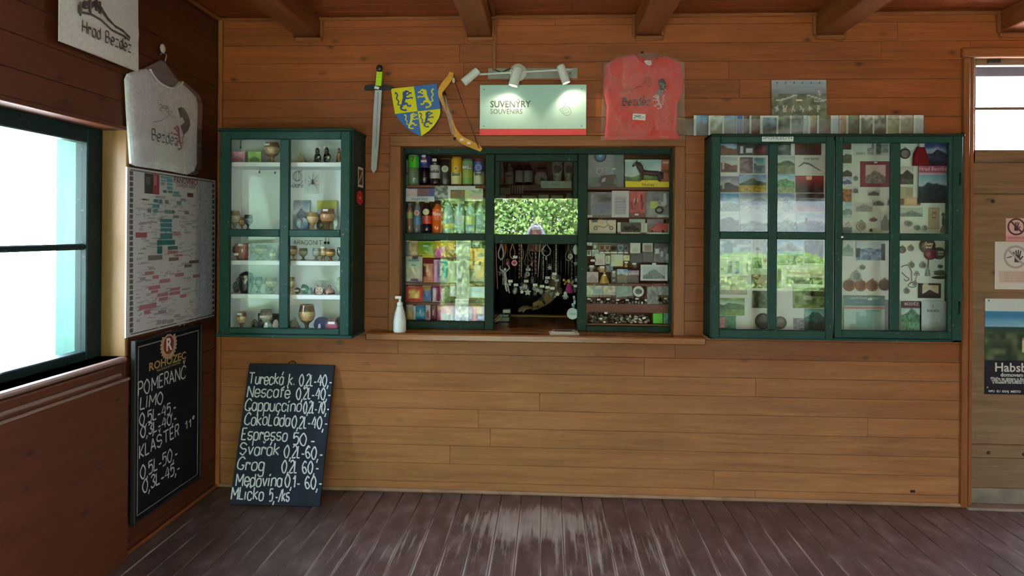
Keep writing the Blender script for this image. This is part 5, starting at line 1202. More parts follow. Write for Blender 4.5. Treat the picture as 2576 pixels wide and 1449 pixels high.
def geode(label, u0, v0, u1, zb, Y, c, c2, seed, tg=None):
    cx, w_, h_ = spot(u0, v0, u1, zb, Y); t = thing('geode_slice', label, 'geode', (cx, Y, zb))
    pl = [(w_ / 2 * math.cos(k * pi / 10) * (1 + .1 * vno(k, 1, seed)), h_ / 2 + h_ / 2 * math.sin(k * pi / 10)) for k in range(20)]
    MB().prism(pl, 0, .018, c2).build('rind', MST, t); MB().prism([(x * .86, h_ / 2 + (z - h_ / 2) * .82) for x, z in pl], -.002, 0, c).build('polished_face', MST, t)
    if tg: tagbox(t, tg[0], -.003, h_ * tg[1], .04, .014)
geode('dark blue agate slice leaning on the bottom shelf', 790, 797, 826, shz[4], YI, (40, 48, 84), (60, 60, 76), 3)
geode('pink agate slice with a wide tag, bottom shelf right', 819, 804, 849, shz[4], YI - .03, (170, 90, 116), (120, 80, 90), 5, (0, .75))
geode('dark teal agate slice at the right end of the bottom shelf', 843, 797, 862, shz[4], YI, (34, 50, 60), (50, 50, 56), 7)
stone('tiny white chip in front of the blue agate', 799, 815, 807, shz[4], YI - .05, (214, 220, 224), (180, 190, 196), 2)
# ================================================================ right postcard case
KXL = P(1770, 600, 0).x; KYF = PX(1787, 600, KXL).y; KXR = P(2421, 600, KYF).x
kzt, kzb = P(2100, 337, KYF).z, P(2100, 857, KYF).z
case = thing('postcard_case', 'wide shallow dark green glazed case of postcards by the door', 'cabinet', ((KXL + KXR) / 2, 0, kzb)); co = case.location
def kb(name, mat, x0, x1, y0, y1, z0, z1, par=None, b=.003): return MB().box(x0 - co.x, x1 - co.x, y0, y1, z0 - co.z, z1 - co.z, b=b).build(name, mat, par or case)
kb('side_panel', MGD, KXL, KXL + .018, KYF, 0, kzb, kzt); kb('side_panel', MGR, KXR - .004, KXR, KYF, 0, kzb, kzt); kb('face_strip', MGR, P(2396, 600, KYF).x, KXR, KYF, KYF + .018, kzb, kzt)
kb('top_panel', MGD, KXL, KXR + .006, KYF - .012, 0, kzt - .016, kzt); kb('bottom_panel', MGR, KXL, KXR, KYF, 0, kzb, kzb + .014)
kb('back_panel', MWH, KXL + .018, KXR - .004, -.012, -.002, kzb + .014, kzt - .016)
kxf = lambda u: P(u, 600, KYF).x
kzf = lambda v, u=2100: P(u, v, KYF).z
K0, K1 = KYF - .004, KYF + .022
for (sa, sb, a, b, lb) in ((1789, 2097, (1811, 1933), (1955, 2078), 'left door'), (2101, 2395, (2119, 2240), (2264, 2387), 'right door')):
    dr = bpy.data.objects.new('door', None); COL.objects.link(dr); dr.parent = case; dr['label'] = 'left glazed door' if sa < 2000 else 'right glazed door'
    uc = (sa + sb) / 2; vz = lambda v: kzf(v, uc)
    def kd(name, u0, u1, v0, v1): return kb(name, MGR, kxf(u0), kxf(u1), K0, K1, vz(v1), vz(v0), dr, .005)
    top, m0, m1, bot = (360, 583, 602, 830) if sa < 2000 else (360, 587, 605, 832)
    kd('stile', sa, a[0], 341, 852); kd('stile', b[1], sb, 341, 852); kd('muntin', a[1], b[0], top, bot); kd('rail', a[0], b[1], 341, top); kd('rail', a[0], b[1], bot, 852)
    kd('muntin', a[0], a[1], m0, m1); kd('muntin', b[0], b[1], m0, m1)
    for c in (a, b):
        for v0, v1 in ((top, m0), (m1, bot)): kb('glass_pane', MGL, kxf(c[0] - 1), kxf(c[1] + 1), KYF + .008, KYF + .011, vz(v1 + 1), vz(v0 - 1), dr, 0)
    if sa > 2000: MB().lathe([(.009, 0), (.009, .004), (.004, .005), (1e-6, .0055)], (214, 216, 216), 14).build('lock', MME, dr, (kxf(2118) - co.x, K0, kzf(596) - co.z), (pi / 2, 0, 0))
for v in (770, 450): MB().tube([(kxf(2414) - co.x, KYF - .004, kzf(v + 16) - co.z), (kxf(2414) - co.x, KYF - .004, kzf(v - 16) - co.z)], .004, (40, 60, 54)).build('hinge', MME, case)
cx, z0, w_, h_ = BX(1917, 339, 1996, 356, KYF - .006)
t = thing('case_plate', 'small white plate lettered POHLEDY screwed above the left door', 'plate', (cx, K0 - .0005, z0)); MB().box(-w_ / 2, w_ / 2, -.002, 0, 0, h_, (226, 232, 232), .0005).build('plate', MPG, t)
text('POHLEDY', .025, (110, 114, 118), t, (0, -.0026, h_ / 2), sx=1.3)
for s_ in (-1, 1): MB().lathe([(.004, 0), (.003, .0015), (1e-6, .002)], (120, 124, 128), 10).build('screw', MME, t, (s_ * w_ * .44, -.002, h_ / 2), (pi / 2, 0, 0))
PO = {1: (1800, 340, 5.68), 2: (1940, 340, 5.68), 3: (2105, 340, 5.68), 4: (2250, 340, 5.683), 5: (1800, 590, 5.367), 6: (1940, 590, 5.367), 7: (2105, 590, 5.367), 8: (2250, 590, 5.367)}
def cc(p, x0, y0, x1, y1): o = PO[p]; return o[0] + x0 / o[2], o[1] + y0 / o[2], o[0] + x1 / o[2], o[1] + y1 / o[2]
GP = 'postcards and prints pinned in the postcard case'
_k = [0]
def pcard(p, x0, y0, x1, y1, label, fn, name='postcard', cat='postcard', Y=None, res=1.8, **kw):
    _k[0] += 1
    return card(name, label, cat, *cc(p, x0, y0, x1, y1), (-.016 - .0023 * (_k[0] % 3)) if Y is None else Y, fn, res, GP if name == 'postcard' else None, **kw)
W3 = (222, 226, 226)
L = land
for a in (
 (1, 55, 100, 303, 286, 'postcard of a brown hill under blue sky, top left corner of the case', L(1, (90, 140, 200), (120, 70, 60), (80, 50, 44), .5, .25, .1, .2)),
 (1, 306, 100, 752, 288, 'dark collage postcard of a courtyard with a white wall, top row', blocks(noisy((40, 40, 52), .6, 2, 9), [(.1, .15, .2, .7, (200, 206, 214)), (.28, .2, .5, .55, (206, 210, 216)), (.62, .1, .9, .7, noisy((110, 50, 50), .5, 3))])),
 (1, 58, 308, 326, 536, 'postcard of a reddish slope with white walls, second row far left', L(3, (160, 180, 190), (110, 60, 50), (90, 50, 44), .45, .2, .2, .15, border=.04, tower=.2)),
 (1, 342, 308, 727, 552, 'collage postcard of stones, a hill and blue water, second row', blocks(lambda u, v: W3, [(.02, .04, .50, .96, noisy((110, 90, 96), .6, 4, 10)), (.54, .52, .97, .95, L(5, (90, 140, 160), (40, 56, 60), (30, 44, 48), .2, .4)), (.54, .04, .97, .48, noisy((110, 130, 150), .3, 5, 9))])),
 (1, 58, 588, 331, 816, 'dark violet postcard of a tower at dusk, third row left', L(6, (120, 110, 150), (40, 34, 48), (30, 26, 36), .4, .2, .2, .4, .2, tower=.2)),
 (1, 338, 564, 723, 816, 'postcard of a green hill behind a yellow field', L(7, (90, 130, 190), (50, 80, 50), (176, 156, 40), .48, .28, .38)),
 (1, 58, 834, 331, 1086, 'postcard of bright blue sky over green meadow, fourth row left', L(8, (50, 130, 200), (90, 120, 70), (90, 120, 50), .35, .15, .2, tower=.1)),
 (1, 343, 830, 742, 1086, 'grey postcard of a castle rising over fog, fourth row', L(9, (120, 140, 170), (110, 120, 130), (180, 190, 194), .5, .25, .35, .75)),
 (1, 58, 1114, 336, 1392, 'black and white postcard of a winding road, bottom of first pane', L(10, (200, 206, 206), (70, 76, 76), (60, 60, 60), .6, .2, .3, border=.03)),
 (1, 353, 1110, 743, 1388, 'pale grey lake postcard above the middle rail, first pane', L(11, (190, 206, 214), (120, 136, 150), (150, 166, 176), .45, .1, .3)),
 (2, 84, 106, 281, 286, 'dark swirling grey postcard, top of the second pane', noisy((80, 84, 86), .6, 12, 4)),
 (2, 338, 106, 714, 286, 'maroon plan-like postcard, top of the second pane', sketch(13, (110, 60, 60), (50, 26, 28), .6, .3, .02)),
 (2, 88, 294, 332, 556, 'greenish postcard of a village courtyard, second pane', L(14, (170, 196, 190), (70, 90, 70), (130, 146, 110), .6, .12, .45)),
 (2, 88, 558, 332, 822, 'postcard of green meadow with pale blue sky, second pane', L(15, (120, 190, 226), (90, 150, 100), (150, 170, 120), .62, .1, .3)),
 (2, 349, 580, 750, 822, 'red sunset postcard with a dark horizon', blocks(lambda u, v: lerp((40, 20, 30), (190, 60, 44), (v - .2) * 1.2), [(.36, .78, .58, .97, (240, 190, 170))])),
 (2, 92, 834, 333, 1088, 'blue postcard of a chapel wall, second pane fourth row', L(16, (90, 120, 180), (150, 156, 166), (170, 176, 180), .5, .2, .3, tower=.25)),
 (2, 358, 834, 752, 1090, 'dark violet postcard with a pink glow at its base', lambda u, v: lerp((190, 130, 140), (60, 50, 66), v * 1.6 + .5 * (vno(u * 9, v * 9, 4) - .5))),
 (2, 88, 1118, 356, 1392, 'pale grey-blue postcard of a ruin, above the rail in the second pane', L(17, (190, 206, 220), (150, 160, 166), (110, 130, 120), .5, .2, .25)),
 (2, 363, 1118, 782, 1392, 'postcard of blue-clad figures by a tower, lower right of the second pane', blocks(L(18, (150, 170, 200), (110, 110, 130), (90, 110, 160), .5, .1), [(.3, .4, .36, .8, (120, 60, 70)), (.62, .6, .8, .74, (236, 240, 244)), (.7, .1, .8, .5, (40, 50, 110))])),
 (3, 78, 106, 206, 206, 'dark twig postcard at the top of the third pane', noisy((70, 66, 64), .6, 19, 8)),
 (3, 80, 210, 212, 402, 'postcard of a silver ridge over olive grass, third pane edge', L(20, (170, 190, 196), (90, 104, 100), (80, 80, 50), .55, .2, .35)),
 (3, 80, 408, 216, 592, 'postcard of a black slope with a white arc, third pane edge', L(21, (190, 204, 200), (44, 42, 40), (40, 38, 36), .3, .2, .1)),
 (3, 82, 598, 212, 768, 'violet and white winter postcard, third pane edge', L(22, (150, 150, 196), (90, 90, 140), (226, 228, 236), .6, .2, .4)),
 (3, 80, 772, 212, 952, 'orange-brown rock postcard, third pane edge', noisy((150, 96, 50), .5, 23, 6, None)),
 (3, 84, 958, 216, 1182, 'pale blue postcard with a distant tower, third pane edge', L(24, (150, 190, 210), (120, 150, 150), (170, 196, 196), .45, .15, .2)),
 (3, 84, 1184, 216, 1394, 'white and dark green winter postcard, third pane bottom edge', L(25, (206, 220, 226), (206, 216, 220), (60, 90, 84), .6, .2, .38)),
 (4, 78, 448, 271, 704, 'black and white postcard of a path with a figure, fourth pane', L(26, (196, 198, 196), (60, 60, 58), (90, 90, 84), .55, .2, .3)),
 (4, 82, 738, 266, 892, 'beige postcard with a pale square, fourth pane', blocks(lambda u, v: (196, 188, 166), [(.45, .1, .95, .85, (176, 164, 136))])),
 (4, 82, 890, 372, 1012, 'tan postcard of an old house, fourth pane', blocks(lambda u, v: (206, 176, 146), [(.0, .1, .2, .9, (120, 96, 76)), (.3, .3, .8, .9, (226, 196, 166)), (.84, .1, 1, .9, (110, 84, 66))])),
 (5, 58, 68, 472, 276, 'blue collage postcard of a courtyard, top of the lower first pane', blocks(noisy((120, 150, 170), .4, 27, 7), [(.14, .1, .42, .75, (50, 84, 130)), (.55, .5, .97, .7, (206, 216, 220))])),
 (5, 498, 68, 632, 462, 'tall postcard of two castle pictures on white', blocks(lambda u, v: W3, [(.04, .64, .97, .97, L(28, (150, 160, 170), (60, 60, 64), (50, 50, 54))), (.04, .02, .97, .38, L(29, (170, 180, 196), (70, 76, 84), (50, 56, 60))), (.4, .4, .6, .6, (140, 160, 180))])),
 (5, 652, 68, 722, 406, 'narrow bluish postcard with a pink foot, lower first pane', blocks(noisy((130, 150, 160), .4, 30, 5), [(0, 0, 1, .35, noisy((150, 96, 106), .3, 2))])),
 (5, 58, 308, 472, 552, 'white postcard with three drawn towers', blocks(lambda u, v: (206, 212, 210), [(.26, .1, .4, .76, noisy((120, 130, 126), .4, 3)), (.52, .1, .64, .78, noisy((96, 120, 160), .3, 3)), (.88, .2, .92, .7, (110, 110, 110)), (.03, .3, .14, .46, (130, 136, 134)), (.04, .86, .3, .9, (140, 150, 148))])),
 (5, 484, 468, 722, 722, 'red-brown autumn tree postcard', blocks(noisy((120, 60, 56), .6, 31, 8), [(0, .72, 1, 1, (190, 186, 190))])),
 (5, 58, 568, 427, 812, 'brownish postcard in creased plastic, lower first pane', noisy((150, 140, 120), .35, 32, 6, (196, 196, 186))),
 (5, 58, 858, 392, 1092, 'green woodland postcard, lower first pane', L(33, (90, 140, 70), (60, 100, 50), (110, 150, 80), .6, .1, .35)),
 (5, 498, 760, 722, 992, 'postcard of an ivy-covered ruin', noisy((70, 90, 60), .6, 34, 7)),
 (5, 58, 1098, 272, 1274, 'green postcard with a pink figure, bottom left corner', blocks(noisy((70, 130, 100), .3, 35), [(0, .1, .36, .9, noisy((196, 130, 140), .3, 2, 8))])),
 (6, 84, 72, 428, 412, 'blue castle-ruin collage postcard, lower second pane', blocks(L(36, (90, 140, 196), (110, 100, 96), (96, 100, 104), .6, .3, .5), [(0, .42, 1, .56, (100, 150, 200)), (0, 0, 1, .42, noisy((84, 76, 80), .5, 5, 9))])),
 (6, 453, 82, 704, 388, 'dark postcard of a stone relief, lower second pane', noisy((84, 78, 74), .5, 37, 8)),
 (6, 88, 458, 136, 722, 'narrow dark green postcard strip beside the sunset picture', noisy((60, 74, 66), .4, 38, 6)),
 (6, 212, 484, 688, 668, 'panoramic brown sunset postcard', L(39, (206, 170, 150), (110, 80, 76), (70, 50, 50), .45, .05, .3, .4)),
 (6, 298, 722, 724, 994, 'green aerial postcard of a castle ridge', blocks(noisy((110, 130, 80), .4, 40, 9), [(.3, .4, .6, .62, (170, 180, 150)), (.55, .6, 1, 1, noisy((70, 84, 44), .3, 3))])),
 (6, 453, 1008, 744, 1294, 'teal postcard of a wooded cliff at the bottom of the second pane', L(41, (70, 150, 150), (60, 110, 110), (40, 70, 66), .6, .3, .4)),
 (6, 302, 1130, 542, 1284, 'lilac-grey castle gate postcard at the bottom', noisy((150, 146, 166), .3, 42, 9)),
 (7, 84, 78, 218, 292, 'pale green winter postcard, top of the lower third pane', L(43, (200, 220, 214), (130, 160, 150), (160, 186, 176), .5, .2)),
 (7, 262, 98, 652, 348, 'blue lake postcard framed by dark trees', blocks(L(44, (190, 206, 230), (120, 146, 180), (150, 170, 210), .58, .05, .4), [(0, .15, .14, .65, noisy((60, 70, 90), .4, 2)), (.86, .0, 1, .9, noisy((44, 56, 76), .4, 3)), (.2, .05, .5, .25, noisy((96, 116, 140), .4, 7))])),
): pcard(a[0], a[1], a[2], a[3], a[4], a[5], a[6])
t = pcard(2, 338, 292, 774, 574, 'white postcard with a pencil drawing of the castle', lambda u, v: (226, 226, 220)); w_ = px2m(430 / 5.68, -.02); h_ = px2m(280 / 5.68, -.02)
q = MB(); ribbon(q, [(-w_ * .38, h_ * .42), (-w_ * .3, h_ * .5), (-w_ * .2, h_ * .62), (-w_ * .05, h_ * .58), (w_ * .1, h_ * .45), (w_ * .25, h_ * .3), (w_ * .36, h_ * .22)], [.004, .008, .012, .012, .009, .007, .003], (120, 124, 128), -.0018); q.build('castle_drawing', MPR, t)
wr = MB(); handwrite(wr, 'Hrad Bezděz', -w_ * .2, h_ * .78, .012, w_ * .48, (110, 112, 116), .0018, 0, None, -.002); wr.build('lettering', MPR, t)
pcard(3, 204, 108, 768, 1397, 'large white backing sheet behind the stamps in the third pane', lambda u, v: (218, 222, 216), 'paper_sheet', 'sheet', -.0135, 6)
pcard(3, 244, 112, 762, 292, 'white print with grey drawn towers at the top of the third pane', blocks(lambda u, v: (206, 210, 208), [(.05, .1, .3, .25, (160, 160, 140)), (.38, .1, .54, .6, noisy((150, 156, 156), .2, 3)), (.5, .6, .54, 1, (130, 134, 134)), (.62, .1, .74, 1, noisy((110, 116, 118), .3, 5)), (.76, .2, .95, .9, noisy((150, 158, 160), .2, 6))]), 'castle_print', 'print')
t = pcard(3, 334, 374, 768, 742, 'maroon-mounted print of the castle hill in the third pane', blocks(lambda u, v: (130, 50, 66), [(.17, .13, .84, .86, sketch(45, (220, 190, 190), (84, 84, 80), .3, .32, .02))]), 'mounted_print', 'print', res=2.0, t=.003)
tagbox(t, .0, -.004, px2m(340 / 5.68, 0), .018, .009)
for i, (x0, y0, x1, y1, lb) in enumerate(((228, 738, 310, 832, 'tiny portrait stamp left under the maroon print'), (443, 788, 612, 868, 'dark stamp print under the maroon print'), (508, 924, 678, 1012, 'dark stamp print with a gate, right column of the third pane'), (722, 890, 770, 1006, 'dark stamp cut by the right edge of the third pane'), (262, 962, 522, 1098, 'pale sepia stamp of a house, third pane'), (626, 1078, 752, 1378, 'tall brown portrait stamp at the third pane foot'))):
    pcard(3, x0, y0, x1, y1, lb, sketch(50 + i, (206, 204, 200), (60, 56, 64) if i != 4 else (120, 116, 106), .5, .3, .05), 'stamp_print', 'stamp', -.021, 1.6)
def disc(p, x, y, r, label, c, c2, name='medallion', cat='medallion', Y=-.022, sy=1.0, ring=True, hole=False):
    o = PO[p]; q = P(o[0] + x / o[2], o[1] + y / o[2], Y); rm = px2m(r / o[2], Y); t = thing(name, label, cat, (q.x, Y, q.z))
    b = MB().lathe([(rm, 0), (rm, .004), (rm * .9, .006), (rm * .86, .005)], c, 20); b.build('rim', MPL, t, rot=(pi / 2, 0, 0)).scale = (1, sy, 1)
    blob(MB(), 0, -.004, 0, rm * .8, .003, rm * .8 * sy, c2, int(x), 12, 8, .1, lerp(c2, (60, 50, 46), .5)).build('relief', MPL, t)
    if ring: MB().tube([(rm * .16 * math.cos(k), -.003, rm * sy * 1.08 + rm * .16 * math.sin(k)) for k in (0, .9, 1.8, 2.7, 3.6, 4.5, 5.4)], rm * .05 + .0006, (150, 146, 140), 5, True).build('hanging_ring', MME, t)
    return t
disc(3, 350, 1300, 68, 'pale disc medallion at the foot of the third pane', (190, 186, 172), (150, 140, 124)); disc(3, 488, 1360, 22, 'tiny dark shield pin at the foot of the third pane', (110, 106, 104), (70, 66, 64)); disc(3, 520, 1210, 55, 'wide brown badge with an arch, third pane foot', (150, 120, 120), (110, 80, 84), sy=.5)
disc(3, 270, 620, 34, 'grey key-ring charm left of the maroon print', (170, 176, 176), (130, 136, 140), 'key_charm', 'charm')
disc(4, 150, 265, 72, 'black round magnet with a white castle, fourth pane top', (40, 38, 40), (160, 150, 140), 'fridge_magnet', 'magnet')
t = hang('red drawstring pouch hanging at the top of the fourth pane', 'cloth_pouch', 'pouch', 2250 + 375 / 5.683, 340 + 165 / 5.683, 340 + 440 / 5.683, -.03, lambda t, h_: (puff(MB(), [(-h_ * .18, 0), (h_ * .16, 0), (h_ * .42, -h_ * .75), (h_ * .40, -h_), (-h_ * .42, -h_), (-h_ * .38, -h_ * .4)], .014, (120, 24, 36)).build('pouch_body', MFB, t), MB().box(-h_ * .12, h_ * .14, -.016, -.004, -.004, h_ * .22, (220, 216, 214), .003).build('pouch_tag', MPR, t)))
pcard(4, 418, 106, 775, 442, 'dark blue night-sky castle bag behind the red pouch', L(46, (50, 80, 150), (70, 70, 100), (50, 40, 70), .45, .2, .2, .6), 'castle_booklet', 'booklet', -.0175, t=.003)
def cover(p, x0, y0, x1, y1, label, fn, title, size, tc, ty, **kw):
    t = pcard(p, x0, y0, x1, y1, label, fn, 'booklet', 'booklet', -.027, 2.6, t=.005, **kw); h_ = px2m((y1 - y0) / PO[p][2], -.027)
    text(title, size, tc, t, (0, -.0062, h_ * ty), bold=.0003); return t, h_
cover(4, 338, 440, 744, 970, 'booklet with a pink title band over a blue castle hill', blocks(L(47, (80, 140, 190), (44, 60, 80), (30, 40, 56), .42, .12, .2, .4), [(0, .8, 1, 1, (176, 86, 116)), (.0, .77, .96, .80, (220, 180, 196))]), 'Hrad Bezděz', .030, (236, 200, 214), .89)
pcard(4, 82, 1036, 402, 1164, 'pale card strip with a drawn hill, fourth pane', sketch(48, (206, 212, 212), (90, 104, 106), .3, .35, .0), 'hill_print', 'print')
pcard(4, 488, 1036, 642, 1342, 'tan card with a crowned figure, lower fourth pane', blocks(lambda u, v: (176, 150, 124), [(.06, .04, .94, .96, (196, 172, 146)), (.28, .5, .7, .82, noisy((140, 110, 90), .3, 3, 6)), (.4, .58, .6, .72, (206, 190, 170))]), 'figure_card', 'card')
def fig(t, h_):
    MB().ball(0, -.006, -h_ * .1, .010, .006, .012, (50, 40, 40)).build('head', MPL, t)
    blob(MB(), .002, -.005, -h_ * .45, .008, .005, h_ * .26, (70, 60, 60), 3, amp=.2).build('body', MPL, t)
    MB().tube([(.004, -.006, -h_ * .35), (.016, -.008, -h_ * .55), (.008, -.008, -h_ * .7)], .003, (60, 50, 50)).build('arm', MPL, t)
    MB().lathe([(.016, -h_), (.012, -h_ * .78), (.004, -h_ * .68)], (110, 104, 106), 10, 0, -.006).build('base', MPL, t)
hang('dark dancing-figure charm at the right edge of the fourth pane', 'figure_charm', 'charm', 2250 + 690 / 5.683, 340 + 1110 / 5.683, 340 + 1390 / 5.683, -.024, fig)
disc(4, 200, 1268, 56, 'grey oval magnet at the foot of the fourth pane', (190, 192, 192), (130, 124, 124), 'fridge_magnet', 'magnet', sy=.75, ring=False)
disc(4, 328, 1325, 40, 'green-grey square-ish magnet at the foot of the fourth pane', (176, 186, 182), (110, 124, 120), 'fridge_magnet', 'magnet', ring=False)
disc(4, 432, 1330, 40, 'silver-rimmed oval magnet beside the tan figure card', (200, 206, 206), (110, 120, 124), 'fridge_magnet', 'magnet', sy=1.15, ring=False)
disc(5, 640, 1170, 106, 'large dark blue round plaque at the foot of the lower first pane', (60, 60, 76), (96, 96, 110), 'round_plaque', 'plaque', ring=False)
disc(6, 118, 1190, 84, 'dark grey-green round plaque cut by the second pane edge', (90, 96, 90), (120, 124, 116), 'round_plaque', 'plaque', ring=False)
for x, lb in ((165, 'wooden castle medallion, first from the left in the row of four'), (325, 'wooden medallion, second in the row of four'), (480, 'wooden medallion, third in the row of four')): disc(7, x, 690, 74, lb, (170, 120, 96), (150, 104, 84))
disc(7, 645, 680, 76, 'darker wooden medallion at the right end of the row of four', (120, 90, 80), (90, 60, 54))
disc(7, 262, 566, 66, 'pale round medallion with a drawn castle above the wooden medallions', (206, 206, 204), (176, 176, 178)); disc(7, 345, 445, 38, 'small grey-green oval medallion, lower third pane', (170, 176, 170), (146, 152, 146), sy=.8)
t, h_ = cover(7, 92, 824, 642, 1298, 'pale teal booklet with a drawn castle and red stripe, lower third pane', blocks(lambda u, v: (190, 216, 216), [(0, .70, 1, 1, (110, 140, 150)), (0, .63, 1, .69, (196, 130, 136)), (.3, .05, .56, .42, (150, 186, 186)), (.3, .42, .38, .52, (150, 180, 180)), (.56, .05, .7, .6, (140, 176, 176)), (.7, .05, .92, .58, (170, 206, 206)), (.52, .56, .92, .60, (110, 140, 140)), (.15, .05, .3, .2, (160, 190, 190))]), 'NÁVŠTĚVNÍK HRADU', .017, (214, 226, 228), .90)
tagbox(t, .032, -.0062, h_ * .88, .024, .014); text('průvodce', .013, (206, 216, 220), t, (-.03, -.0062, h_ * .78))
pcard(7, 640, 880, 740, 1296, 'narrow violet-grey booklet edge at the right of the lower third pane', blocks(lambda u, v: (150, 146, 160), [(.6, .6, 1, 1, (84, 56, 66))]), 'booklet', 'booklet')
def cap(x, y, r, label, c, c2, lines):
    o = PO[8]; q = P(o[0] + x / o[2], o[1] + y / o[2], -.03); rm = px2m(r / o[2], -.03); t = thing('tin_badge', label, 'badge', (q.x, -.03, q.z))
    MB().lathe([(rm, -.010), (rm, .0), (rm * .93, .007), (rm * .6, .011), (1e-6, .012)], c, 22).build('badge_shell', MPG, t, rot=(pi / 2, 0, 0))
    for k, tx in enumerate(lines): text(tx, rm * .44, c2, t, (0, -.0135, rm * (.22 - .42 * k)), bold=.0005, sx=.95)
cap(490, 262, 78, 'maroon tin badge behind the two lettered badges', (110, 24, 40), (160, 60, 70), ())
cap(450, 150, 100, 'large brown tin badge lettered in cream, lower fourth pane', (76, 40, 44), (226, 190, 180), ('Český', 'hrad'))
cap(608, 255, 80, 'black tin badge with white lettering, right of the maroon badge', (44, 30, 36), (220, 210, 210), ('MÁM', 'RÁD'))
for x, y, r, lb in ((105, 205, 46, 'dark green coin charm at the left edge of the lower fourth pane'), (222, 185, 40, 'pale silver coin charm, lower fourth pane top'), (228, 412, 42, 'bronze coin charm left of its pair'), (385, 415, 42, 'bronze coin charm under the badges'), (275, 662, 32, 'grey coin charm on the long chain'), (165, 762, 40, 'pale coin charm at the end of the chain')):
    disc(8, x, y, r, lb, (176, 176, 170) if 'green' not in lb else (90, 96, 84), (140, 136, 130), 'coin_charm', 'charm')
def chain(p, pts, label, c=(110, 112, 120), r=.0022, name='necklace', cat='necklace'):
    o = PO[p]; Q = [P(o[0] + x / o[2], o[1] + y / o[2], -.022) for x, y in pts]; a = Q[0].copy(); S_ = smooth([(q.x - a.x, q.z - a.z) for q in Q])
    return tag(MB().tube([(x, 0, z) for x, z in S_], r, c, 5).build(name, MME, None, a), label, cat)
chain(8, [(95, 440), (130, 420), (180, 415), (215, 460), (235, 510), (232, 560), (235, 630)], 'grey cord necklace looping from the left edge, lower fourth pane')
chain(8, [(100, 510), (150, 560), (200, 600), (160, 630), (130, 600)], 'thin chain necklace under the cord necklace, lower fourth pane')
chain(8, [(310, 650), (250, 640), (200, 670), (190, 700), (260, 715), (300, 690)], 'silver chain looped around the grey coin')
t = hang('silver club-shaped pendant on a short cord', 'club_pendant', 'pendant', 2250 + 300 / 5.367, 590 + 490 / 5.367, 590 + 640 / 5.367, -.022, lambda t, h_: [MB().tube([(dx_ + .0065 * math.cos(k), -.002, dz_ + .0065 * math.sin(k)) for k in (0, .8, 1.6, 2.4, 3.2, 4, 4.8, 5.6)], .0018, (120, 122, 130), 5, True).build('loop', MME, t) for dx_, dz_ in ((0, -.008), (-.009, -.02), (.009, -.02))] + [MB().tube([(0, -.002, -.026), (-.008, -.002, -h_)], .0015, (110, 112, 120), 5).build('cord', MME, t)])
hang('grey tassel hanging beside the club pendant', 'tassel', 'tassel', 2250 + 445 / 5.367, 590 + 340 / 5.367, 590 + 560 / 5.367, -.022, lambda t, h_: (MB().tube([(.006, -.002, 0), (.002, -.002, -h_ * .5)], .0035, (84, 84, 92)).build('knot', MPL, t), MB().lathe([(.014, -h_), (.008, -h_ * .55), (.003, -h_ * .5)], (150, 150, 156), 10, 0, -.004).build('fringe', MFB, t)))
for x, y, rx, rz, c, lb, nm in ((605, 515, 90, 34, (170, 176, 180), 'silver turtle-like brooch, lower fourth pane right', 'brooch'), (605, 580, 100, 20, (120, 124, 126), 'long grey leaf brooch under the silver brooch', 'brooch'), (610, 430, 34, 24, (60, 70, 110), 'small dark blue knot brooch', 'brooch')):
    o = PO[8]; q = P(o[0] + x / o[2], o[1] + y / o[2], -.022); tag(blob(MB(), 0, -.004, 0, px2m(rx / o[2], 0), .006, px2m(rz / o[2], 0), c, int(x), amp=.2).build(nm, MME if rz != 24 else MST, None, q), lb, 'brooch')
pcard(8, 318, 658, 624, 858, 'dark plaque with a tan castle picture, lower fourth pane', blocks(lambda u, v: (54, 40, 44), [(.18, .3, .9, .86, L(49, (214, 170, 140), (60, 44, 44), (50, 40, 40), .25, .25, .1)), (.2, .9, .42, 1, (210, 190, 180))]), 'picture_plaque', 'plaque', t=.004)
cover(8, 84, 900, 358, 1302, 'teal booklet with a maroon title band at the foot of the fourth pane', blocks(L(51, (150, 196, 200), (90, 140, 120), (120, 170, 140), .55, .15, .3), [(0, .78, 1, 1, (90, 50, 70))]), 'BEZDĚZ', .022, (220, 200, 206), .88)
t, h_ = cover(8, 338, 898, 690, 1302, 'white booklet titled Bezděz with a faint drawing', sketch(52, (206, 214, 226), (186, 196, 210), .15, .18, .04), 'Bezděz', .024, (96, 104, 116), .66)
lion(MB(), 0, h_ * .8, .016, .02, (110, 116, 126), 0, -.0062).build('emblem', MPR, t)
# ================================================================ counter and the shelves behind the serving window
CF = -.12
ca, cb_ = P(918, 850, CF).x, P(1777, 860, CF).x
ctr = thing('serving_counter', 'worn varnished wooden counter board running through the serving window', 'counter', ((ca + cb_) / 2, 0, CTZ))
w2 = (cb_ - ca) / 2
MB().box(-w2, w2, CF, -.002, -.045, 0, b=.008).build('front_board', MCT, ctr)
MB().box(gx(1243) - ctr.location.x, gx(1453) - ctr.location.x, -.002, .80, -.045, 0, b=.002).build('inner_board', MCT, ctr)
MB().box(gx(1243) - ctr.location.x - .2, gx(1453) - ctr.location.x + .2, .80, .86, -.06, .012, b=.008).build('back_lip', MCT, ctr)
MB().box(SW['x0'] + .009 - ctr.location.x, gx(1243) - ctr.location.x, -.002, .36, -.045, 0).build('side_board', MCT, ctr); MB().box(gx(1453) - ctr.location.x, SW['x1'] - .009 - ctr.location.x, -.002, .36, -.045, 0).build('side_board', MCT, ctr)
SF, SB_ = .125, .37
gzz = lambda v, u=1345, y=SF: P(u, v, y).z
gxx = lambda u, y=SF: P(u, 600, y).x
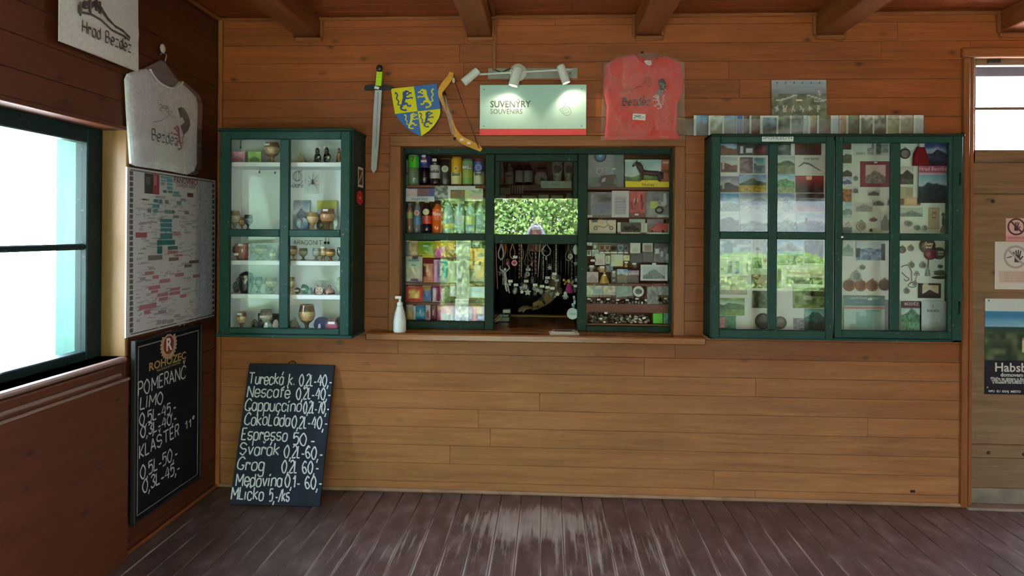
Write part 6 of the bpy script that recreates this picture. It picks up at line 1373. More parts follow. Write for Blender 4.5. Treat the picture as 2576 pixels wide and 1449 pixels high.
def rack(name, label, u0, u1, vs, um):
    x0, x1 = gxx(u0), gxx(u1); t = thing(name, label, 'shelving', ((x0 + x1) / 2, 0, CTZ)); o = t.location; zs = []
    ztop = gzz(372)
    for a in (x0 - .014, x1): MB().box(a - o.x, a + .014 - o.x, SF, SB_, 0.001, ztop - o.z).build('side_board', MSH, t)
    MB().box(x0 - o.x, x1 - o.x, SB_ - .012, SB_, 0.001, ztop - o.z).build('back_board', MSH, t)
    for v in vs: z = gzz(v, um); zs.append(z); MB().box(x0 - o.x, x1 - o.x, SF, SB_ - .012, z - (.004 if v == 548 else .016) - o.z, z - o.z, b=.001).build('shelf_board', MSH, t)
    MB().box(x0 - o.x, x1 - o.x, SF + .1, SB_ - .012, ztop - .016 - o.z, ztop - o.z).build('top_board', MSH, t)
    return t, zs
rl, zl = rack('drinks_rack', 'brown wooden shelving behind the left panes holding drinks and sweets', 1014, 1224, (466, 590, 712, 761, 809), 1118)
rr, zr = rack('toy_rack', 'brown wooden shelving behind the right panes holding toys and souvenirs', 1474, 1690, (471, 548, 589, 713, 815), 1582)
MB().box(gxx(1474) - rr.location.x, gxx(1690) - rr.location.x, SF, SF + .012, gzz(783) - CTZ, gzz(762) - CTZ).build('front_strip', painted('red_brown_strip', (104, 44, 34), rough=.5), rr)
MB().box(gxx(1014) - rl.location.x, gxx(1224) - rl.location.x, SF + .13, SF + .135, gzz(809) - CTZ, gzz(650) - CTZ).build('red_backing', painted('red_backing', (150, 40, 50), rough=.7), rl)
EPS = .0008
# ---------------------------------------------------------------- bottles and cans
MLQ = vc('bottle_plastic', .08, spec=.6, var=.15)
def bottle(label, u0, v0, u1, zb, Y, body, lab, cap, lz=(.32, .68), txt=None, tc=(240, 240, 240), tsz=.4, tp=.5, neck=.3, name='drink_bottle', clearmat=False, ink=None):
    cx, w_, h_ = spot(u0, v0, u1, zb, Y); r = w_ / 2; t = thing(name, label, 'bottle', (cx, Y, zb + EPS)); nr = r * neck + .003
    MB().lathe([(r * .8, 0), (r * .97, h_ * .03), (r * .97, lz[0] * h_), (r * .93, lz[0] * h_ + .001), (r * .93, lz[1] * h_), (r * .97, lz[1] * h_ + .002), (r * .9, h_ * max(.74, lz[1] + .06)), (nr * 1.4, h_ * .87), (nr, h_ * .91), (nr, h_ * .95)], body, 18).build('bottle_body', MPB if clearmat else MLQ, t)
    MB().lathe([(nr * 1.15, h_ * .93), (nr * 1.15, h_), (1e-6, h_)], cap, 14).build('cap', MPL, t)
    if lab: MB().lathe([(r * .985, lz[0] * h_ + .002), (r * .985, lz[1] * h_ - .002)], lab, 20, closed=False).build('label', MPG, t)
    if txt: text(txt, r * tsz * 2, tc, t, (0, -r * 1.005, h_ * tp), bold=.0008, sx=.85)
    if ink: ink(t, r, h_)
    return t
def can(label, u0, v0, u1, zb, Y, stops, txt=None, tc=(30, 30, 30), tp=.5, tsz=.42, ink=None):
    cx, w_, h_ = spot(u0, v0, u1, zb, Y); r = w_ / 2; t = thing('drink_can', label, 'can', (cx, Y, zb + EPS), group='drink cans on the top shelf')
    MB().lathe([(r * .78, 0), (r * .82, h_ * .015), (r * .96, h_ * .05)], (190, 190, 190), 20).build('base_rim', MME, t)
    MB().lathe([(r * .96, h_ * .05, stops[0][1])] + [(r, h_ * a, c) for a, c in stops] + [(r * .82, h_ * .965)], stops[-1][1], 22).build('can_body', MPG, t)
    MB().lathe([(r * .84, h_ * .962), (r * .84, h_), (r * .76, h_), (r * .74, h_ * .985), (1e-6, h_ * .985)], (180, 180, 180), 20).build('top_rim', MME, t)
    if txt: text(txt, r * tsz * 2, tc, t, (0, -r * 1.004, h_ * tp), bold=.0006, sx=.8)
    if ink: ink(t, r, h_)
    return t
def badge(c, rr_, tp, c2=None, sx=1.0):
    def f(t, r, h_):
        q = MB(); k_ = [(r * rr_ * sx * math.cos(i * pi / 10), h_ * tp + r * rr_ * math.sin(i * pi / 10)) for i in range(20)]; q.prism(k_, -r * 1.02, -r * .7, c)
        if c2: q.prism([(x * .72, h_ * tp + (z - h_ * tp) * .72) for x, z in k_], -r * 1.03, -r * .9, c2)
        q.build('badge_print', MPG, t)
    return f
def wave(t, r, h_):
    q = MB(); k_ = lambda s_, c, y: q.prism([(r * .55 * math.cos(i * pi / 10), h_ * .69 + r * .55 * math.sin(i * pi / 10)) for i in range(*s_)], -r * y, -r * .8, c)
    k_((0, 20), (226, 226, 232), 1.02); k_((1, 10), (170, 50, 70), 1.03); k_((11, 20), (50, 60, 150), 1.03); q.build('round_logo', MPG, t)
    MB().box(-r * .35, r * .35, -r * 1.03, -r, h_ * .80, h_ * .86, (220, 220, 226)).build('price_tag', MPR, t)
Y1 = .185
t = thing('white_strip', 'stack of narrow white packets at the left end of the drinks shelf', 'packet', (gxx(1021, Y1), Y1, zl[0] + EPS))
for a, b in ((0, .45), (.5, .97)): MB().box(-.011, .011, -.01, .01, a * .17, b * .17, (176, 176, 168), .003).build('packet', MPL, t)
bottle('lemon-lime soda bottle with a bright green label, top shelf', 1027, 380, 1055, zl[0], Y1, (120, 140, 110), (60, 180, 40), (200, 210, 200), (.5, .84), '7', (150, 40, 40), .7, .74)
bottle('dark blue cola bottle with a round red-white-blue emblem, top shelf', 1055, 380, 1082, zl[0], Y1, (22, 20, 40), (44, 46, 120), (40, 50, 120), (.50, .86), ink=wave)
bottle('dark cola bottle with a white paper label, top shelf', 1082, 384, 1108, zl[0], Y1, (34, 18, 20), (206, 200, 200), (200, 204, 200), (.2, .62), 'kofola', (30, 24, 26), .42, .42, ink=lambda t, r, h_: MB().box(-r * .4, r * .4, -r * 1.03, -r * .9, h_ * .72, h_ * .8, (216, 216, 220)).build('price_tag', MPR, t))
can('black beer can with a cream goblet emblem, fourth on the top shelf', 1108, 399, 1135, zl[0], Y1, [(.1, (36, 44, 40)), (.9, (40, 40, 38))], 'pivo', (60, 56, 46), .46, .3, badge((196, 190, 160), .62, .6, (150, 150, 130), 1.0))
can('yellow can of radler with a lower white band, top shelf', 1135, 394, 1163, zl[0], Y1, [(.12, (206, 190, 130)), (.44, (206, 190, 130)), (.45, (206, 150, 30)), (.9, (200, 140, 20))], 'Birell', (60, 50, 30), .37, .42, badge((220, 190, 120), .42, .58, (150, 110, 60)))
can('green and yellow can lettered in black, top shelf', 1163, 400, 1190, zl[0], Y1, [(.1, (110, 150, 50)), (.3, (150, 160, 60)), (.6, (130, 150, 110)), (.9, (60, 110, 70))], 'BIRELL', (226, 230, 220), .66, .36, lambda t, r, h_: MB().box(-r * .8, r * .8, -r * 1.003, -r * .7, h_ * .60, h_ * .72, (40, 50, 50)).build('name_band', MPG, t))
can('blue and cream can at the right end of the top shelf', 1191, 400, 1219, zl[0], Y1, [(.1, (190, 186, 150)), (.48, (186, 186, 160)), (.5, (60, 70, 130)), (.88, (50, 50, 110)), (.9, (110, 40, 50))], 'Birell', (40, 40, 50), .42, .42, badge((110, 130, 190), .6, .66, (70, 84, 150)))
Y2 = SF - .006                                            # cards fixed on the shelf edge
t = card('iced_coffee_box', 'blue iced-coffee carton lying upside down on the shelf edge', 'carton', 1018, 474, 1093, 507, Y2, blocks(lambda u, v: (50, 50, 130), [(.14, .4, .42, .96, (206, 176, 190)), (.42, .45, .8, .95, (120, 60, 90)), (0, 0, 1, .36, lambda u, v: (206, 210, 220) if v < .33 else (200, 206, 214)), (.0, .36, .12, 1, (180, 180, 200))]), 2.2, t=.006)
w_ = px2m(75, Y2); h_ = px2m(33, Y2); text('EISKAFFEE', .022, (60, 60, 130), t, (0, -.0068, h_ * .19), rot=(0, pi, 0), sx=1.1)
card('photo_card', 'grey black-and-white photo card beside the upside-down carton', 'photo', 1093, 468, 1133, 504, Y2 - .002, noisy((110, 112, 116), .8, 61, 7), 2.2)
t = thing('price_board', 'white L-shaped paper price strip on the drinks shelf edge', 'label', (gxx(1160, Y2), Y2 - .004, gzz(505, 1160, Y2)))
xl_ = lambda u: gxx(u, Y2) - t.location.x
zl_ = lambda v: gzz(v, 1160, Y2) - t.location.z
MB().prism([(xl_(1126), zl_(468)), (xl_(1126), zl_(505)), (xl_(1133), zl_(505)), (xl_(1133), zl_(478)), (xl_(1195), zl_(478)), (xl_(1195), zl_(468))], -.001, 0, (206, 208, 208)).build('paper', MPR, t)
card('wooden_souvenir', 'brown wooden souvenir plaque behind the white price strip', 'plaque', 1134, 479, 1168, 512, Y2 + .02, blocks(noisy((130, 84, 50), .3, 62, 5), [(0, 0, .6, .45, (50, 34, 28)), (.5, .1, 1, .4, (44, 30, 26))]), 2.4, t=.006)
t = card('flyer_card', 'pale green and pink flyer at the right end of the drinks shelf edge', 'flyer', 1169, 474, 1215, 506, Y2 - .002, blocks(noisy((186, 190, 160), .3, 63, 6), [(.2, .1, 1, .45, (190, 160, 160)), (.0, .3, .3, .9, (176, 190, 120))]), 2.4); text('Pramen', .012, (90, 100, 70), t, (.01, -.0018, .06))
Y3 = .18
bottle('small brown-pink drink bottle at the left end of the lower drinks shelf', 1022, 512, 1039, zl[1], Y3, (140, 90, 80), (150, 150, 90), (60, 110, 140), (.5, .72))
bottle('clear bottle with a blue label and yellow cap, lower drinks shelf', 1040, 506, 1061, zl[1], Y3, (120, 130, 150), (70, 130, 190), (190, 190, 60), (.28, .52), ink=badge((206, 196, 190), .62, .64, (190, 110, 110)))
bottle('bottle with a red label and yellow cap, dark syrup inside', 1061, 505, 1087, zl[1], Y3 - .01, (40, 26, 50), (206, 70, 50), (206, 190, 70), (.30, .56), None, ink=badge((214, 190, 120), .62, .66, (226, 206, 190)))
bottle('orange soda bottle filled to the shoulder, lower drinks shelf', 1087, 508, 1115, zl[1], Y3 - .01, (226, 104, 30), (226, 96, 30), (60, 60, 60), (.42, .72), 'Fanta', (240, 220, 200), .38, .62)
for i, (u0, u1, cap_, lab, lb) in enumerate(((1115, 1141, (60, 130, 140), (206, 190, 70), 'clear water bottle with a teal cap and yellow label, beside the orange soda'), (1143, 1169, (150, 176, 190), (176, 190, 206), 'clear water bottle with a pale blue label, second of the waters'), (1171, 1196, (200, 206, 80), (190, 206, 120), 'clear water bottle with a yellow cap, third of the waters'), (1197, 1221, (206, 190, 80), (150, 190, 206), 'clear water bottle at the right end of the lower drinks shelf'))):
    bottle(lb, u0, 508 + i, u1, zl[1], Y3, (150, 190, 196), lab, cap_, (.16, .34) if i == 0 else (.3, .6), name='water_bottle', ink=None)
# ---------------------------------------------------------------- sweets
def packet(label, u0, v0, u1, v1, Y, base, rects=(), txt=None, tc=(240, 240, 240), ts=.02, tp=(.0, .5), vert=False, name='sweet_packet', puffed=.012, cat='packet', zb=None):
    fn = blocks(base if callable(base) else noisy(base, .12, int(u0), 5), [tuple(r) for r in rects])
    cx, z0, w_, h_ = BX(u0, v0, u1, v1, Y)
    if zb is not None: z0 = zb + EPS
    t = thing(name, label, cat, (cx, Y, z0)); nx, ny = max(6, int((u1 - u0) / 3)), max(8, int((v1 - v0) / 3))
    bl = lambda u, v: puffed * (math.sin(pi * u) * math.sin(pi * v)) ** .5 * (1 + .25 * math.sin(u * 11 + v * 7))
    MB().sheet(w_, h_ * .92, nx, ny, fn, .002, bl, h_ * .04).build('packet_body', MPG, t)
    if puffed > .004:
        for z in (0, h_ * .96):
            n = 12; pl = [(-w_ / 2 + w_ * k / n, z + (h_ * .04 if (k % 2) == (z > 0) else h_ * .04 * .6) * (1 if z else 0)) for k in range(n + 1)]
            MB().box(-w_ / 2, w_ / 2, -.0022, -.0002, z, z + h_ * .045, fn(.5, .02 if z == 0 else .98)).build('crimp', MPG, t)
    if txt: text(txt, ts, tc, t, (tp[0] * w_, -puffed * 1.27 - .0035, h_ * tp[1]), bold=.0006, sx=.9, rot=(0, pi / 2, 0) if vert else (0, 0, 0))
    return t
Yc = .155
C_ = [
 (1021, 606, 1051, 646, (206, 180, 150), [(0, 0, .3, 1, (120, 130, 130)), (.5, .3, .9, .9, (190, 150, 100))], None, 'tan snack packet at the top left of the sweets'),
 (1050, 607, 1094, 650, (170, 190, 40), [(.15, .45, .85, .95, (120, 170, 60)), (.1, 0, .9, .2, (226, 216, 60))], ('Müsli', (236, 240, 220), .018, (0, .72)), 'lime green muesli bag at the top of the sweets'),
 (1094, 606, 1123, 650, (226, 190, 40), [(0, 0, .8, .55, (206, 100, 150)), (.4, .4, 1, .7, (214, 110, 160))], None, 'yellow and pink gum bag at the top of the sweets'),
 (1123, 606, 1146, 648, (220, 160, 40), [(0, 0, 1, .45, (150, 80, 30)), (.2, .5, .8, .9, (230, 180, 60))], None, 'orange and brown snack bag right of the pink gum bag'),
 (1147, 606, 1185, 650, (190, 190, 180), [(.3, .3, .9, .9, (206, 206, 190))], None, 'silver foil crisp bag at the top of the sweets'),
 (1187, 606, 1212, 622, (120, 126, 140), [(.3, .3, .8, .8, (190, 196, 206))], None, 'grey-blue box end above the orange ice-cream box'),
]
for (u0, v0, u1, v1, c, r, tx, lb) in C_: packet(lb, u0, v0, u1, v1 if v1 < 630 else v1 - 2, Yc + .01, c, r, *(tx or ()))
packet('cream biscuit bag with round biscuits and a violet top', 1020, 643, 1063, 711, Yc - .006, (206, 200, 184), [(.36, .9, .72, 1, (90, 70, 90)), (.2, .78, .85, .9, (90, 150, 150)), (.15, .55, .95, .78, (190, 216, 206)), (.3, .0, .72, .12, (120, 90, 140))], 'Piškoty', (110, 150, 150), .012, (.02, .64), zb=zl[2])
for i, (a, b) in enumerate(((.35, .36), (.62, .38), (.5, .22), (.82, .22), (.18, .18))):
    pass
packet('salmon chocolate bag beside the biscuit bag', 1065, 664, 1090, 711, Yc, (206, 130, 110), [(0, .3, .3, .9, (110, 60, 56)), (.3, .6, .6, .95, (226, 200, 170))], zb=zl[2])
packet('tall pink bar beside the salmon bag', 1091, 654, 1102, 711, Yc, (196, 130, 176), [(.2, .2, .8, .8, (206, 150, 190))], zb=zl[2], puffed=.006)
packet('teal and silver bar with slanted white lettering', 1102, 654, 1126, 711, Yc - .004, (130, 140, 156), [(.6, .2, 1, 1, (20, 170, 170)), (0, 0, 1, .2, (150, 150, 160))], 'Tatranky', (236, 236, 240), .018, (-.15, .5), True, zb=zl[2])
packet('pale green wafer packet right of the teal bar', 1126, 658, 1150, 712, Yc, (180, 196, 166), [(.3, .2, .7, .8, (200, 206, 180))], zb=zl[2])
packet('large crumpled silver foil bag in the middle of the sweets', 1148, 648, 1181, 752, .1225, noisy((170, 170, 170), .45, 64, 9), [], puffed=.008)
packet('second crumpled silver bag behind the white note', 1150, 722, 1176, 762, Yc + .012, noisy((120, 120, 124), .6, 65, 9), [], puffed=.012, zb=zl[3])
t = packet('tall orange and brown ice-cream cone box', 1182, 622, 1218, 713, Yc - .012, (226, 150, 30), [(0, 0, 1, .12, (90, 56, 44)), (0, .0, .55, .38, (96, 60, 46)), (.38, .1, .66, .36, (206, 160, 100)), (.3, .36, .7, .5, (226, 200, 170)), (.25, .5, .4, .6, (60, 40, 36)), (.62, .48, .76, .6, (60, 40, 36)), (.56, .74, .98, .84, (110, 90, 90))], 'GRUNDT', (120, 76, 20), .016, (-.25, .76), True, 'ice_cream_box', .003, 'box', zl[2])
packet('red bag of yellow corn snacks, lower left of the sweets', 1021, 723, 1064, 761, Yc - .004, (206, 70, 66), [(.2, .25, .85, .8, noisy((226, 180, 100), .3, 66, 6)), (.3, .78, .6, .95, (206, 130, 60))], zb=zl[3], puffed=.018)
packet('blue lollipop bag beside the red snack bag', 1063, 720, 1085, 760, Yc, (110, 130, 180), [(.1, .7, .9, 1, (190, 150, 110)), (.1, .3, .9, .6, (90, 120, 180))], zb=zl[3])
packet('maroon and white sweet bag with upright lettering', 1087, 719, 1105, 760, Yc, (130, 40, 80), [(.1, .0, .5, .9, (206, 190, 206))], 'Skittles', (226, 220, 230), .017, (.0, .5), True, zb=zl[3])
packet('second maroon sweet bag right of the lettered one', 1105, 719, 1120, 760, Yc - .006, (150, 60, 100), [(.5, .0, .9, .9, (200, 180, 196))], 'Žužu', (226, 220, 230), .014, (.0, .5), True, zb=zl[3])
packet('dark wrapped sweet beside the silver bag', 1121, 722, 1134, 758, Yc, (60, 44, 50), [], zb=zl[3])
packet('white paper-wrapped sweets tied with a twist', 1132, 716, 1148, 746, Yc - .008, noisy((206, 200, 206), .4, 67, 5), [], puffed=.01)
card('price_note', 'blue-white taped note at the lower right of the sweets', 'note', 1174, 721, 1219, 749, Yc - .02, blocks(lambda u, v: (196, 208, 214), [(.15, .2, .85, .85, (176, 200, 216))]), 3)
packet('tan biscuit pack at the bottom left of the sweets', 1021, 768, 1039, 810, Yc, (190, 170, 150), [(.2, .0, .9, .5, (214, 180, 110)), (0, .85, 1, 1, (206, 206, 210))], zb=zl[4])
packet('narrow white stick pack beside the blue bag', 1039, 772, 1046, 810, Yc, (206, 206, 214), [], zb=zl[4], puffed=.003)
packet('bright blue sweet bag on the bottom shelf', 1046, 772, 1071, 811, Yc - .006, (30, 130, 190), [(.1, .3, .9, .6, (110, 180, 220)), (0, .85, 1, 1, (60, 120, 180))], 'Hašler', (226, 240, 250), .013, (0, .6), True, zb=zl[4])
packet('white bar with dark red print on the bottom shelf', 1070, 768, 1083, 811, Yc, (206, 190, 196), [(.3, .1, .8, .5, (150, 60, 90))], 'Banán', (150, 50, 80), .013, (.0, .5), True, zb=zl[4], puffed=.006)
packet('dark maroon bar with pale lettering on the bottom shelf', 1083, 768, 1098, 811, Yc - .004, (110, 30, 60), [(.0, .9, 1, 1, (90, 40, 60))], 'Kaštany', (220, 190, 200), .013, (.0, .5), True, zb=zl[4], puffed=.006)
packet('pink bar on the bottom shelf', 1099, 769, 1111, 811, Yc, (196, 110, 160), [(.1, .7, .9, .86, (226, 180, 120))], zb=zl[4], puffed=.006)
t = packet('red and green hot-drink box on the bottom shelf', 1111, 768, 1139, 811, Yc - .006, (110, 150, 40), [(0, .46, 1, 1, (176, 60, 50)), (.1, .5, .9, .95, lambda u, v: (206, 130, 90) if abs(u + v - 1.2) < .25 else (170, 64, 54)), (.4, .36, .7, .48, (226, 226, 220))], 'hot', (40, 60, 30), .022, (.2, .22), True, 'drink_box', .002, 'box', zl[4])
packet('silver bag with a green leaf print on the bottom shelf', 1145, 754, 1179, 811, .1225, noisy((200, 206, 200), .3, 68, 8), [(.3, .35, .85, .65, noisy((190, 206, 170), .3, 3))], zb=zl[4], puffed=.008)
packet('red and white bar leaning beside the orange bar', 1177, 768, 1190, 811, Yc, (190, 100, 110), [(.2, .1, .7, .5, (226, 206, 206)), (.3, .7, .9, .95, (190, 60, 70))], zb=zl[4], puffed=.005)
packet('narrow orange bar, bottom shelf right', 1190, 768, 1199, 811, Yc - .004, (226, 110, 60), [(0, .85, 1, 1, (226, 170, 60))], zb=zl[4], puffed=.005)
packet('yellow and dark bag at the bottom right of the sweets', 1198, 768, 1219, 811, Yc, (90, 60, 50), [(.1, .5, .8, .98, (226, 180, 50)), (.2, .1, .9, .35, (206, 206, 210))], zb=zl[4])
# ---------------------------------------------------------------- toys and souvenirs on the right
t = card('toy_blister', 'grey-green blister card with a blue police badge and handcuffs', 'toy', 1479, 386, 1569, 470, .15, blocks(noisy((110, 134, 140), .15, 69, 4), [(.03, .3, .7, .98, noisy((170, 166, 180), .2, 3, 3)), (.34, .02, .8, .32, (44, 50, 66)), (.72, .1, .9, .95, (120, 140, 146))]), 3, t=.003); t.location.z = zr[0] + EPS
w_ = px2m(90, .15); h_ = px2m(84, .15)
MB().lathe([(.040, 0, (20, 34, 60)), (.036, .006, (30, 60, 110)), (.028, .014, (60, 140, 190)), (.012, .022, (130, 200, 230)), (1e-6, .024)], n=20).build('blue_badge', MPG, t, (-w_ * .16, -.003, h_ * .93), (pi / 2, 0, 0))
q = MB()
for cx, cz, r in ((-.04, .10, .020), (.024, .105, .018)):
    q.tube([(cx + r * math.cos(k * .7), -.007, cz + r * math.sin(k * .7)) for k in range(9)], .004, (206, 210, 214), 6, True)
q.build('handcuffs', MPL, t)['kind'] = 'stuff'
MB().prism([(-.05, .03), (-.03, .07), (.02, .078), (.06, .08), (.07, .06), (.03, .035), (-.01, .02)], -.012, -.003, (50, 46, 56)).build('dark_tool', MPL, t); MB().prism([(-.03, .03), (-.02, .055), (.0, .06), (-.005, .035)], -.016, -.011, (206, 200, 206)).build('white_grip', MPL, t)
tagbox(t, .05, -.004, .115, .022, .010); MB().box(-w_ / 2, w_ / 2, -.026, -.025, .0, h_, (255, 255, 255)).build('blister_shell', MPB, t)
cx, w_, h_ = spot(1572, 402, 1686, zr[0], .17)
t = thing('toy_horse_box', 'yellow-fronted box with a dark toy horse on a meadow backdrop', 'toy', (cx, .17, zr[0] + EPS))
MB().sheet(w_, h_, 38, 24, blocks(L(70, (150, 180, 190), (90, 120, 60), (100, 120, 50), .35, .1, .15), [(.8, 0, 1, 1, (170, 90, 70)), (.80, .52, .98, .66, (120, 60, 50)), (.83, .84, .97, .95, (206, 170, 150))]), .002).build('back_panel', MPG, t)
MB().prism([(-w_ / 2, 0), (w_ / 2, 0), (w_ / 2, h_ * .2), (w_ * .24, h_ * .2), (w_ * .2, h_ * .25), (-w_ * .14, h_ * .25), (-w_ * .18, h_ * .2), (-w_ / 2, h_ * .22)], -.036, -.034, (226, 200, 10)).build('front_flap', MPG, t)
MB().box(-w_ / 2, w_ / 2, -.034, -.001, 0, .002, (206, 180, 20)).build('box_floor', MPG, t)
text('Hores', .030, (120, 100, 20), t, (.0, -.0366, h_ * .09), bold=.0004); text('The', .014, (130, 110, 20), t, (-.01, -.0366, h_ * .20))
hs = MB(); hc = (62, 50, 50); Z = lambda pts: [(x * w_, y_, z * h_) for x, y_, z in pts]
hs.tube(Z([(.24, -.016, .50), (.12, -.016, .50), (-.02, -.016, .52), (-.14, -.016, .54)]), [.016, .017, .016, .018], hc, 8)
hs.tube(Z([(-.12, -.016, .56), (-.2, -.018, .74), (-.24, -.018, .86)]), [.018, .014, .011], hc, 8); hs.tube(Z([(-.22, -.018, .88), (-.29, -.020, .82), (-.34, -.020, .74)]), [.011, .009, .006], hc, 8)
for x, y_ in ((-.14, -.024), (-.1, -.010)): hs.tube(Z([(x, y_, .5), (x - .01, y_, .3), (x, y_, .05)]), [.010, .006, .005], hc, 7)
for x, y_ in ((.24, -.024), (.22, -.010)): hs.tube(Z([(x, y_, .5), (x + .03, y_, .3), (x + .02, y_, .05)]), [.012, .006, .005], hc, 7)
hs.tube(Z([(.26, -.016, .55), (.32, -.014, .5), (.33, -.014, .3)]), [.006, .009, .003], (40, 34, 36), 6); hs.tube(Z([(-.2, -.020, .9), (-.15, -.020, .76), (-.1, -.018, .62)]), [.006, .010, .004], (40, 34, 36), 6)
hs.tube(Z([(-.23, -.014, .88), (-.235, -.014, .97)]), [.005, .001], hc, 5); hs.tube(Z([(-.245, -.022, .88), (-.25, -.022, .97)]), [.005, .001], hc, 5)
hs.build('toy_horse', MPL, t)
card('castle_leaflet', 'lilac leaflet with a castle sketch over dark woods, middle toy shelf', 'leaflet', 1479, 483, 1541, 547, .155, blocks(noisy((130, 116, 150), .3, 71, 6), [(.1, .0, .9, .5, sketch(72, (150, 140, 176), (90, 84, 120), .5, .3, 0)), (.4, .6, .95, .9, noisy((70, 66, 70), .5, 3, 7)), (0, 0, .1, 1, (70, 64, 60))]), 2.6)
t = card('ring_blister', 'white blister card of stacked clear rings, middle toy shelf', 'toy', 1539, 480, 1582, 547, .145, blocks(lambda u, v: (200, 190, 204), [(.15, .1, .82, .76, (176, 160, 180))]), 2.6, t=.002)
h_ = px2m(70, .145)
for k in range(6): MB().tube([(.028 * math.cos(a), -.006 + .004 * math.sin(a), h_ * (.16 + .1 * k)) for a in [i * pi / 7 for i in range(14)]], .003, (206, 196, 210), 5, True).build('ring', MPG, t)
t = card('toy_blister', 'red blister card with pink toy tools, middle toy shelf', 'toy', 1582, 481, 1625, 547, .155, blocks(noisy((176, 66, 74), .2, 73, 5), [(0, 0, 1, .18, (110, 40, 50)), (.3, .6, .55, .72, (226, 160, 170))]), 2.6, t=.002)
for x, z, a in ((-.014, .10, .3), (.026, .12, -.1), (.028, .07, .2), (-.03, .07, -.4)): MB().tube([(x, -.006, z - .02), (x + .01 * a, -.007, z), (x + .02 * a, -.006, z + .024)], [.004, .006, .004], (150, 80, 80), 6).build('toy_tool', MPL, t)
tagbox(t, -.005, -.003, .018, .024, .010)
t = card('toy_blister', 'grey blister card with a silver toy pistol and holster', 'toy', 1624, 481, 1688, 547, .15, blocks(noisy((130, 132, 136), .2, 74, 5), [(.0, .6, .5, 1, noisy((90, 84, 104), .4, 3, 6)), (.5, .0, 1, .1, (190, 186, 190)), (.18, .36, .46, .62, (170, 184, 90))]), 2.6, t=.002)
MB().prism([(.030, .15), (.046, .15), (.050, .085), (.040, .07), (.020, .072), (.012, .095), (.028, .095)], -.012, -.002, (196, 196, 200)).build('toy_pistol', MPL, t)
MB().tube([(.006 + .022 * math.cos(k * .7), -.008, .045 + .018 * math.sin(k * .7)) for k in range(9)], .006, (40, 36, 38), 6, True).build('black_ring', MPL, t); MB().tube([(.008 + .014 * math.cos(k * .7), -.006, .09 + .014 * math.sin(k * .7)) for k in range(9)], .003, (206, 206, 210), 6, True).build('trigger_ring', MPL, t)
card('signboard_strip', 'dark strip lettered in white above the scooter box', 'label', 1478, 541, 1536, 547, .14, lambda u, v: (90, 80, 86) if u > .2 else (190, 186, 190), 2.6)
def carbox(label, u0, v0, u1, v1, Y, zb, fr, bk, cc_, kind):
    cx, w_, h_ = spot(u0, v0, u1, zb, Y); t = thing('toy_vehicle_box', label, 'toy', (cx, Y, zb + EPS))
    MB().sheet(w_, h_, 24, 14, bk, .002).build('back_panel', MPG, t)
    for a in (-w_ / 2, w_ / 2 - w_ * .12): MB().box(a, a + w_ * .12, -.034, -.032, 0, h_, fr).build('front_panel', MPG, t)
    MB().box(-w_ / 2, w_ / 2, -.034, -.032, 0, h_ * .16, fr).build('front_panel', MPG, t); MB().box(-w_ / 2, w_ / 2, -.034, -.002, -.0005, .0015, fr).build('box_floor', MPG, t)
    if kind == 'car':
        MB().prism([(-w_ * .3, h_ * .24), (-w_ * .3, h_ * .44), (-w_ * .2, h_ * .5), (-w_ * .12, h_ * .74), (w_ * .14, h_ * .76), (w_ * .24, h_ * .52), (w_ * .32, h_ * .46), (w_ * .32, h_ * .24)], -.028, -.008, cc_).build('car_body', MPG, t)
        for x in (-.2, .2): MB().lathe([(h_ * .12, 0), (h_ * .12, .006), (h_ * .06, .007), (1e-6, .007)], (30, 30, 32), 14).build('wheel', MPL, t, (x * w_, -.024, h_ * .26), (pi / 2, 0, 0))
    else:
        for x in (-.2, .22):
            MB().tube([(x * w_ + h_ * .2 * math.cos(k * .7), -.016, h_ * .30 + h_ * .2 * math.sin(k * .7)) for k in range(9)], .004, (36, 34, 36), 6, True).build('wheel', MPL, t)
        MB().tube([(-.2 * w_, -.016, h_ * .32), (-.02 * w_, -.016, h_ * .5), (.1 * w_, -.016, h_ * .52), (.22 * w_, -.016, h_ * .32)], [.004, .008, .009, .004], cc_, 7).build('frame', MPL, t)
        MB().tube([(.22 * w_, -.016, h_ * .34), (.12 * w_, -.016, h_ * .72), (.02 * w_, -.018, h_ * .82)], .0035, cc_, 6).build('fork', MPL, t); MB().tube([(-.24 * w_, -.016, h_ * .56), (-.06 * w_, -.016, h_ * .54)], .006, (50, 40, 40), 6).build('saddle', MPL, t)
    return t
t = card('scooter_box', 'pale pink box printed with a scooter and two orange rings, low toy shelf', 'toy', 1482, 556, 1549, 590, .15, blocks(lambda u, v: (206, 186, 176), [(0, 0, 1, .14, (170, 180, 166)), (.1, .82, .3, 1, (60, 60, 76))]), 2.4, t=.01); t.location.z = zr[2] + .003
w_ = px2m(72, .15); h_ = px2m(43, .15); q = MB()
for cx, cz, r, c in ((-.08, .88, .010, (206, 150, 90)), (-.04, .68, .012, (206, 150, 90))): ribbon(q, [(cx * w_ + r * math.cos(k * pi / 8), cz * h_ + r * math.sin(k * pi / 8)) for k in range(17)], .003, c, -.0108)
for cx, cz in ((-.24, .3), (.3, .32)): ribbon(q, [(cx * w_ + .010 * math.cos(k * pi / 8), cz * h_ + .010 * math.sin(k * pi / 8)) for k in range(17)], .006, (70, 50, 50), -.0108)
ribbon(q, smooth([(-.28 * w_, h_ * .4), (-.1 * w_, h_ * .42), (.05 * w_, h_ * .34), (.2 * w_, h_ * .5), (.26 * w_, h_ * .34)]), .008, (150, 110, 90), -.0106); ribbon(q, [(.2 * w_, h_ * .5), (.12 * w_, h_ * .7), (.24 * w_, h_ * .84)], .005, (120, 120, 100), -.0107)
q.build('scooter_print', MPG, t)
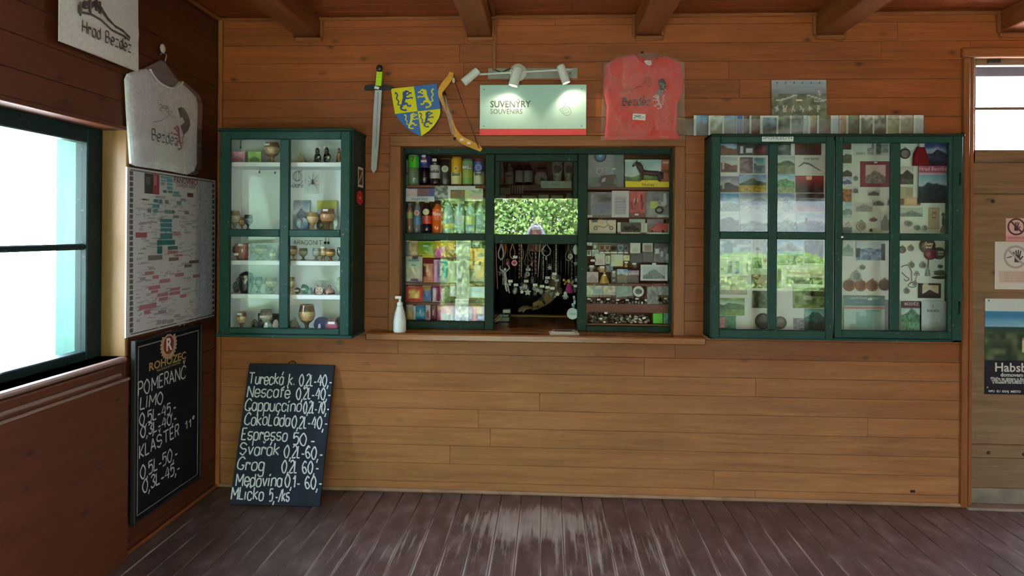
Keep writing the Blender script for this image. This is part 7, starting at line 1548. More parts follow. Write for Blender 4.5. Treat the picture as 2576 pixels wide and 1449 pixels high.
carbox('white-framed box with a dark toy motorcycle, low toy shelf', 1552, 560, 1619, 590, .16, zr[2], (206, 194, 190), noisy((60, 50, 60), .4, 75, 5), (50, 36, 50), 'bike')
carbox('white-framed box with a red toy car, low toy shelf right', 1618, 562, 1687, 590, .16, zr[2], (206, 206, 210), blocks(noisy((110, 96, 106), .3, 76, 4), [(.4, .5, .9, 1, (170, 40, 50))]), (176, 30, 40), 'car')
card('backing_card', 'white card top standing behind the motorcycle box', 'card', 1583, 551, 1623, 575, .175, blocks(lambda u, v: (176, 190, 190), [(.15, .3, .9, .5, (120, 120, 124))]), 2.6)
card('backing_card', 'violet card top behind the red car box', 'card', 1628, 551, 1669, 572, .178, blocks(noisy((130, 100, 130), .2, 77, 4), [(.35, .3, .6, .5, (206, 196, 206))]), 2.6)
# lower right: magnets, coins, bells, bags
Ym = .15
for i, (u0, u1, c, lb) in enumerate(((1508, 1521, (170, 120, 120), 'pink shield patch, first of the dark row of five'), (1521, 1535, (190, 160, 140), 'red and white shield patch, second of the dark row'), (1535, 1553, (90, 70, 70), 'dark oval patch, third of the dark row'), (1554, 1568, (150, 176, 190), 'pale blue shield patch, fourth of the dark row'), (1570, 1580, (130, 130, 140), 'narrow grey patch, last of the dark row'))):
    cx, z0, w_, h_ = BX(u0, 616, u1, 633, Ym); t = thing('sew_on_patch', lb, 'patch', (cx, Ym, z0))
    ol = [(-w_ / 2, h_), (w_ / 2, h_), (w_ / 2, h_ * .4), (0, 0), (-w_ / 2, h_ * .4)] if i in (0, 1, 3) else [(w_ / 2 * math.cos(k * pi / 8), h_ * .5 + h_ * .42 * math.sin(k * pi / 8)) for k in range(16)]
    MB().prism(ol, -.003, 0, c).build('patch_body', MFB, t); MB().prism([(x * .7, h_ * .55 + (z - h_ * .55) * .7) for x, z in ol], -.0036, -.003, tuple(x * .6 for x in c)).build('patch_picture', MFB, t)
    tagbox(t, 0, -.002, -.006, w_ * .9, .009)
card('patch_board', 'black felt board behind the row of five patches', 'board', 1502, 610, 1584, 642, Ym + .006, noisy((36, 34, 46), .2, 78), 4)
for (u0, v0, u1, v1, lb, c, fn) in ((1475, 609, 1489, 618, 'white fish-like charm at the top left of the souvenirs', 0, noisy((206, 206, 206), .3, 1)), (1491, 609, 1503, 626, 'dark and white charm tag beside the fish charm', 0, blocks(noisy((60, 60, 60), .4, 3), [(.2, .1, .8, .5, (200, 200, 200))])),
   (1475, 629, 1487, 644, 'white card with a dark figure, left edge of the souvenirs', 0, blocks(lambda u, v: (190, 190, 190), [(.3, .2, .7, .9, (50, 46, 50))])), (1489, 628, 1506, 645, 'pale round-cornered charm card beside the figure card', 0, noisy((170, 180, 184), .2, 5)),
   (1585, 611, 1611, 637, 'white card with a green coin print, top row of the souvenirs', 0, blocks(lambda u, v: (206, 206, 200), [(.25, .15, .75, .5, (176, 184, 160))])), (1616, 611, 1642, 634, 'white card with a brown coin print, top row of the souvenirs', 0, blocks(lambda u, v: (196, 196, 192), [(.2, .1, .85, .8, (150, 130, 120))])),
   (1586, 637, 1616, 661, 'folded black cloth souvenir under the green coin card', 0, noisy((44, 44, 56), .3, 6)), (1617, 633, 1644, 660, 'folded dark grey cloth souvenir under the brown coin card', 0, noisy((56, 64, 72), .3, 7)),
   (1645, 623, 1687, 661, 'dark photo print with white figures, top right of the souvenirs', 0, blocks(noisy((84, 84, 100), .4, 8, 6), [(.4, .4, .56, .75, (180, 184, 190)), (.7, .2, .9, .6, (150, 150, 160)), (.05, .62, .3, .9, (190, 194, 200))])), (1645, 611, 1686, 622, 'dark blue strip above the dark photo print', 0, noisy((54, 56, 70), .2, 9)),
   (1497, 638, 1522, 667, 'white card with a pink coin, second row of the souvenirs', 0, blocks(lambda u, v: (206, 204, 196), [(.2, .1, .8, .5, (206, 176, 166))])), (1523, 643, 1535, 667, 'small cream card between the two coin cards', 0, noisy((190, 190, 170), .2, 2)),
   (1537, 640, 1567, 670, 'white card with a gold coin and a narrow sleeve', 0, blocks(lambda u, v: (200, 204, 200), [(.45, .05, .9, .5, (214, 206, 140)), (.0, .4, .3, 1, (186, 190, 170))])), (1568, 642, 1584, 656, 'pale yellow square magnet, second row of the souvenirs', 0, noisy((206, 200, 160), .15, 3)),
   (1475, 684, 1505, 712, 'pale pink tile with a castle drawing', 0, sketch(79, (206, 176, 184), (130, 100, 116), .4, .3, .1)), (1552, 677, 1579, 712, 'photo magnet with blue sky over a village', 0, L(80, (120, 140, 190), (110, 90, 80), (90, 76, 66), .58, .05, .25)),
   (1580, 680, 1607, 712, 'violet photo magnet of rooftops', 0, L(81, (130, 110, 150), (90, 60, 70), (60, 46, 50), .6, .05, .3)), (1523, 664, 1542, 684, 'blue-grey striped magnet behind the gold bell', 0, noisy((100, 110, 136), .3, 4)), (1537, 679, 1551, 712, 'black card with white charms', 0, blocks(lambda u, v: (26, 24, 26), [(.2, .8, .8, .92, (206, 206, 206)), (.2, .5, .8, .75, (150, 146, 140)), (.4, .15, .6, .3, (190, 186, 180))]))):
    o = card('souvenir_card', lb, 'card', u0, v0, u1, v1, Ym + .002 * (u0 % 3), fn, 2.0)
t = card('framed_drawing', 'white-framed ink drawing of the castle hill, right of the souvenirs', 'picture', 1611, 666, 1679, 706, Ym - .01, blocks(lambda u, v: (206, 208, 216), [(.09, .1, .91, .9, sketch(82, (190, 196, 206), (56, 60, 70), .25, .45, 0))]), 1.8, t=.004); tagbox(t, 0, -.004, px2m(42, Ym), .024, .011)
def bell(label, u0, v0, u1, zb, c, tagged=True):
    cx, w_, h_ = spot(u0, v0, u1, zb, Ym - .01); t = thing('souvenir_bell', label, 'bell', (cx, Ym - .01, zb + EPS)); r = w_ / 2
    MB().lathe([(r, 0), (r * .95, h_ * .12), (r * .7, h_ * .4), (r * .55, h_ * .6), (r * .3, h_ * .72), (1e-6, h_ * .75)], c, 16).build('bell_body', MST, t); MB().ball(0, 0, h_ * .86, r * .25, r * .25, h_ * .13, c, 10, 6).build('bell_knob', MST, t)
    if tagged: tagbox(t, 0, -r * .9, h_ * .7, .016, .008)
    return t
bell('gold-coloured bell standing on the souvenir shelf', 1507, 683, 1533, zr[3], (206, 170, 90))
pot('small cream pot with a tag above the gold bell', 1504, 668, 1524, gzz(686, 1582, Ym), Ym, (206, 170, 130), (150, 110, 80), ((.0, .8),))
pot('grey-green mug souvenir with a tag at the left edge', 1479, 664, 1497, gzz(684, 1582, Ym), Ym, (150, 150, 130), (90, 90, 76), ((.0, .7),), 'souvenir_mug')
pot('small dark mug with a white tag above the grey-green mug', 1485, 648, 1497, gzz(663, 1582, Ym), Ym, (90, 86, 84), (60, 56, 56), ((.0, .5),), 'souvenir_mug')
hang('gold bell charm with a white tag in the middle of the souvenirs', 'bell_charm', 'charm', 1575, 657, 672, Ym, lambda t, h_: (MB().lathe([(.010, -h_), (.008, -h_ * .6), (.004, -h_ * .4), (1e-6, -h_ * .3)], (206, 170, 110), 12).build('bell_body', MST, t), tagbox(t, 0, -.011, -h_ * .2, .02, .010)))
hang('tagged ring charm right of the bell charm', 'ring_charm', 'charm', 1598, 662, 676, Ym, lambda t, h_: (MB().tube([(.008 * math.cos(k), 0, -h_ * .6 + .008 * math.sin(k)) for k in (0, .8, 1.6, 2.4, 3.2, 4, 4.8, 5.6)], .002, (150, 140, 140), 5, True).build('ring', MME, t), tagbox(t, -.006, -.002, -.004, .024, .011)))
for (u0, v0, u1, v1, lb, fn) in ((1475, 716, 1515, 742, 'bagged blue magnet at the left of the hanging magnets', blocks(noisy((150, 156, 160), .3, 83, 5), [(.4, .1, .9, .6, (120, 140, 170))])), (1516, 716, 1549, 742, 'bagged round-edged peach magnet, second of the hanging magnets', blocks(noisy((170, 170, 166), .2, 84, 5), [(.1, .15, .9, .85, noisy((196, 180, 160), .3, 3))])), (1551, 718, 1592, 746, 'bagged teal picture magnet tilted among the hanging magnets', noisy((130, 160, 156), .2, 85, 5)),
   (1628, 722, 1654, 764, 'clear bag with a dark bird-like charm among the hanging magnets', blocks(noisy((120, 130, 134), .4, 86, 6), [(.2, .2, .8, .8, noisy((80, 96, 104), .5, 3))])), (1655, 716, 1687, 742, 'bagged teal-grey magnet at the right end of the hanging magnets', noisy((110, 126, 132), .4, 87, 5))):
    t = card('bagged_magnet', lb, 'magnet', u0, v0, u1, v1, Ym - .02, fn, 2.2, tilt=-.12 if 'tilted' in lb else 0.0); w_ = px2m(u1 - u0, Ym); h_ = px2m(v1 - v0, Ym)
    MB().box(-w_ * .56, w_ * .56, -.005, -.004, -h_ * .2, h_ * 1.1, (255, 255, 255)).build('plastic_bag', MFO, t)
    MB().lathe([(.004, 0), (.003, .004), (1e-6, .005)], (214, 210, 200), 10).build('drawing_pin', MPL, t, (0, -.004, h_ * 1.03), (pi / 2, 0, 0))
q = P(1606, 733, Ym - .02); t = thing('plate_magnet', 'white round plate magnet among the hanging magnets', 'magnet', (q.x, Ym - .02, q.z)); MB().lathe([(.034, 0), (.034, .004), (.026, .003), (1e-6, .003)], (206, 210, 210), 22).build('plate', MPG, t, rot=(pi / 2, 0, 0)); blob(MB(), 0, -.004, 0, .022, .001, .018, (130, 140, 146), 3, amp=.2).build('castle_relief', MPR, t)
def charmgroup(u, v0, v1, Y, c, label, seed, group='hanging chains and key rings below the magnets'):
    rd = random.Random(seed); a = P(u, v0, Y); l = a.z - P(u, v1, Y).z; t = thing('key_ring', label, 'key ring', a, group=group)
    MB().tube([(0, 0, 0), (rd.uniform(-.004, .004), -.002, -l * .3), (rd.uniform(-.004, .004), 0, -l * .6)], .0015, (150, 146, 140), 5).build('chain', MME, t)
    blob(MB(), 0, -.002, -l * .8, l * .12 + .004, .005, l * .2, c, seed, 8, 6, .4, sm=True).build('charm', MME if seed % 2 else MPL, t)
    if seed % 3 == 0: tagbox(t, .004, -.008, -l * .45, .020, .010)
    return t
ORD = ('first second third fourth fifth sixth seventh eighth ninth tenth eleventh twelfth thirteenth fourteenth fifteenth sixteenth seventeenth eighteenth nineteenth twentieth twenty-first twenty-second twenty-third twenty-fourth twenty-fifth twenty-sixth').split()
rd = random.Random(12); cols = [(150, 150, 150), (90, 90, 94), (190, 186, 176), (120, 100, 90), (170, 170, 180)]
nm = ['grey', 'dark', 'cream', 'brown', 'silver']
for i in range(26):
    u = 1480 + i * 8.0; k = rd.randrange(5)
    charmgroup(u, 741 + rd.uniform(-3, 3), 766 + rd.uniform(-6, 6), Ym - .004 + .006 * (i % 3), cols[k], 'small %s key ring, %s from the left in the row under the bagged magnets' % (nm[k], ORD[i]), i)
mb = MB(); rd = random.Random(9)
x0, x1 = gxx(1476, Ym) + .028, gxx(1640, Ym) - .01
for i in range(420):
    x = rd.uniform(x0, x1); z = rd.random() ** 1.6 * .055 * (1.0 if x < (x0 + x1) / 2 else .75); y = rd.uniform(.135, .2); s_ = rd.uniform(.004, .010); c = rd.choice([(150, 140, 124), (90, 76, 66), (190, 180, 166), (120, 104, 90), (70, 60, 56), (170, 166, 160)])
    k = rd.random()
    if k < .4: mb.ball(x, y, z + s_, s_, s_ * .8, s_, c, 6, 4)
    elif k < .75: mb.tube([(x, y, z + .004), (x + rd.uniform(-.015, .015), y - .006, z + rd.uniform(.004, .016)), (x + rd.uniform(-.02, .02), y, z + .006)], .002, c, 4)
    else: mb.box(x - s_, x + s_, y - .004, y, z + .001, z + .001 + s_ * 1.2, c)
o = mb.build('trinket_pile', MME, None, (0, 0, zr[4] + .001)); o['kind'] = 'stuff'; tag(o, 'loose pile of small metal charms along the bottom right shelf', 'trinkets')
cx, w_, h_ = spot(1643, 784, 1668, zr[4], Ym)
t = thing('green_box', 'bright green plastic box at the right of the charm pile', 'box', (cx, Ym, zr[4] + EPS)); MB().box(-w_ / 2, w_ / 2, 0, .05, 0, h_ * .86, (80, 190, 20), .003).build('box_body', MPL, t); MB().box(-w_ / 2 - .002, w_ / 2 + .002, -.002, .052, h_ * .86, h_, (110, 210, 40), .003).build('lid', MPL, t)
card('teal_bag', 'teal plastic bag beside the green box', 'bag', 1669, 782, 1687, 814, Ym, noisy((80, 120, 116), .4, 88, 5), 2.4)
# ---------------------------------------------------------------- on the counter
cx, w_, h_ = spot(989, 745, 1023, CTZ, -.055)
t = thing('soap_dispenser', 'white pump bottle of hand gel on the left end of the counter', 'bottle', (cx, -.055, CTZ + EPS)); r = w_ * .47
MB().lathe([(r * .92, 0), (r, .006), (r * .98, h_ * .3), (r * .8, h_ * .52), (r * .5, h_ * .70), (r * .42, h_ * .74), (1e-6, h_ * .74)], (226, 228, 232), 22).build('bottle_body', MPL, t)
MB().lathe([(r * .46, h_ * .74), (r * .46, h_ * .82), (r * .2, h_ * .84), (r * .2, h_ * .93), (1e-6, h_ * .93)], (232, 234, 236), 16).build('pump_collar', MPL, t); MB().box(-r * .75, r * .25, -r * .2, r * .2, h_ * .92, h_, (234, 236, 238), .003).build('pump_head', MPL, t)
rd = random.Random(4)
for i, (u0, u1, v, lb, c) in enumerate(((1382, 1455, 841, 'white booklet at the bottom of the small stack on the counter', (206, 190, 190)), (1388, 1446, 835, 'booklet with a dark picture on top of the counter stack', (190, 176, 176)))):
    w_ = px2m(u1 - u0, -.03); x = P((u0 + u1) / 2, v, -.03).x; z = CTZ + EPS + i * .008
    o = MB().box(-w_ / 2, w_ / 2, -.055, .05, 0, .007, c, .001).build('booklet', MPR, None, (x, -.02 + .01 * i, z), (0, 0, .05 - .12 * i)); tag(o, lb, 'booklet', 'booklets stacked on the counter')
    q = MB(); q.box(-w_ * .38, w_ * .38, -.04, .03, .0072, .0078, (110, 84, 80) if i else (176, 150, 146)); q.box(-w_ * .2, w_ * .3, -.03, .0, .0078, .008, (60, 50, 50)); q.build('cover_print', MPR, o)
    if i: text('BEZDĚZ', .016, (120, 60, 60), o, (0, -.028, .0084), rot=(-pi / 2, 0, 0))
tag(MB().box(-.03, .03, -.02, .03, 0, .012, (60, 50, 46), .002).build('wallet', MPL, None, (P(1440, 820, .06).x, .075, CTZ + EPS), (0, 0, .3)), 'small dark wallet-like pack behind the booklets', 'pack')
# ---------------------------------------------------------------- kiosk back shelves
BY = 1.85
bk = thing('back_shelf', 'dark wooden wall shelf of bottles deep inside the kiosk', 'shelf', (P(1345, 470, BY).x, BY, 0))
zz = lambda v, y=BY: P(1345, v, y).z
s1, s2 = zz(466), zz(505)
for z in (s1, s2): MB().box(-.75, .75, -.04, .34, z - .05, z, b=.002).build('shelf_board', MSH, bk)
MB().box(-.75, .75, .33, .345, s2 - .3, s1 + .6).build('back_board', MSH, bk)
for s_ in (-.75, .73): MB().box(s_, s_ + .02, -.04, .33, 0, s1 + .6).build('side_board', MSH, bk)
BB = BY + .08
bottle('slim cream carton-like bottle with an orange print, kiosk back shelf left', 1256, 408, 1269, s1, BB, (190, 180, 160), (206, 196, 180), (190, 186, 170), (.2, .55), ink=badge((206, 140, 60), .6, .3))
bottle('flat-shouldered bottle with a white fruit label, kiosk back shelf', 1271, 412, 1292, s1, BB, (150, 130, 120), (206, 196, 190), (150, 140, 130), (.05, .62), 'PRO', (140, 60, 60), .36, .42, .26)
bottle('dark bottle with a plain white label, left of the pair in the kiosk', 1296, 412, 1316, s1, BB, (30, 20, 20), (196, 200, 190), (30, 22, 22), (.14, .70), None)
bottle('dark bottle with a white label, right of the pair in the kiosk', 1318, 411, 1340, s1, BB, (34, 22, 20), (196, 200, 184), (36, 26, 24), (.14, .68), None)
cx, w_, h_ = spot(1344, 427, 1378, s1, BB); t = thing('glass_jar', 'squat jar with a white floral label in the kiosk', 'jar', (cx, BB, s1 + EPS)); MB().lathe([(w_ * .42, 0), (w_ * .5, h_ * .2), (w_ * .5, h_ * .6), (w_ * .36, h_ * .82)], (200, 186, 180), 18).build('jar_body', MLQ, t); MB().lathe([(w_ * .40, h_ * .82), (w_ * .40, h_), (1e-6, h_)], (150, 60, 70), 18).build('lid', MPL, t); blob(MB(), .01, -w_ * .5, h_ * .35, w_ * .16, .002, h_ * .16, (110, 130, 90), 3).build('flower_print', MPR, t)
for u0, u1, lb in ((1387, 1416, 'tall white vase with a blue-grey print in the kiosk'), (1418, 1442, 'second white printed vase at the right of the kiosk shelf')):
    cx, w_, h_ = spot(u0, 407, u1, s1, BB); t = thing('printed_vase', lb, 'vase', (cx, BB, s1 + EPS)); MB().lathe([(w_ * .34, 0), (w_ * .36, h_ * .2), (w_ * .5, h_ * .7), (w_ * .5, h_), (w_ * .46, h_), (w_ * .3, h_ * .2), (1e-6, h_ * .15)], (196, 190, 170), 18).build('vase_body', MST, t)
    blob(MB(), 0, -w_ * .48, h_ * .68, w_ * .34, .003, h_ * .16, (110, 104, 90), 5).build('picture_print', MPR, t); text('BEZDĚZ', w_ * .2, (90, 84, 70), t, (0, -w_ * .47, h_ * .36))
t = card('notice_board', 'white lettered notice on the kiosk back shelf edge', 'notice', 1361, 455, 1438, 473, BY - .05, lambda u, v: (190, 192, 190), 6)
text('PLATBA KARTOU NENÍ MOŽNÁ', .0145, (90, 90, 96), t, (0, -.002, .062)); text('DĚKUJI', .022, (100, 100, 106), t, (0, -.002, .028))
card('price_card', 'cream price card under the kiosk back shelf, left', 'label', 1256, 472, 1284, 489, BY - .05, noisy((176, 170, 140), .2, 3), 3)
t = thing('barcode_card', 'card of white upright strips beside the cream price card', 'label', (P(1299, 480, BY).x, BY - .05, zz(488)))
for k in range(6): MB().box(-.06 + k * .022, -.048 + k * .022, -.002, 0, 0, .07, (176, 170, 160)).build('strip', MPR, t)
for i, (u0, u1, c, lb) in enumerate(((1256, 1272, (190, 180, 170), 'pale carton on the lower kiosk shelf, far left'), (1275, 1308, (206, 110, 110), 'red-topped white packet on the lower kiosk shelf'), (1311, 1350, (206, 190, 120), 'yellowish packet on the lower kiosk shelf'), (1354, 1380, (196, 190, 180), 'white packet on the lower kiosk shelf, middle'), (1386, 1418, (206, 200, 190), 'long white packet on the lower kiosk shelf, right'))):
    cx, w_, h_ = spot(u0, 490 + (i % 3), u1, s2, BB); t = thing('grocery_packet', lb, 'packet', (cx, BB, s2 + EPS)); MB().box(-w_ / 2, w_ / 2, 0, .08, 0, h_, c, .006).build('packet_body', MPL, t); MB().box(-w_ * .3, w_ * .3, -.001, .001, h_ * .2, h_ * .7, (206, 190, 186)).build('label', MPR, t)
cx, w_, h_ = spot(1421, 485, 1442, s2, BB - .1); t = thing('printed_vase', 'small white vase on the lower kiosk shelf, right end', 'vase', (cx, BB - .06, s2 + EPS)); MB().lathe([(w_ * .3, 0), (w_ * .5, h_ * .35), (w_ * .3, h_ * .8), (w_ * .36, h_), (w_ * .3, h_), (1e-6, h_ * .2)], (176, 184, 170), 16).build('vase_body', MST, t)
# ---------------------------------------------------------------- hanging necklaces, keyrings in the open serving hatch
HY = .42
rail = thing('hanging_rail', 'dark wooden rail of hooks behind the serving hatch transom', 'rail', (P(1347, 600, HY).x, HY, P(1347, 600, HY).z))
rw = gxx(1453, HY) - gxx(1243, HY)
MB().box(-rw / 2 + .002, rw / 2 - .002, -.08, .05, .0, .03, b=.003).build('rail_board', MSH, rail)
for s_ in (-1, 1): MB().box(s_ * (rw / 2 - .016) - .012, s_ * (rw / 2 - .016) + .012, -.05, .05, .03, ZC - rail.location.z - .001).build('hanger_post', MSH, rail)
GH = 'necklaces and key rings hanging in the serving hatch'
def HP(x, y, d=0.0): return P(1225 + x / 5.796, 600 + y / 5.796, HY + d)
ZR = rail.location.z
def loopneck(x, ytop, ybot, wpx, c, label, d=0.0, r=.0028, pend_=None):
    a, b = HP(x, ytop, d), HP(x, ybot, d); w_ = px2m(wpx / 5.796, HY); l0 = ZR - a.z; l = a.z - b.z
    t = thing('cord_necklace', label, 'necklace', (a.x, HY + d, ZR - .0005), group=GH)
    pts = [(0, 0, 0), (-w_ * .1, -.002, -l0 * .6 - .01), (-w_ / 2, -.004, -l0 - l * .35), (-w_ * .42, -.004, -l0 - l * .75), (0, -.005, -l0 - l), (w_ * .42, -.003, -l0 - l * .75), (w_ / 2, 0, -l0 - l * .35), (w_ * .1, .001, -l0 * .6 - .01)]
    MB().tube(pts, r, c, 5, True).build('cord', MPL, t)
    if pend_: MB().ball(0, -.008, -l0 - l - .012, .008, .006, .014, pend_, 8, 6).build('pendant', MST, t)
    return t
for a in ((205, 150, 310, 80, (206, 190, 196), 'white and pink bead loop at the left of the hatch', 0, .006), (262, 60, 240, 34, (206, 96, 40), 'orange cord strand near the left of the hatch', .01, .005), (372, 135, 295, 74, (206, 130, 60), 'orange cord loop, third from the left in the hatch', 0, .0035), (500, 130, 330, 70, (170, 110, 60), 'tan cord loop beside the orange one', .02, .0035),
          (655, 190, 345, 130, (150, 30, 40), 'wide dark red cord loop in the middle of the hatch', .01, .0035), (865, 118, 260, 130, (190, 186, 196), 'silver cord loops right of the middle of the hatch', 0, .0035), (600, 300, 400, 120, (120, 100, 96), 'thin brown cord with a pale toggle', -.02, .0025), (1190, 205, 330, 90, (140, 130, 100), 'olive cord loop at the right of the hatch', .01, .003)):
    loopneck(*a, pend_=(190, 180, 170) if a[3] > 100 else None)
def strand(x, y0, y1, c, label, d=0.0, beads=True, r=.0045, x2=None):
    a, b = HP(x, y0, d), HP(x2 or x, y1, d); t = thing('bead_strand', label, 'necklace', (a.x, HY + d, ZR - .0005), group=GH); l = ZR - b.z; dx_ = b.x - a.x
    MB().tube([(0, 0, 0), (dx_ * .4, 0, -l * .5), (dx_, 0, -l)], r * .6, c, 5).build('cord', MPL, t)
    if beads:
        m = MB(); n = int(l / .013)
        for k in range(n): f_ = (k + .5) / n; m.ball(dx_ * f_, -.002, -l * f_, r * 1.3, r * 1.3, r * 1.5, lerp(c, (230, 220, 210), .4 if k % 2 else 0), 6, 4)
        o = m.build('beads', MST, t); o['kind'] = 'stuff'
    return t
for a in ((125, 330, 740, (206, 170, 140), 'long tan braided strand at the left edge of the hatch', .0, False, .006, 155), (105, 520, 700, (176, 90, 50), 'orange-brown bead strand low at the left edge', .02, True), (228, 400, 660, (190, 160, 140), 'pale double cord left of the white figure', .01, False, .004), (470, 330, 580, (120, 50, 60), 'dark red bead strand left of the middle', .0, True), (500, 330, 560, (190, 170, 160), 'pale bead strand beside the dark red one', .015, True, .004),
          (712, 120, 520, (176, 90, 90), 'red and white bead strand in the middle', .0, True, .004), (775, 100, 560, (200, 190, 186), 'white cord strand with a bead end, middle of the hatch', -.01, False, .005, 740), (820, 300, 600, (190, 150, 150), 'pink bead strand right of the white cord', .02, True, .004), (1008, 110, 600, (176, 170, 150), 'long pale chain strand, right half of the hatch', -.01, True, .0045), (1185, 330, 530, (140, 130, 110), 'thin olive strand above the yellow flowers', 0, False, .003), (660, 400, 560, (70, 70, 74), 'dark bead strand in the middle', .02, True, .004), (1240, 330, 640, (84, 84, 80), 'dark grey woven strand at the right', .02, True, .004)):
    strand(*a)
def charm(x, y, c, label, size=.02, d=0.0, seed=1, tagged=False, mat=None):
    q = HP(x, y, d); t = thing('charm_key_ring', label, 'key ring', (q.x, HY + d, ZR - .0005), group=GH); l = ZR - q.z
    MB().tube([(0, 0, 0), (.001, 0, -l * .5), (0, 0, -l + size)], .0012, (110, 106, 104), 4).build('chain', MME, t)
    MB().tube([(.008 * math.cos(k), -.001, -l + size * .7 + .008 * math.sin(k)) for k in (0, .9, 1.8, 2.7, 3.6, 4.5, 5.4)], .0015, (170, 168, 164), 5, True).build('ring', MME, t)
    size *= .85; m = MB(); k = seed % 4; zc = -l - size * .2
    if k == 0: m.lathe([(size * .75, -.003), (size * .8, 0), (size * .75, .003), (size * .5, .001)], c, 16); m.v = [(x, z - .003, zc + y) for x, y, z in m.v]; m.ball(0, -.006, zc, size * .4, .003, size * .4, lerp(c, (60, 56, 54), .4))
    elif k == 1:
        m.ball(0, -.004, zc, size * .75, size * .35, size * .42, c, 12, 8); m.ball(size * .62, -.006, zc + size * .45, size * .34, size * .28, size * .34, c, 12, 8); m.ball(size * .8, -.006, zc + size * .8, size * .1, size * .08, size * .2, c, 8, 6)
        for q_ in (-.5, -.2, .25, .5): m.tube([(q_ * size, -.004, zc - size * .2), (q_ * size * 1.15, -.006, zc - size * .85)], [size * .16, size * .11], c, 7)
        m.tube([(-size * .7, -.004, zc), (-size, -.004, zc + size * .35)], [size * .12, size * .05], c, 6)
    elif k == 2: m.prism([(size * math.cos(a_ * pi / 5 + pi / 2) * (1 if a_ % 2 == 0 else .55), zc + size * math.sin(a_ * pi / 5 + pi / 2) * (1 if a_ % 2 == 0 else .55)) for a_ in range(10)], -.005, .001, c)
    else: blob(m, 0, -.003, zc, size * .7, size * .35, size * .9, c, seed, 14, 10, .3, sm=True)
    m.build('charm_body', mat or MPL, t)
    if tagged: tagbox(t, .006, -.014, -l + size * 1.4, .030, .017)
    return t
for i, (x, y, c, s_, tg, lb) in enumerate(((300, 350, (190, 60, 140), .022, False, 'magenta flower charm at the upper left'), (400, 345, (206, 50, 110), .030, True, 'bright pink plush charm with a tag'), (210, 480, (150, 150, 156), .03, False, 'grey triangular metal charm at the left'), (330, 660, (176, 176, 180), .016, True, 'tagged small silver charm, left group'),
     (410, 750, (170, 170, 176), .030, True, 'silver animal charm with a tag, left group'), (250, 640, (90, 90, 96), .02, True, 'dark charm under the white figure'), (510, 700, (206, 206, 206), .024, False, 'white skull-like charm, centre left'), (510, 770, (190, 186, 180), .018, False, 'small white skull charm hanging lowest, centre left'), (560, 690, (206, 206, 204), .028, True, 'white bone charm with a tag, centre'),
     (590, 510, (170, 176, 180), .024, True, 'silver disc charm with a white tag above it'), (562, 550, (190, 110, 110), .014, False, 'pink oval charm below the silver disc'), (595, 770, (140, 140, 136), .030, False, 'ring-shaped grey charm, centre'), (660, 610, (100, 106, 104), .022, False, 'dark green-grey charm right of the centre'), (690, 720, (150, 150, 150), .018, True, 'small tagged charm right of the centre'), (700, 800, (120, 116, 110), .016, False, 'long narrow dark charm right of the centre'),
     (740, 745, (130, 120, 110), .022, False, 'brown-grey charm beside the bare arm'), (790, 760, (160, 160, 164), .026, True, 'silver fish charm left of the arm'), (870, 620, (190, 190, 190), .020, True, 'white tagged charm in front of the upper arm'), (870, 760, (176, 160, 140), .020, True, 'beige tagged charm in front of the elbow'), (915, 420, (140, 120, 110), .02, False, 'brown heart charm high in front of the arm'),
     (940, 800, (130, 130, 126), .030, True, 'large grey charm with a tag right of the elbow'), (985, 830, (110, 104, 96), .018, False, 'small dark charm hanging low right of the elbow'), (1000, 660, (170, 150, 140), .022, True, 'tagged pink-grey charm under the pale chain'), (1030, 800, (206, 196, 180), .020, False, 'cream drop charm at the lower right'), (1075, 770, (120, 110, 104), .02, False, 'brown charm beside the plastic hand'),
     (970, 560, (190, 190, 186), .018, True, 'small white tagged charm right of the arm'), (1225, 640, (206, 190, 170), .024, False, 'cream shell charm beside the pink doll'), (1300, 600, (190, 200, 190), .02, False, 'pale green charm at the right edge'), (1280, 740, (150, 150, 150), .02, True, 'tagged charm at the right edge of the hatch'), (1215, 250, (206, 200, 190), .026, False, 'white shell cluster at the upper right'), (1300, 350, (150, 180, 150), .022, False, 'pale green shell at the upper right edge'))):
    charm(x, y, c, lb + ' of the hatch' if 'hatch' not in lb else lb, s_, ((i * 7) % 5 - 2) * .012, i + 3, tg)
q = HP(270, 500); t = thing('figure_charm', 'white long-limbed figure charm at the left of the hatch', 'key ring', (q.x, HY - .06, ZR - .0005), group=GH); l = ZR - q.z
MB().tube([(0, 0, 0), (0, 0, -l + .03)], .0012, (110, 106, 104), 4).build('chain', MME, t)
for pts, r in (([(-.004, 0, -l + .01), (.004, 0, -l - .05)], .011), ([(-.006, 0, -l + .01), (-.034, 0, -l + .03), (-.03, 0, -l + .05)], .005), ([(.006, 0, -l + .01), (.03, 0, -l + .035), (.022, 0, -l + .056)], .005), ([(.002, 0, -l - .05), (.006, 0, -l - .09), (.014, 0, -l - .12)], .006), ([(.006, 0, -l - .05), (.02, 0, -l - .085), (.03, 0, -l - .13)], .005)): MB().tube(pts, r, (206, 206, 204), 7).build('limb' if r < .01 else 'torso', MPL, t)
MB().ball(0, 0, -l + .026, .010, .009, .011, (214, 214, 210), 10, 7).build('head', MPL, t)
q = HP(1195, 720); t = thing('doll_charm', 'magenta doll charm with yellow flowers at the right of the hatch', 'key ring', (q.x, HY - .03, ZR - .0005), group=GH); l = ZR - q.z
MB().tube([(0, 0, 0), (0, 0, -l + .05)], .0012, (110, 106, 104), 4).build('chain', MME, t); MB().lathe([(.026, -l - .03), (.022, -l - .005), (.012, -l + .03), (1e-6, -l + .036)], (176, 60, 130), 14).build('dress', MFB, t)
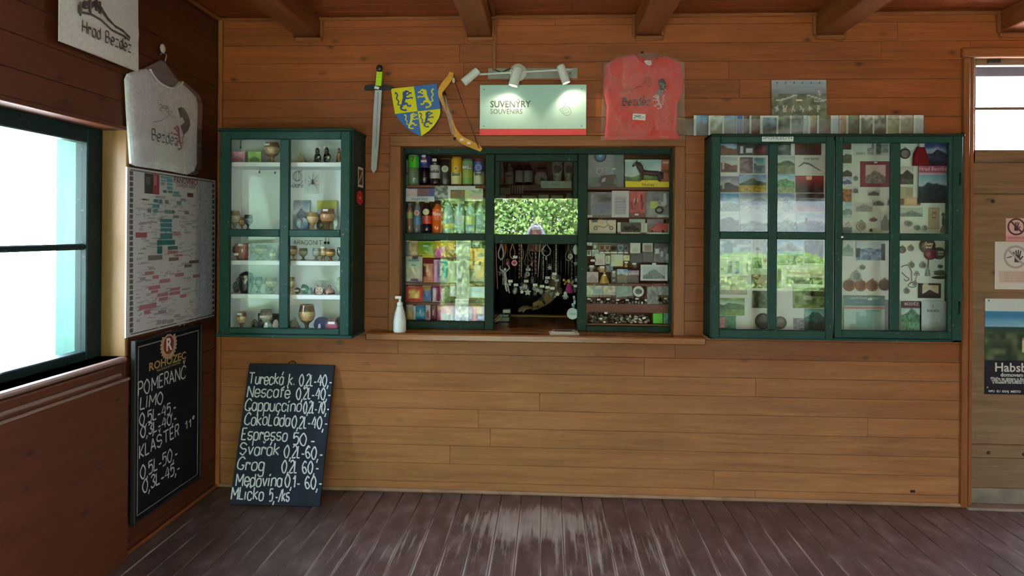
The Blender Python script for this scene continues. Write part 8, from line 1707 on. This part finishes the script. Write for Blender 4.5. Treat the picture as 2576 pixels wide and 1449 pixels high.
for dx_, dz_ in ((-.034, .055), (-.02, .045), (-.004, .052), (-.026, .03)): MB().ball(dx_, -.006, -l + dz_, .009, .007, .009, (206, 180, 90), 9, 6).build('flower', MPL, t)
MB().ball(0, 0, -l + .046, .011, .010, .012, (206, 180, 160), 10, 7).build('head', MPL, t)
q = HP(1140, 800); t = thing('plastic_hand', 'small white plastic hand charm below the doll', 'key ring', (q.x, HY - .07, ZR - .0005), group=GH); l = ZR - q.z
MB().tube([(0, 0, 0), (0, 0, -l + .02)], .0012, (110, 106, 104), 4).build('chain', MME, t); MB().ball(0, 0, -l + .006, .012, .005, .014, (206, 210, 206), 10, 7).build('palm', MPL, t)
for k, (a, ln_) in enumerate(((-.9, .018), (-.4, .026), (-.05, .028), (.3, .026), (.75, .022))): MB().tube([(math.sin(a) * .010, 0, -l - math.cos(a) * .004), (math.sin(a) * (.012 + ln_ * .8), -.002, -l - math.cos(a) * (.006 + ln_))], [.004, .0025], (206, 210, 206), 6).build('finger', MPL, t)
a, b = P(1441, 610, .16), P(1441, 650, .16); t = thing('oval_mirror', 'pale oval mirror charm at the right edge of the serving hatch', 'mirror', (P(1448, 628, .16).x, .16, P(1448, 628, .16).z)); MB().lathe([(.016, 0), (.016, .004), (1e-6, .005)], (190, 196, 184), 18).build('disc', MPL, t, rot=(pi / 2, 0, 0)).scale = (1, 2.0, 1)
MB().tube([(0, 0, .03), (0, 0, .06)], .002, (120, 120, 116), 4).build('cord', MPL, t); MB().tube([(.0, 0, .06), (.03, .0, .062)], .003, (120, 120, 116), 4).build('hook', MPL, t)
q = P(1442, 789, .10); t = thing('medal_disc', 'pale blue medal disc on a ribbon cluster hanging by the right mullion', 'medal', (q.x - .004, .10, q.z)); MB().lathe([(.036, 0), (.036, .005), (.031, .007), (.030, .006), (1e-6, .006)], (176, 196, 196), 26).build('disc', MPL, t, rot=(pi / 2, 0, 0)); text('hrad', .018, (70, 90, 100), t, (.002, -.0075, 0)); MB().tube([(.006, 0, .03), (.012, .01, .09)], .006, (120, 140, 150), 6).build('ribbon', MFB, t)
for k, (dx_, dz_) in enumerate(((.0, .055), (.014, .07), (.008, .1))): MB().ball(dx_, -.004, dz_, .007, .005, .012, (170, 190, 200), 8, 6).build('bead', MST, t)
# ---------------------------------------------------------------- inside the hatch: papers, pens
def cz_(u, v): q = PZ(u, v, CTZ); return q
q = cz_(1262, 805); t = thing('card_printer', 'low grey and white device with papers on the counter inside the hatch, left', 'device', (P(1262, 780, .55).x, .55, CTZ + EPS))
MB().box(-.08, .06, -.08, .12, 0, .035, (110, 116, 116), .006).build('device_body', MPL, t); MB().box(-.08, .05, -.075, .10, .036, .044, (176, 186, 190), .002).build('paper_pile', MPR, t); MB().box(-.07, .06, -.06, .08, .045, .052, (44, 50, 54), .002).build('folder', MPL, t); MB().box(.01, .062, -.05, .02, .054, .08, (176, 176, 172), .004).build('receipt_roll', MPL, t)
for k in range(2): tag(MB().tube([(-.02 + .02 * k, 0, .004), (.035 + .02 * k, .06, .055)], .0035, (206, 190, 140), 6).build('wooden_pen', MPL, None, (P(1246, 790, .40).x, .39, CTZ + .001)), ('left', 'right')[k] + ' of two slanted pale pens inside the hatch', 'pen')
# ================================================================ people
def skin(name, verts, edges, mat, parent, root=0, sub=2, col=(150, 110, 95)):
    me = bpy.data.meshes.new(name); me.from_pydata([v[:3] for v in verts], edges, []); me.update()
    o = put(name, me, mat, parent); md = o.modifiers.new('skin', 'SKIN'); md.use_smooth_shade = True
    for i, v in enumerate(verts):
        r = v[3]; sv = me.skin_vertices[0].data[i]; sv.radius = (r, v[4] if len(v) > 4 else r); sv.use_root = (i == root)
    o.modifiers.new('sub', 'SUBSURF').levels = sub; o.modifiers['sub'].render_levels = sub
    return o
MSKIN = painted('warm_skin', (196, 148, 128), rough=.5, var=.06); MNAVY = painted('navy_cotton', (18, 20, 32), rough=.9, var=.15); MHAIR = painted('brown_hair', (58, 40, 30), rough=.6, var=.3)
MTRS = painted('dark_trousers', (26, 26, 30), rough=.9); MGRY = painted('pale_rain_cape', (206, 208, 214), rough=.6); MCAP = painted('white_cap_cloth', (226, 226, 224), rough=.8); MSHOE = painted('dark_shoe', (36, 30, 28), rough=.6)
def head(t, x, y, z, face, hair=True):                      # face = +1 looks towards +y, -1 towards -y
    m = MB().lathe([(.012, -.118), (.042, -.108), (.060, -.08), (.070, -.04), (.076, .0), (.077, .04), (.070, .08), (.048, .108), (.02, .119), (1e-6, .12)], (200, 150, 130), 20, 0, 0, 0, 1.0, 1.22)
    h = m.build('head', MSKIN, t, (x, y, z)); f = face
    for s_ in (-1, 1):
        MB().ball(s_ * .030, f * .078, .008, .013, .010, .008, (236, 232, 228), 10, 6).build('eye', MPL, h); MB().ball(s_ * .030, f * .086, .008, .006, .004, .006, (60, 44, 34), 8, 5).build('iris', MPL, h)
        MB().tube([(s_ * .016, f * .086, .028), (s_ * .032, f * .086, .033), (s_ * .046, f * .076, .026)], .004, (70, 50, 40), 6).build('eyebrow', MPL, h); MB().ball(s_ * .078, -f * .004, .0, .010, .018, .030, (190, 140, 122), 10, 6).build('ear', MSKIN, h)
    MB().tube([(0, f * .086, .012), (0, f * .100, -.016), (0, f * .108, -.026), (0, f * .090, -.034)], [.008, .011, .014, .008], (200, 150, 130), 8).build('nose', MSKIN, h)
    MB().tube([(-.024, f * .078, -.060), (0, f * .088, -.058), (.024, f * .078, -.060)], [.003, .007, .003], (170, 96, 92), 8).build('mouth', MPL, h)
    if hair: MB().lathe([(.081, .02), (.083, .05), (.076, .088), (.052, .116), (.02, .128), (1e-6, .129)], (60, 42, 32), 20, 0, -f * .012, 0, 1.02, 1.22).build('hair', MHAIR, h); blob(MB(), 0, -f * .055, .0, .078, .05, .09, (60, 42, 32), 3, 14, 9, .06).build('hair', MHAIR, h)
    return h
def fingers(t, palm, d, up, n=4, ln=.075, thumb=None):
    d = Vector(d).normalized(); up = Vector(up).normalized(); sd = d.cross(up).normalized(); palm = Vector(palm)
    for k in range(n):
        o_ = sd * (.030 - .020 * k); l = ln * (.86, 1.0, .95, .76)[k]; a = palm + o_ + d * .01
        MB().tube([a, a + d * (.03 + l * .35) + up * .004, a + d * (.03 + l * .75) - up * .006, a + d * (.025 + l) - up * .020], [.0095, .009, .0082, .006], (200, 150, 130), 8).build('finger', MSKIN, t)
    a = palm + sd * (.030 if thumb is None else thumb); s_ = 1 if thumb is None or thumb > 0 else -1
    MB().tube([a - d * .03, a + sd * s_ * .022 - d * .002, a + sd * s_ * .034 + d * .026 - up * .006], [.012, .0105, .007], (200, 150, 130), 8).build('thumb', MSKIN, t)
# ---- vendor behind the hatch
vx = -.10
t = thing('person', 'person in a dark navy shirt behind the hatch, watch on bare forearm', 'person', (vx, 1.2, 0)); L_ = lambda x, y, z: (x - vx, y - 1.2, z)
V = [(*L_(vx, 1.2, .95), .13, .10), (*L_(vx, 1.19, 1.15), .12, .09), (*L_(vx, 1.18, 1.36), .14, .095), (*L_(vx, 1.16, 1.47), .05, .05), (*L_(vx, 1.13, 1.56), .048, .05),
     (*L_(.075, 1.15, 1.40), .052, .052), (*L_(.040, .985, 1.15), .046, .046), (*L_(-.01, .95, 1.105), .047, .042), (*L_(-.075, .905, 1.060), .031, .026), (*L_(-.115, .870, 1.052), .036, .018),
     (*L_(-.275, 1.17, 1.40), .052, .052), (*L_(-.34, 1.22, 1.13), .040, .040), (*L_(-.335, 1.14, .90), .026, .024), (*L_(-.33, 1.12, .82), .034, .02),
     (*L_(vx - .09, 1.2, .86), .085, .085), (*L_(vx - .10, 1.19, .48), .055, .055), (*L_(vx - .10, 1.22, .09), .036, .036), (*L_(vx + .09, 1.2, .86), .085, .085), (*L_(vx + .10, 1.19, .48), .055, .055), (*L_(vx + .10, 1.22, .09), .036, .036)]
EV = [(0, 1), (1, 2), (2, 3), (3, 4), (2, 5), (5, 6), (6, 7), (7, 8), (8, 9), (2, 10), (10, 11), (11, 12), (12, 13), (0, 14), (14, 15), (15, 16), (0, 17), (17, 18), (18, 19)]
E_ = [(0, 1), (1, 2), (2, 3), (3, 4), (2, 5), (5, 6), (6, 7), (7, 8), (2, 9), (9, 10), (10, 11), (11, 12), (0, 13), (13, 14), (14, 15), (0, 16), (16, 17), (17, 18)]
skin('body', V, EV, MSKIN, t); V.pop(7)
g_ = lambda v, k: (*v[:3], v[3] * k + .004, v[4] * k + .004)
mid = lambda a, b, f: tuple(p + (q - p) * f for p, q in zip(a, b))
low = (*V[0][:2], .72, .14, .11)
SV = [g_(low, 1.2), g_(V[0], 1.3), g_(V[1], 1.4), g_(V[2], 1.25), g_(V[5], 1.35), g_(mid(V[5], V[6], .62), 1.45), g_(V[9], 1.35), g_(V[10], 1.45), g_(mid(V[10], V[11], .9), 1.5), g_(mid(V[2], V[3], .75), 1.25)]
skin('shirt', SV, [(0, 1), (1, 2), (2, 3), (3, 4), (4, 5), (3, 6), (6, 7), (7, 8), (3, 9)], MNAVY, t)
skin('trousers', [g_(V[0], 1.05), g_(V[13], 1.12), g_(V[14], 1.2), g_(V[15], 1.4), g_(V[16], 1.12), g_(V[17], 1.2), g_(V[18], 1.4)], [(0, 1), (1, 2), (2, 3), (0, 4), (4, 5), (5, 6)], MTRS, t)
for s_ in (-.1, .1): MB().tube([(s_, .06, .05), (s_, -.03, .056), (s_, -.13, .046)], [.038, .046, .034], (36, 30, 28), 10).build('shoe', MSHOE, t)
head(t, 0, -.10, 1.635, -1)
fingers(t, L_(-.118, .865, 1.052), (-.85, -.45, -.12), (-.05, -.1, 1), thumb=-.028)
fingers(t, L_(-.33, 1.115, .815), (0, -.1, -1), (-1, 0, 0))
a, b = Vector(L_(-.050, .922, 1.083)), Vector(L_(-.062, .914, 1.072)); d = (b - a).normalized(); sd = d.cross(Vector((0, 0, 1))).normalized(); up = sd.cross(d)
MB().tube([a + (sd * .032 * math.cos(k * pi / 8) + up * .030 * math.sin(k * pi / 8)) for k in range(16)], .006, (30, 28, 30), 6, True).build('watch_strap', MPL, t, label='dark watch strap')
q = a + (-sd if sd.y > 0 else sd) * .022 + up * .026
MB().lathe([(.017, 0), (.017, .006), (.014, .008), (1e-6, .008)], (176, 176, 180), 18).build('watch_face', MME, t, q, (up * .8 + (-sd if sd.y > 0 else sd) * .7).to_track_quat('Z', 'Y').to_euler(), 'silver watch face')
# ---- someone standing outside the open door, mirrored in the raised pane
px_, py_ = -.24, -8.3
t = thing('person', 'person in a pale hooded rain cape outside, mirrored in the raised pane', 'person', (px_, py_, -.1)); t.scale = (1.06, 1.06, 1.06)
V = [(0, 0, .92, .13, .10), (0, 0, 1.14, .12, .09), (0, 0, 1.34, .14, .10), (0, .01, 1.45, .05, .05), (0, .03, 1.53, .048, .05), (.18, 0, 1.37, .05, .05), (.23, .02, 1.10, .04, .04), (.15, .20, 1.00, .026, .024), (.10, .25, 1.00, .034, .02),
     (-.18, 0, 1.37, .05, .05), (-.23, .02, 1.10, .04, .04), (-.15, .20, 1.02, .026, .024), (-.09, .25, 1.03, .034, .02), (-.09, 0, .84, .085, .085), (-.1, .01, .46, .055, .055), (-.1, -.02, .09, .036, .036), (.09, 0, .84, .085, .085), (.1, .01, .46, .055, .055), (.1, -.02, .09, .036, .036)]
skin('body', V, E_, MSKIN, t)
low = (0, 0, .70, .14, .11)
SV = [g_(low, 1.4), g_(V[1], 1.4), g_(V[2], 1.25), g_(V[5], 1.3), g_(V[6], 1.35), g_(mid(V[6], V[7], .9), 1.5), g_(V[9], 1.3), g_(V[10], 1.35), g_(mid(V[10], V[11], .9), 1.5)]
skin('rain_cape', SV, [(0, 1), (1, 2), (2, 3), (3, 4), (4, 5), (2, 6), (6, 7), (7, 8)], MGRY, t)
skin('trousers', [g_(V[0], 1.05), g_(V[13], 1.12), g_(V[14], 1.2), g_(V[15], 1.4), g_(V[16], 1.12), g_(V[17], 1.2), g_(V[18], 1.4)], [(0, 1), (1, 2), (2, 3), (0, 4), (4, 5), (5, 6)], MTRS, t)
for s_ in (-.1, .1): MB().tube([(s_, -.06, .05), (s_, .03, .056), (s_, .13, .046)], [.038, .046, .034], (36, 30, 28), 10).build('shoe', MSHOE, t)
h = head(t, 0, .05, 1.60, 1, hair=True)
MB().lathe([(.086, .045), (.088, .06), (.074, .10), (.04, .125), (1e-6, .132)], (226, 226, 224), 20, 0, 0, 0, 1.0, 1.2).build('cap_crown', MCAP, h); MB().prism([(-.07, .0), (-.05, .06), (0, .085), (.05, .06), (.07, 0)], -.004, .004, (226, 226, 224)).build('cap_brim', MCAP, h, (0, .085, .052), (pi / 2, 0, 0))
vs = []; n = 16; prof = [(.02, .155), (.07, .13), (.115, .07), (.15, .0), (.20, -.09), (.24, -.15)]
for r, z in prof:
    for k in range(n): a = math.radians(130 + 280 * k / (n - 1)); vs.append((r * math.cos(a), r * .9 * math.sin(a) - .02, z))
m = MB(); m.add(vs, [(i * n + k, i * n + k + 1, (i + 1) * n + k + 1, (i + 1) * n + k) for i in range(len(prof) - 1) for k in range(n - 1)], (150, 152, 158), True)
o = m.build('hood', MGRY, h); o.modifiers.new('thick', 'SOLIDIFY').thickness = .006
fingers(t, (.10, .255, 1.0), (-.9, .3, .05), (0, .3, 1)); fingers(t, (-.09, .255, 1.03), (.9, .3, .05), (0, .3, 1))
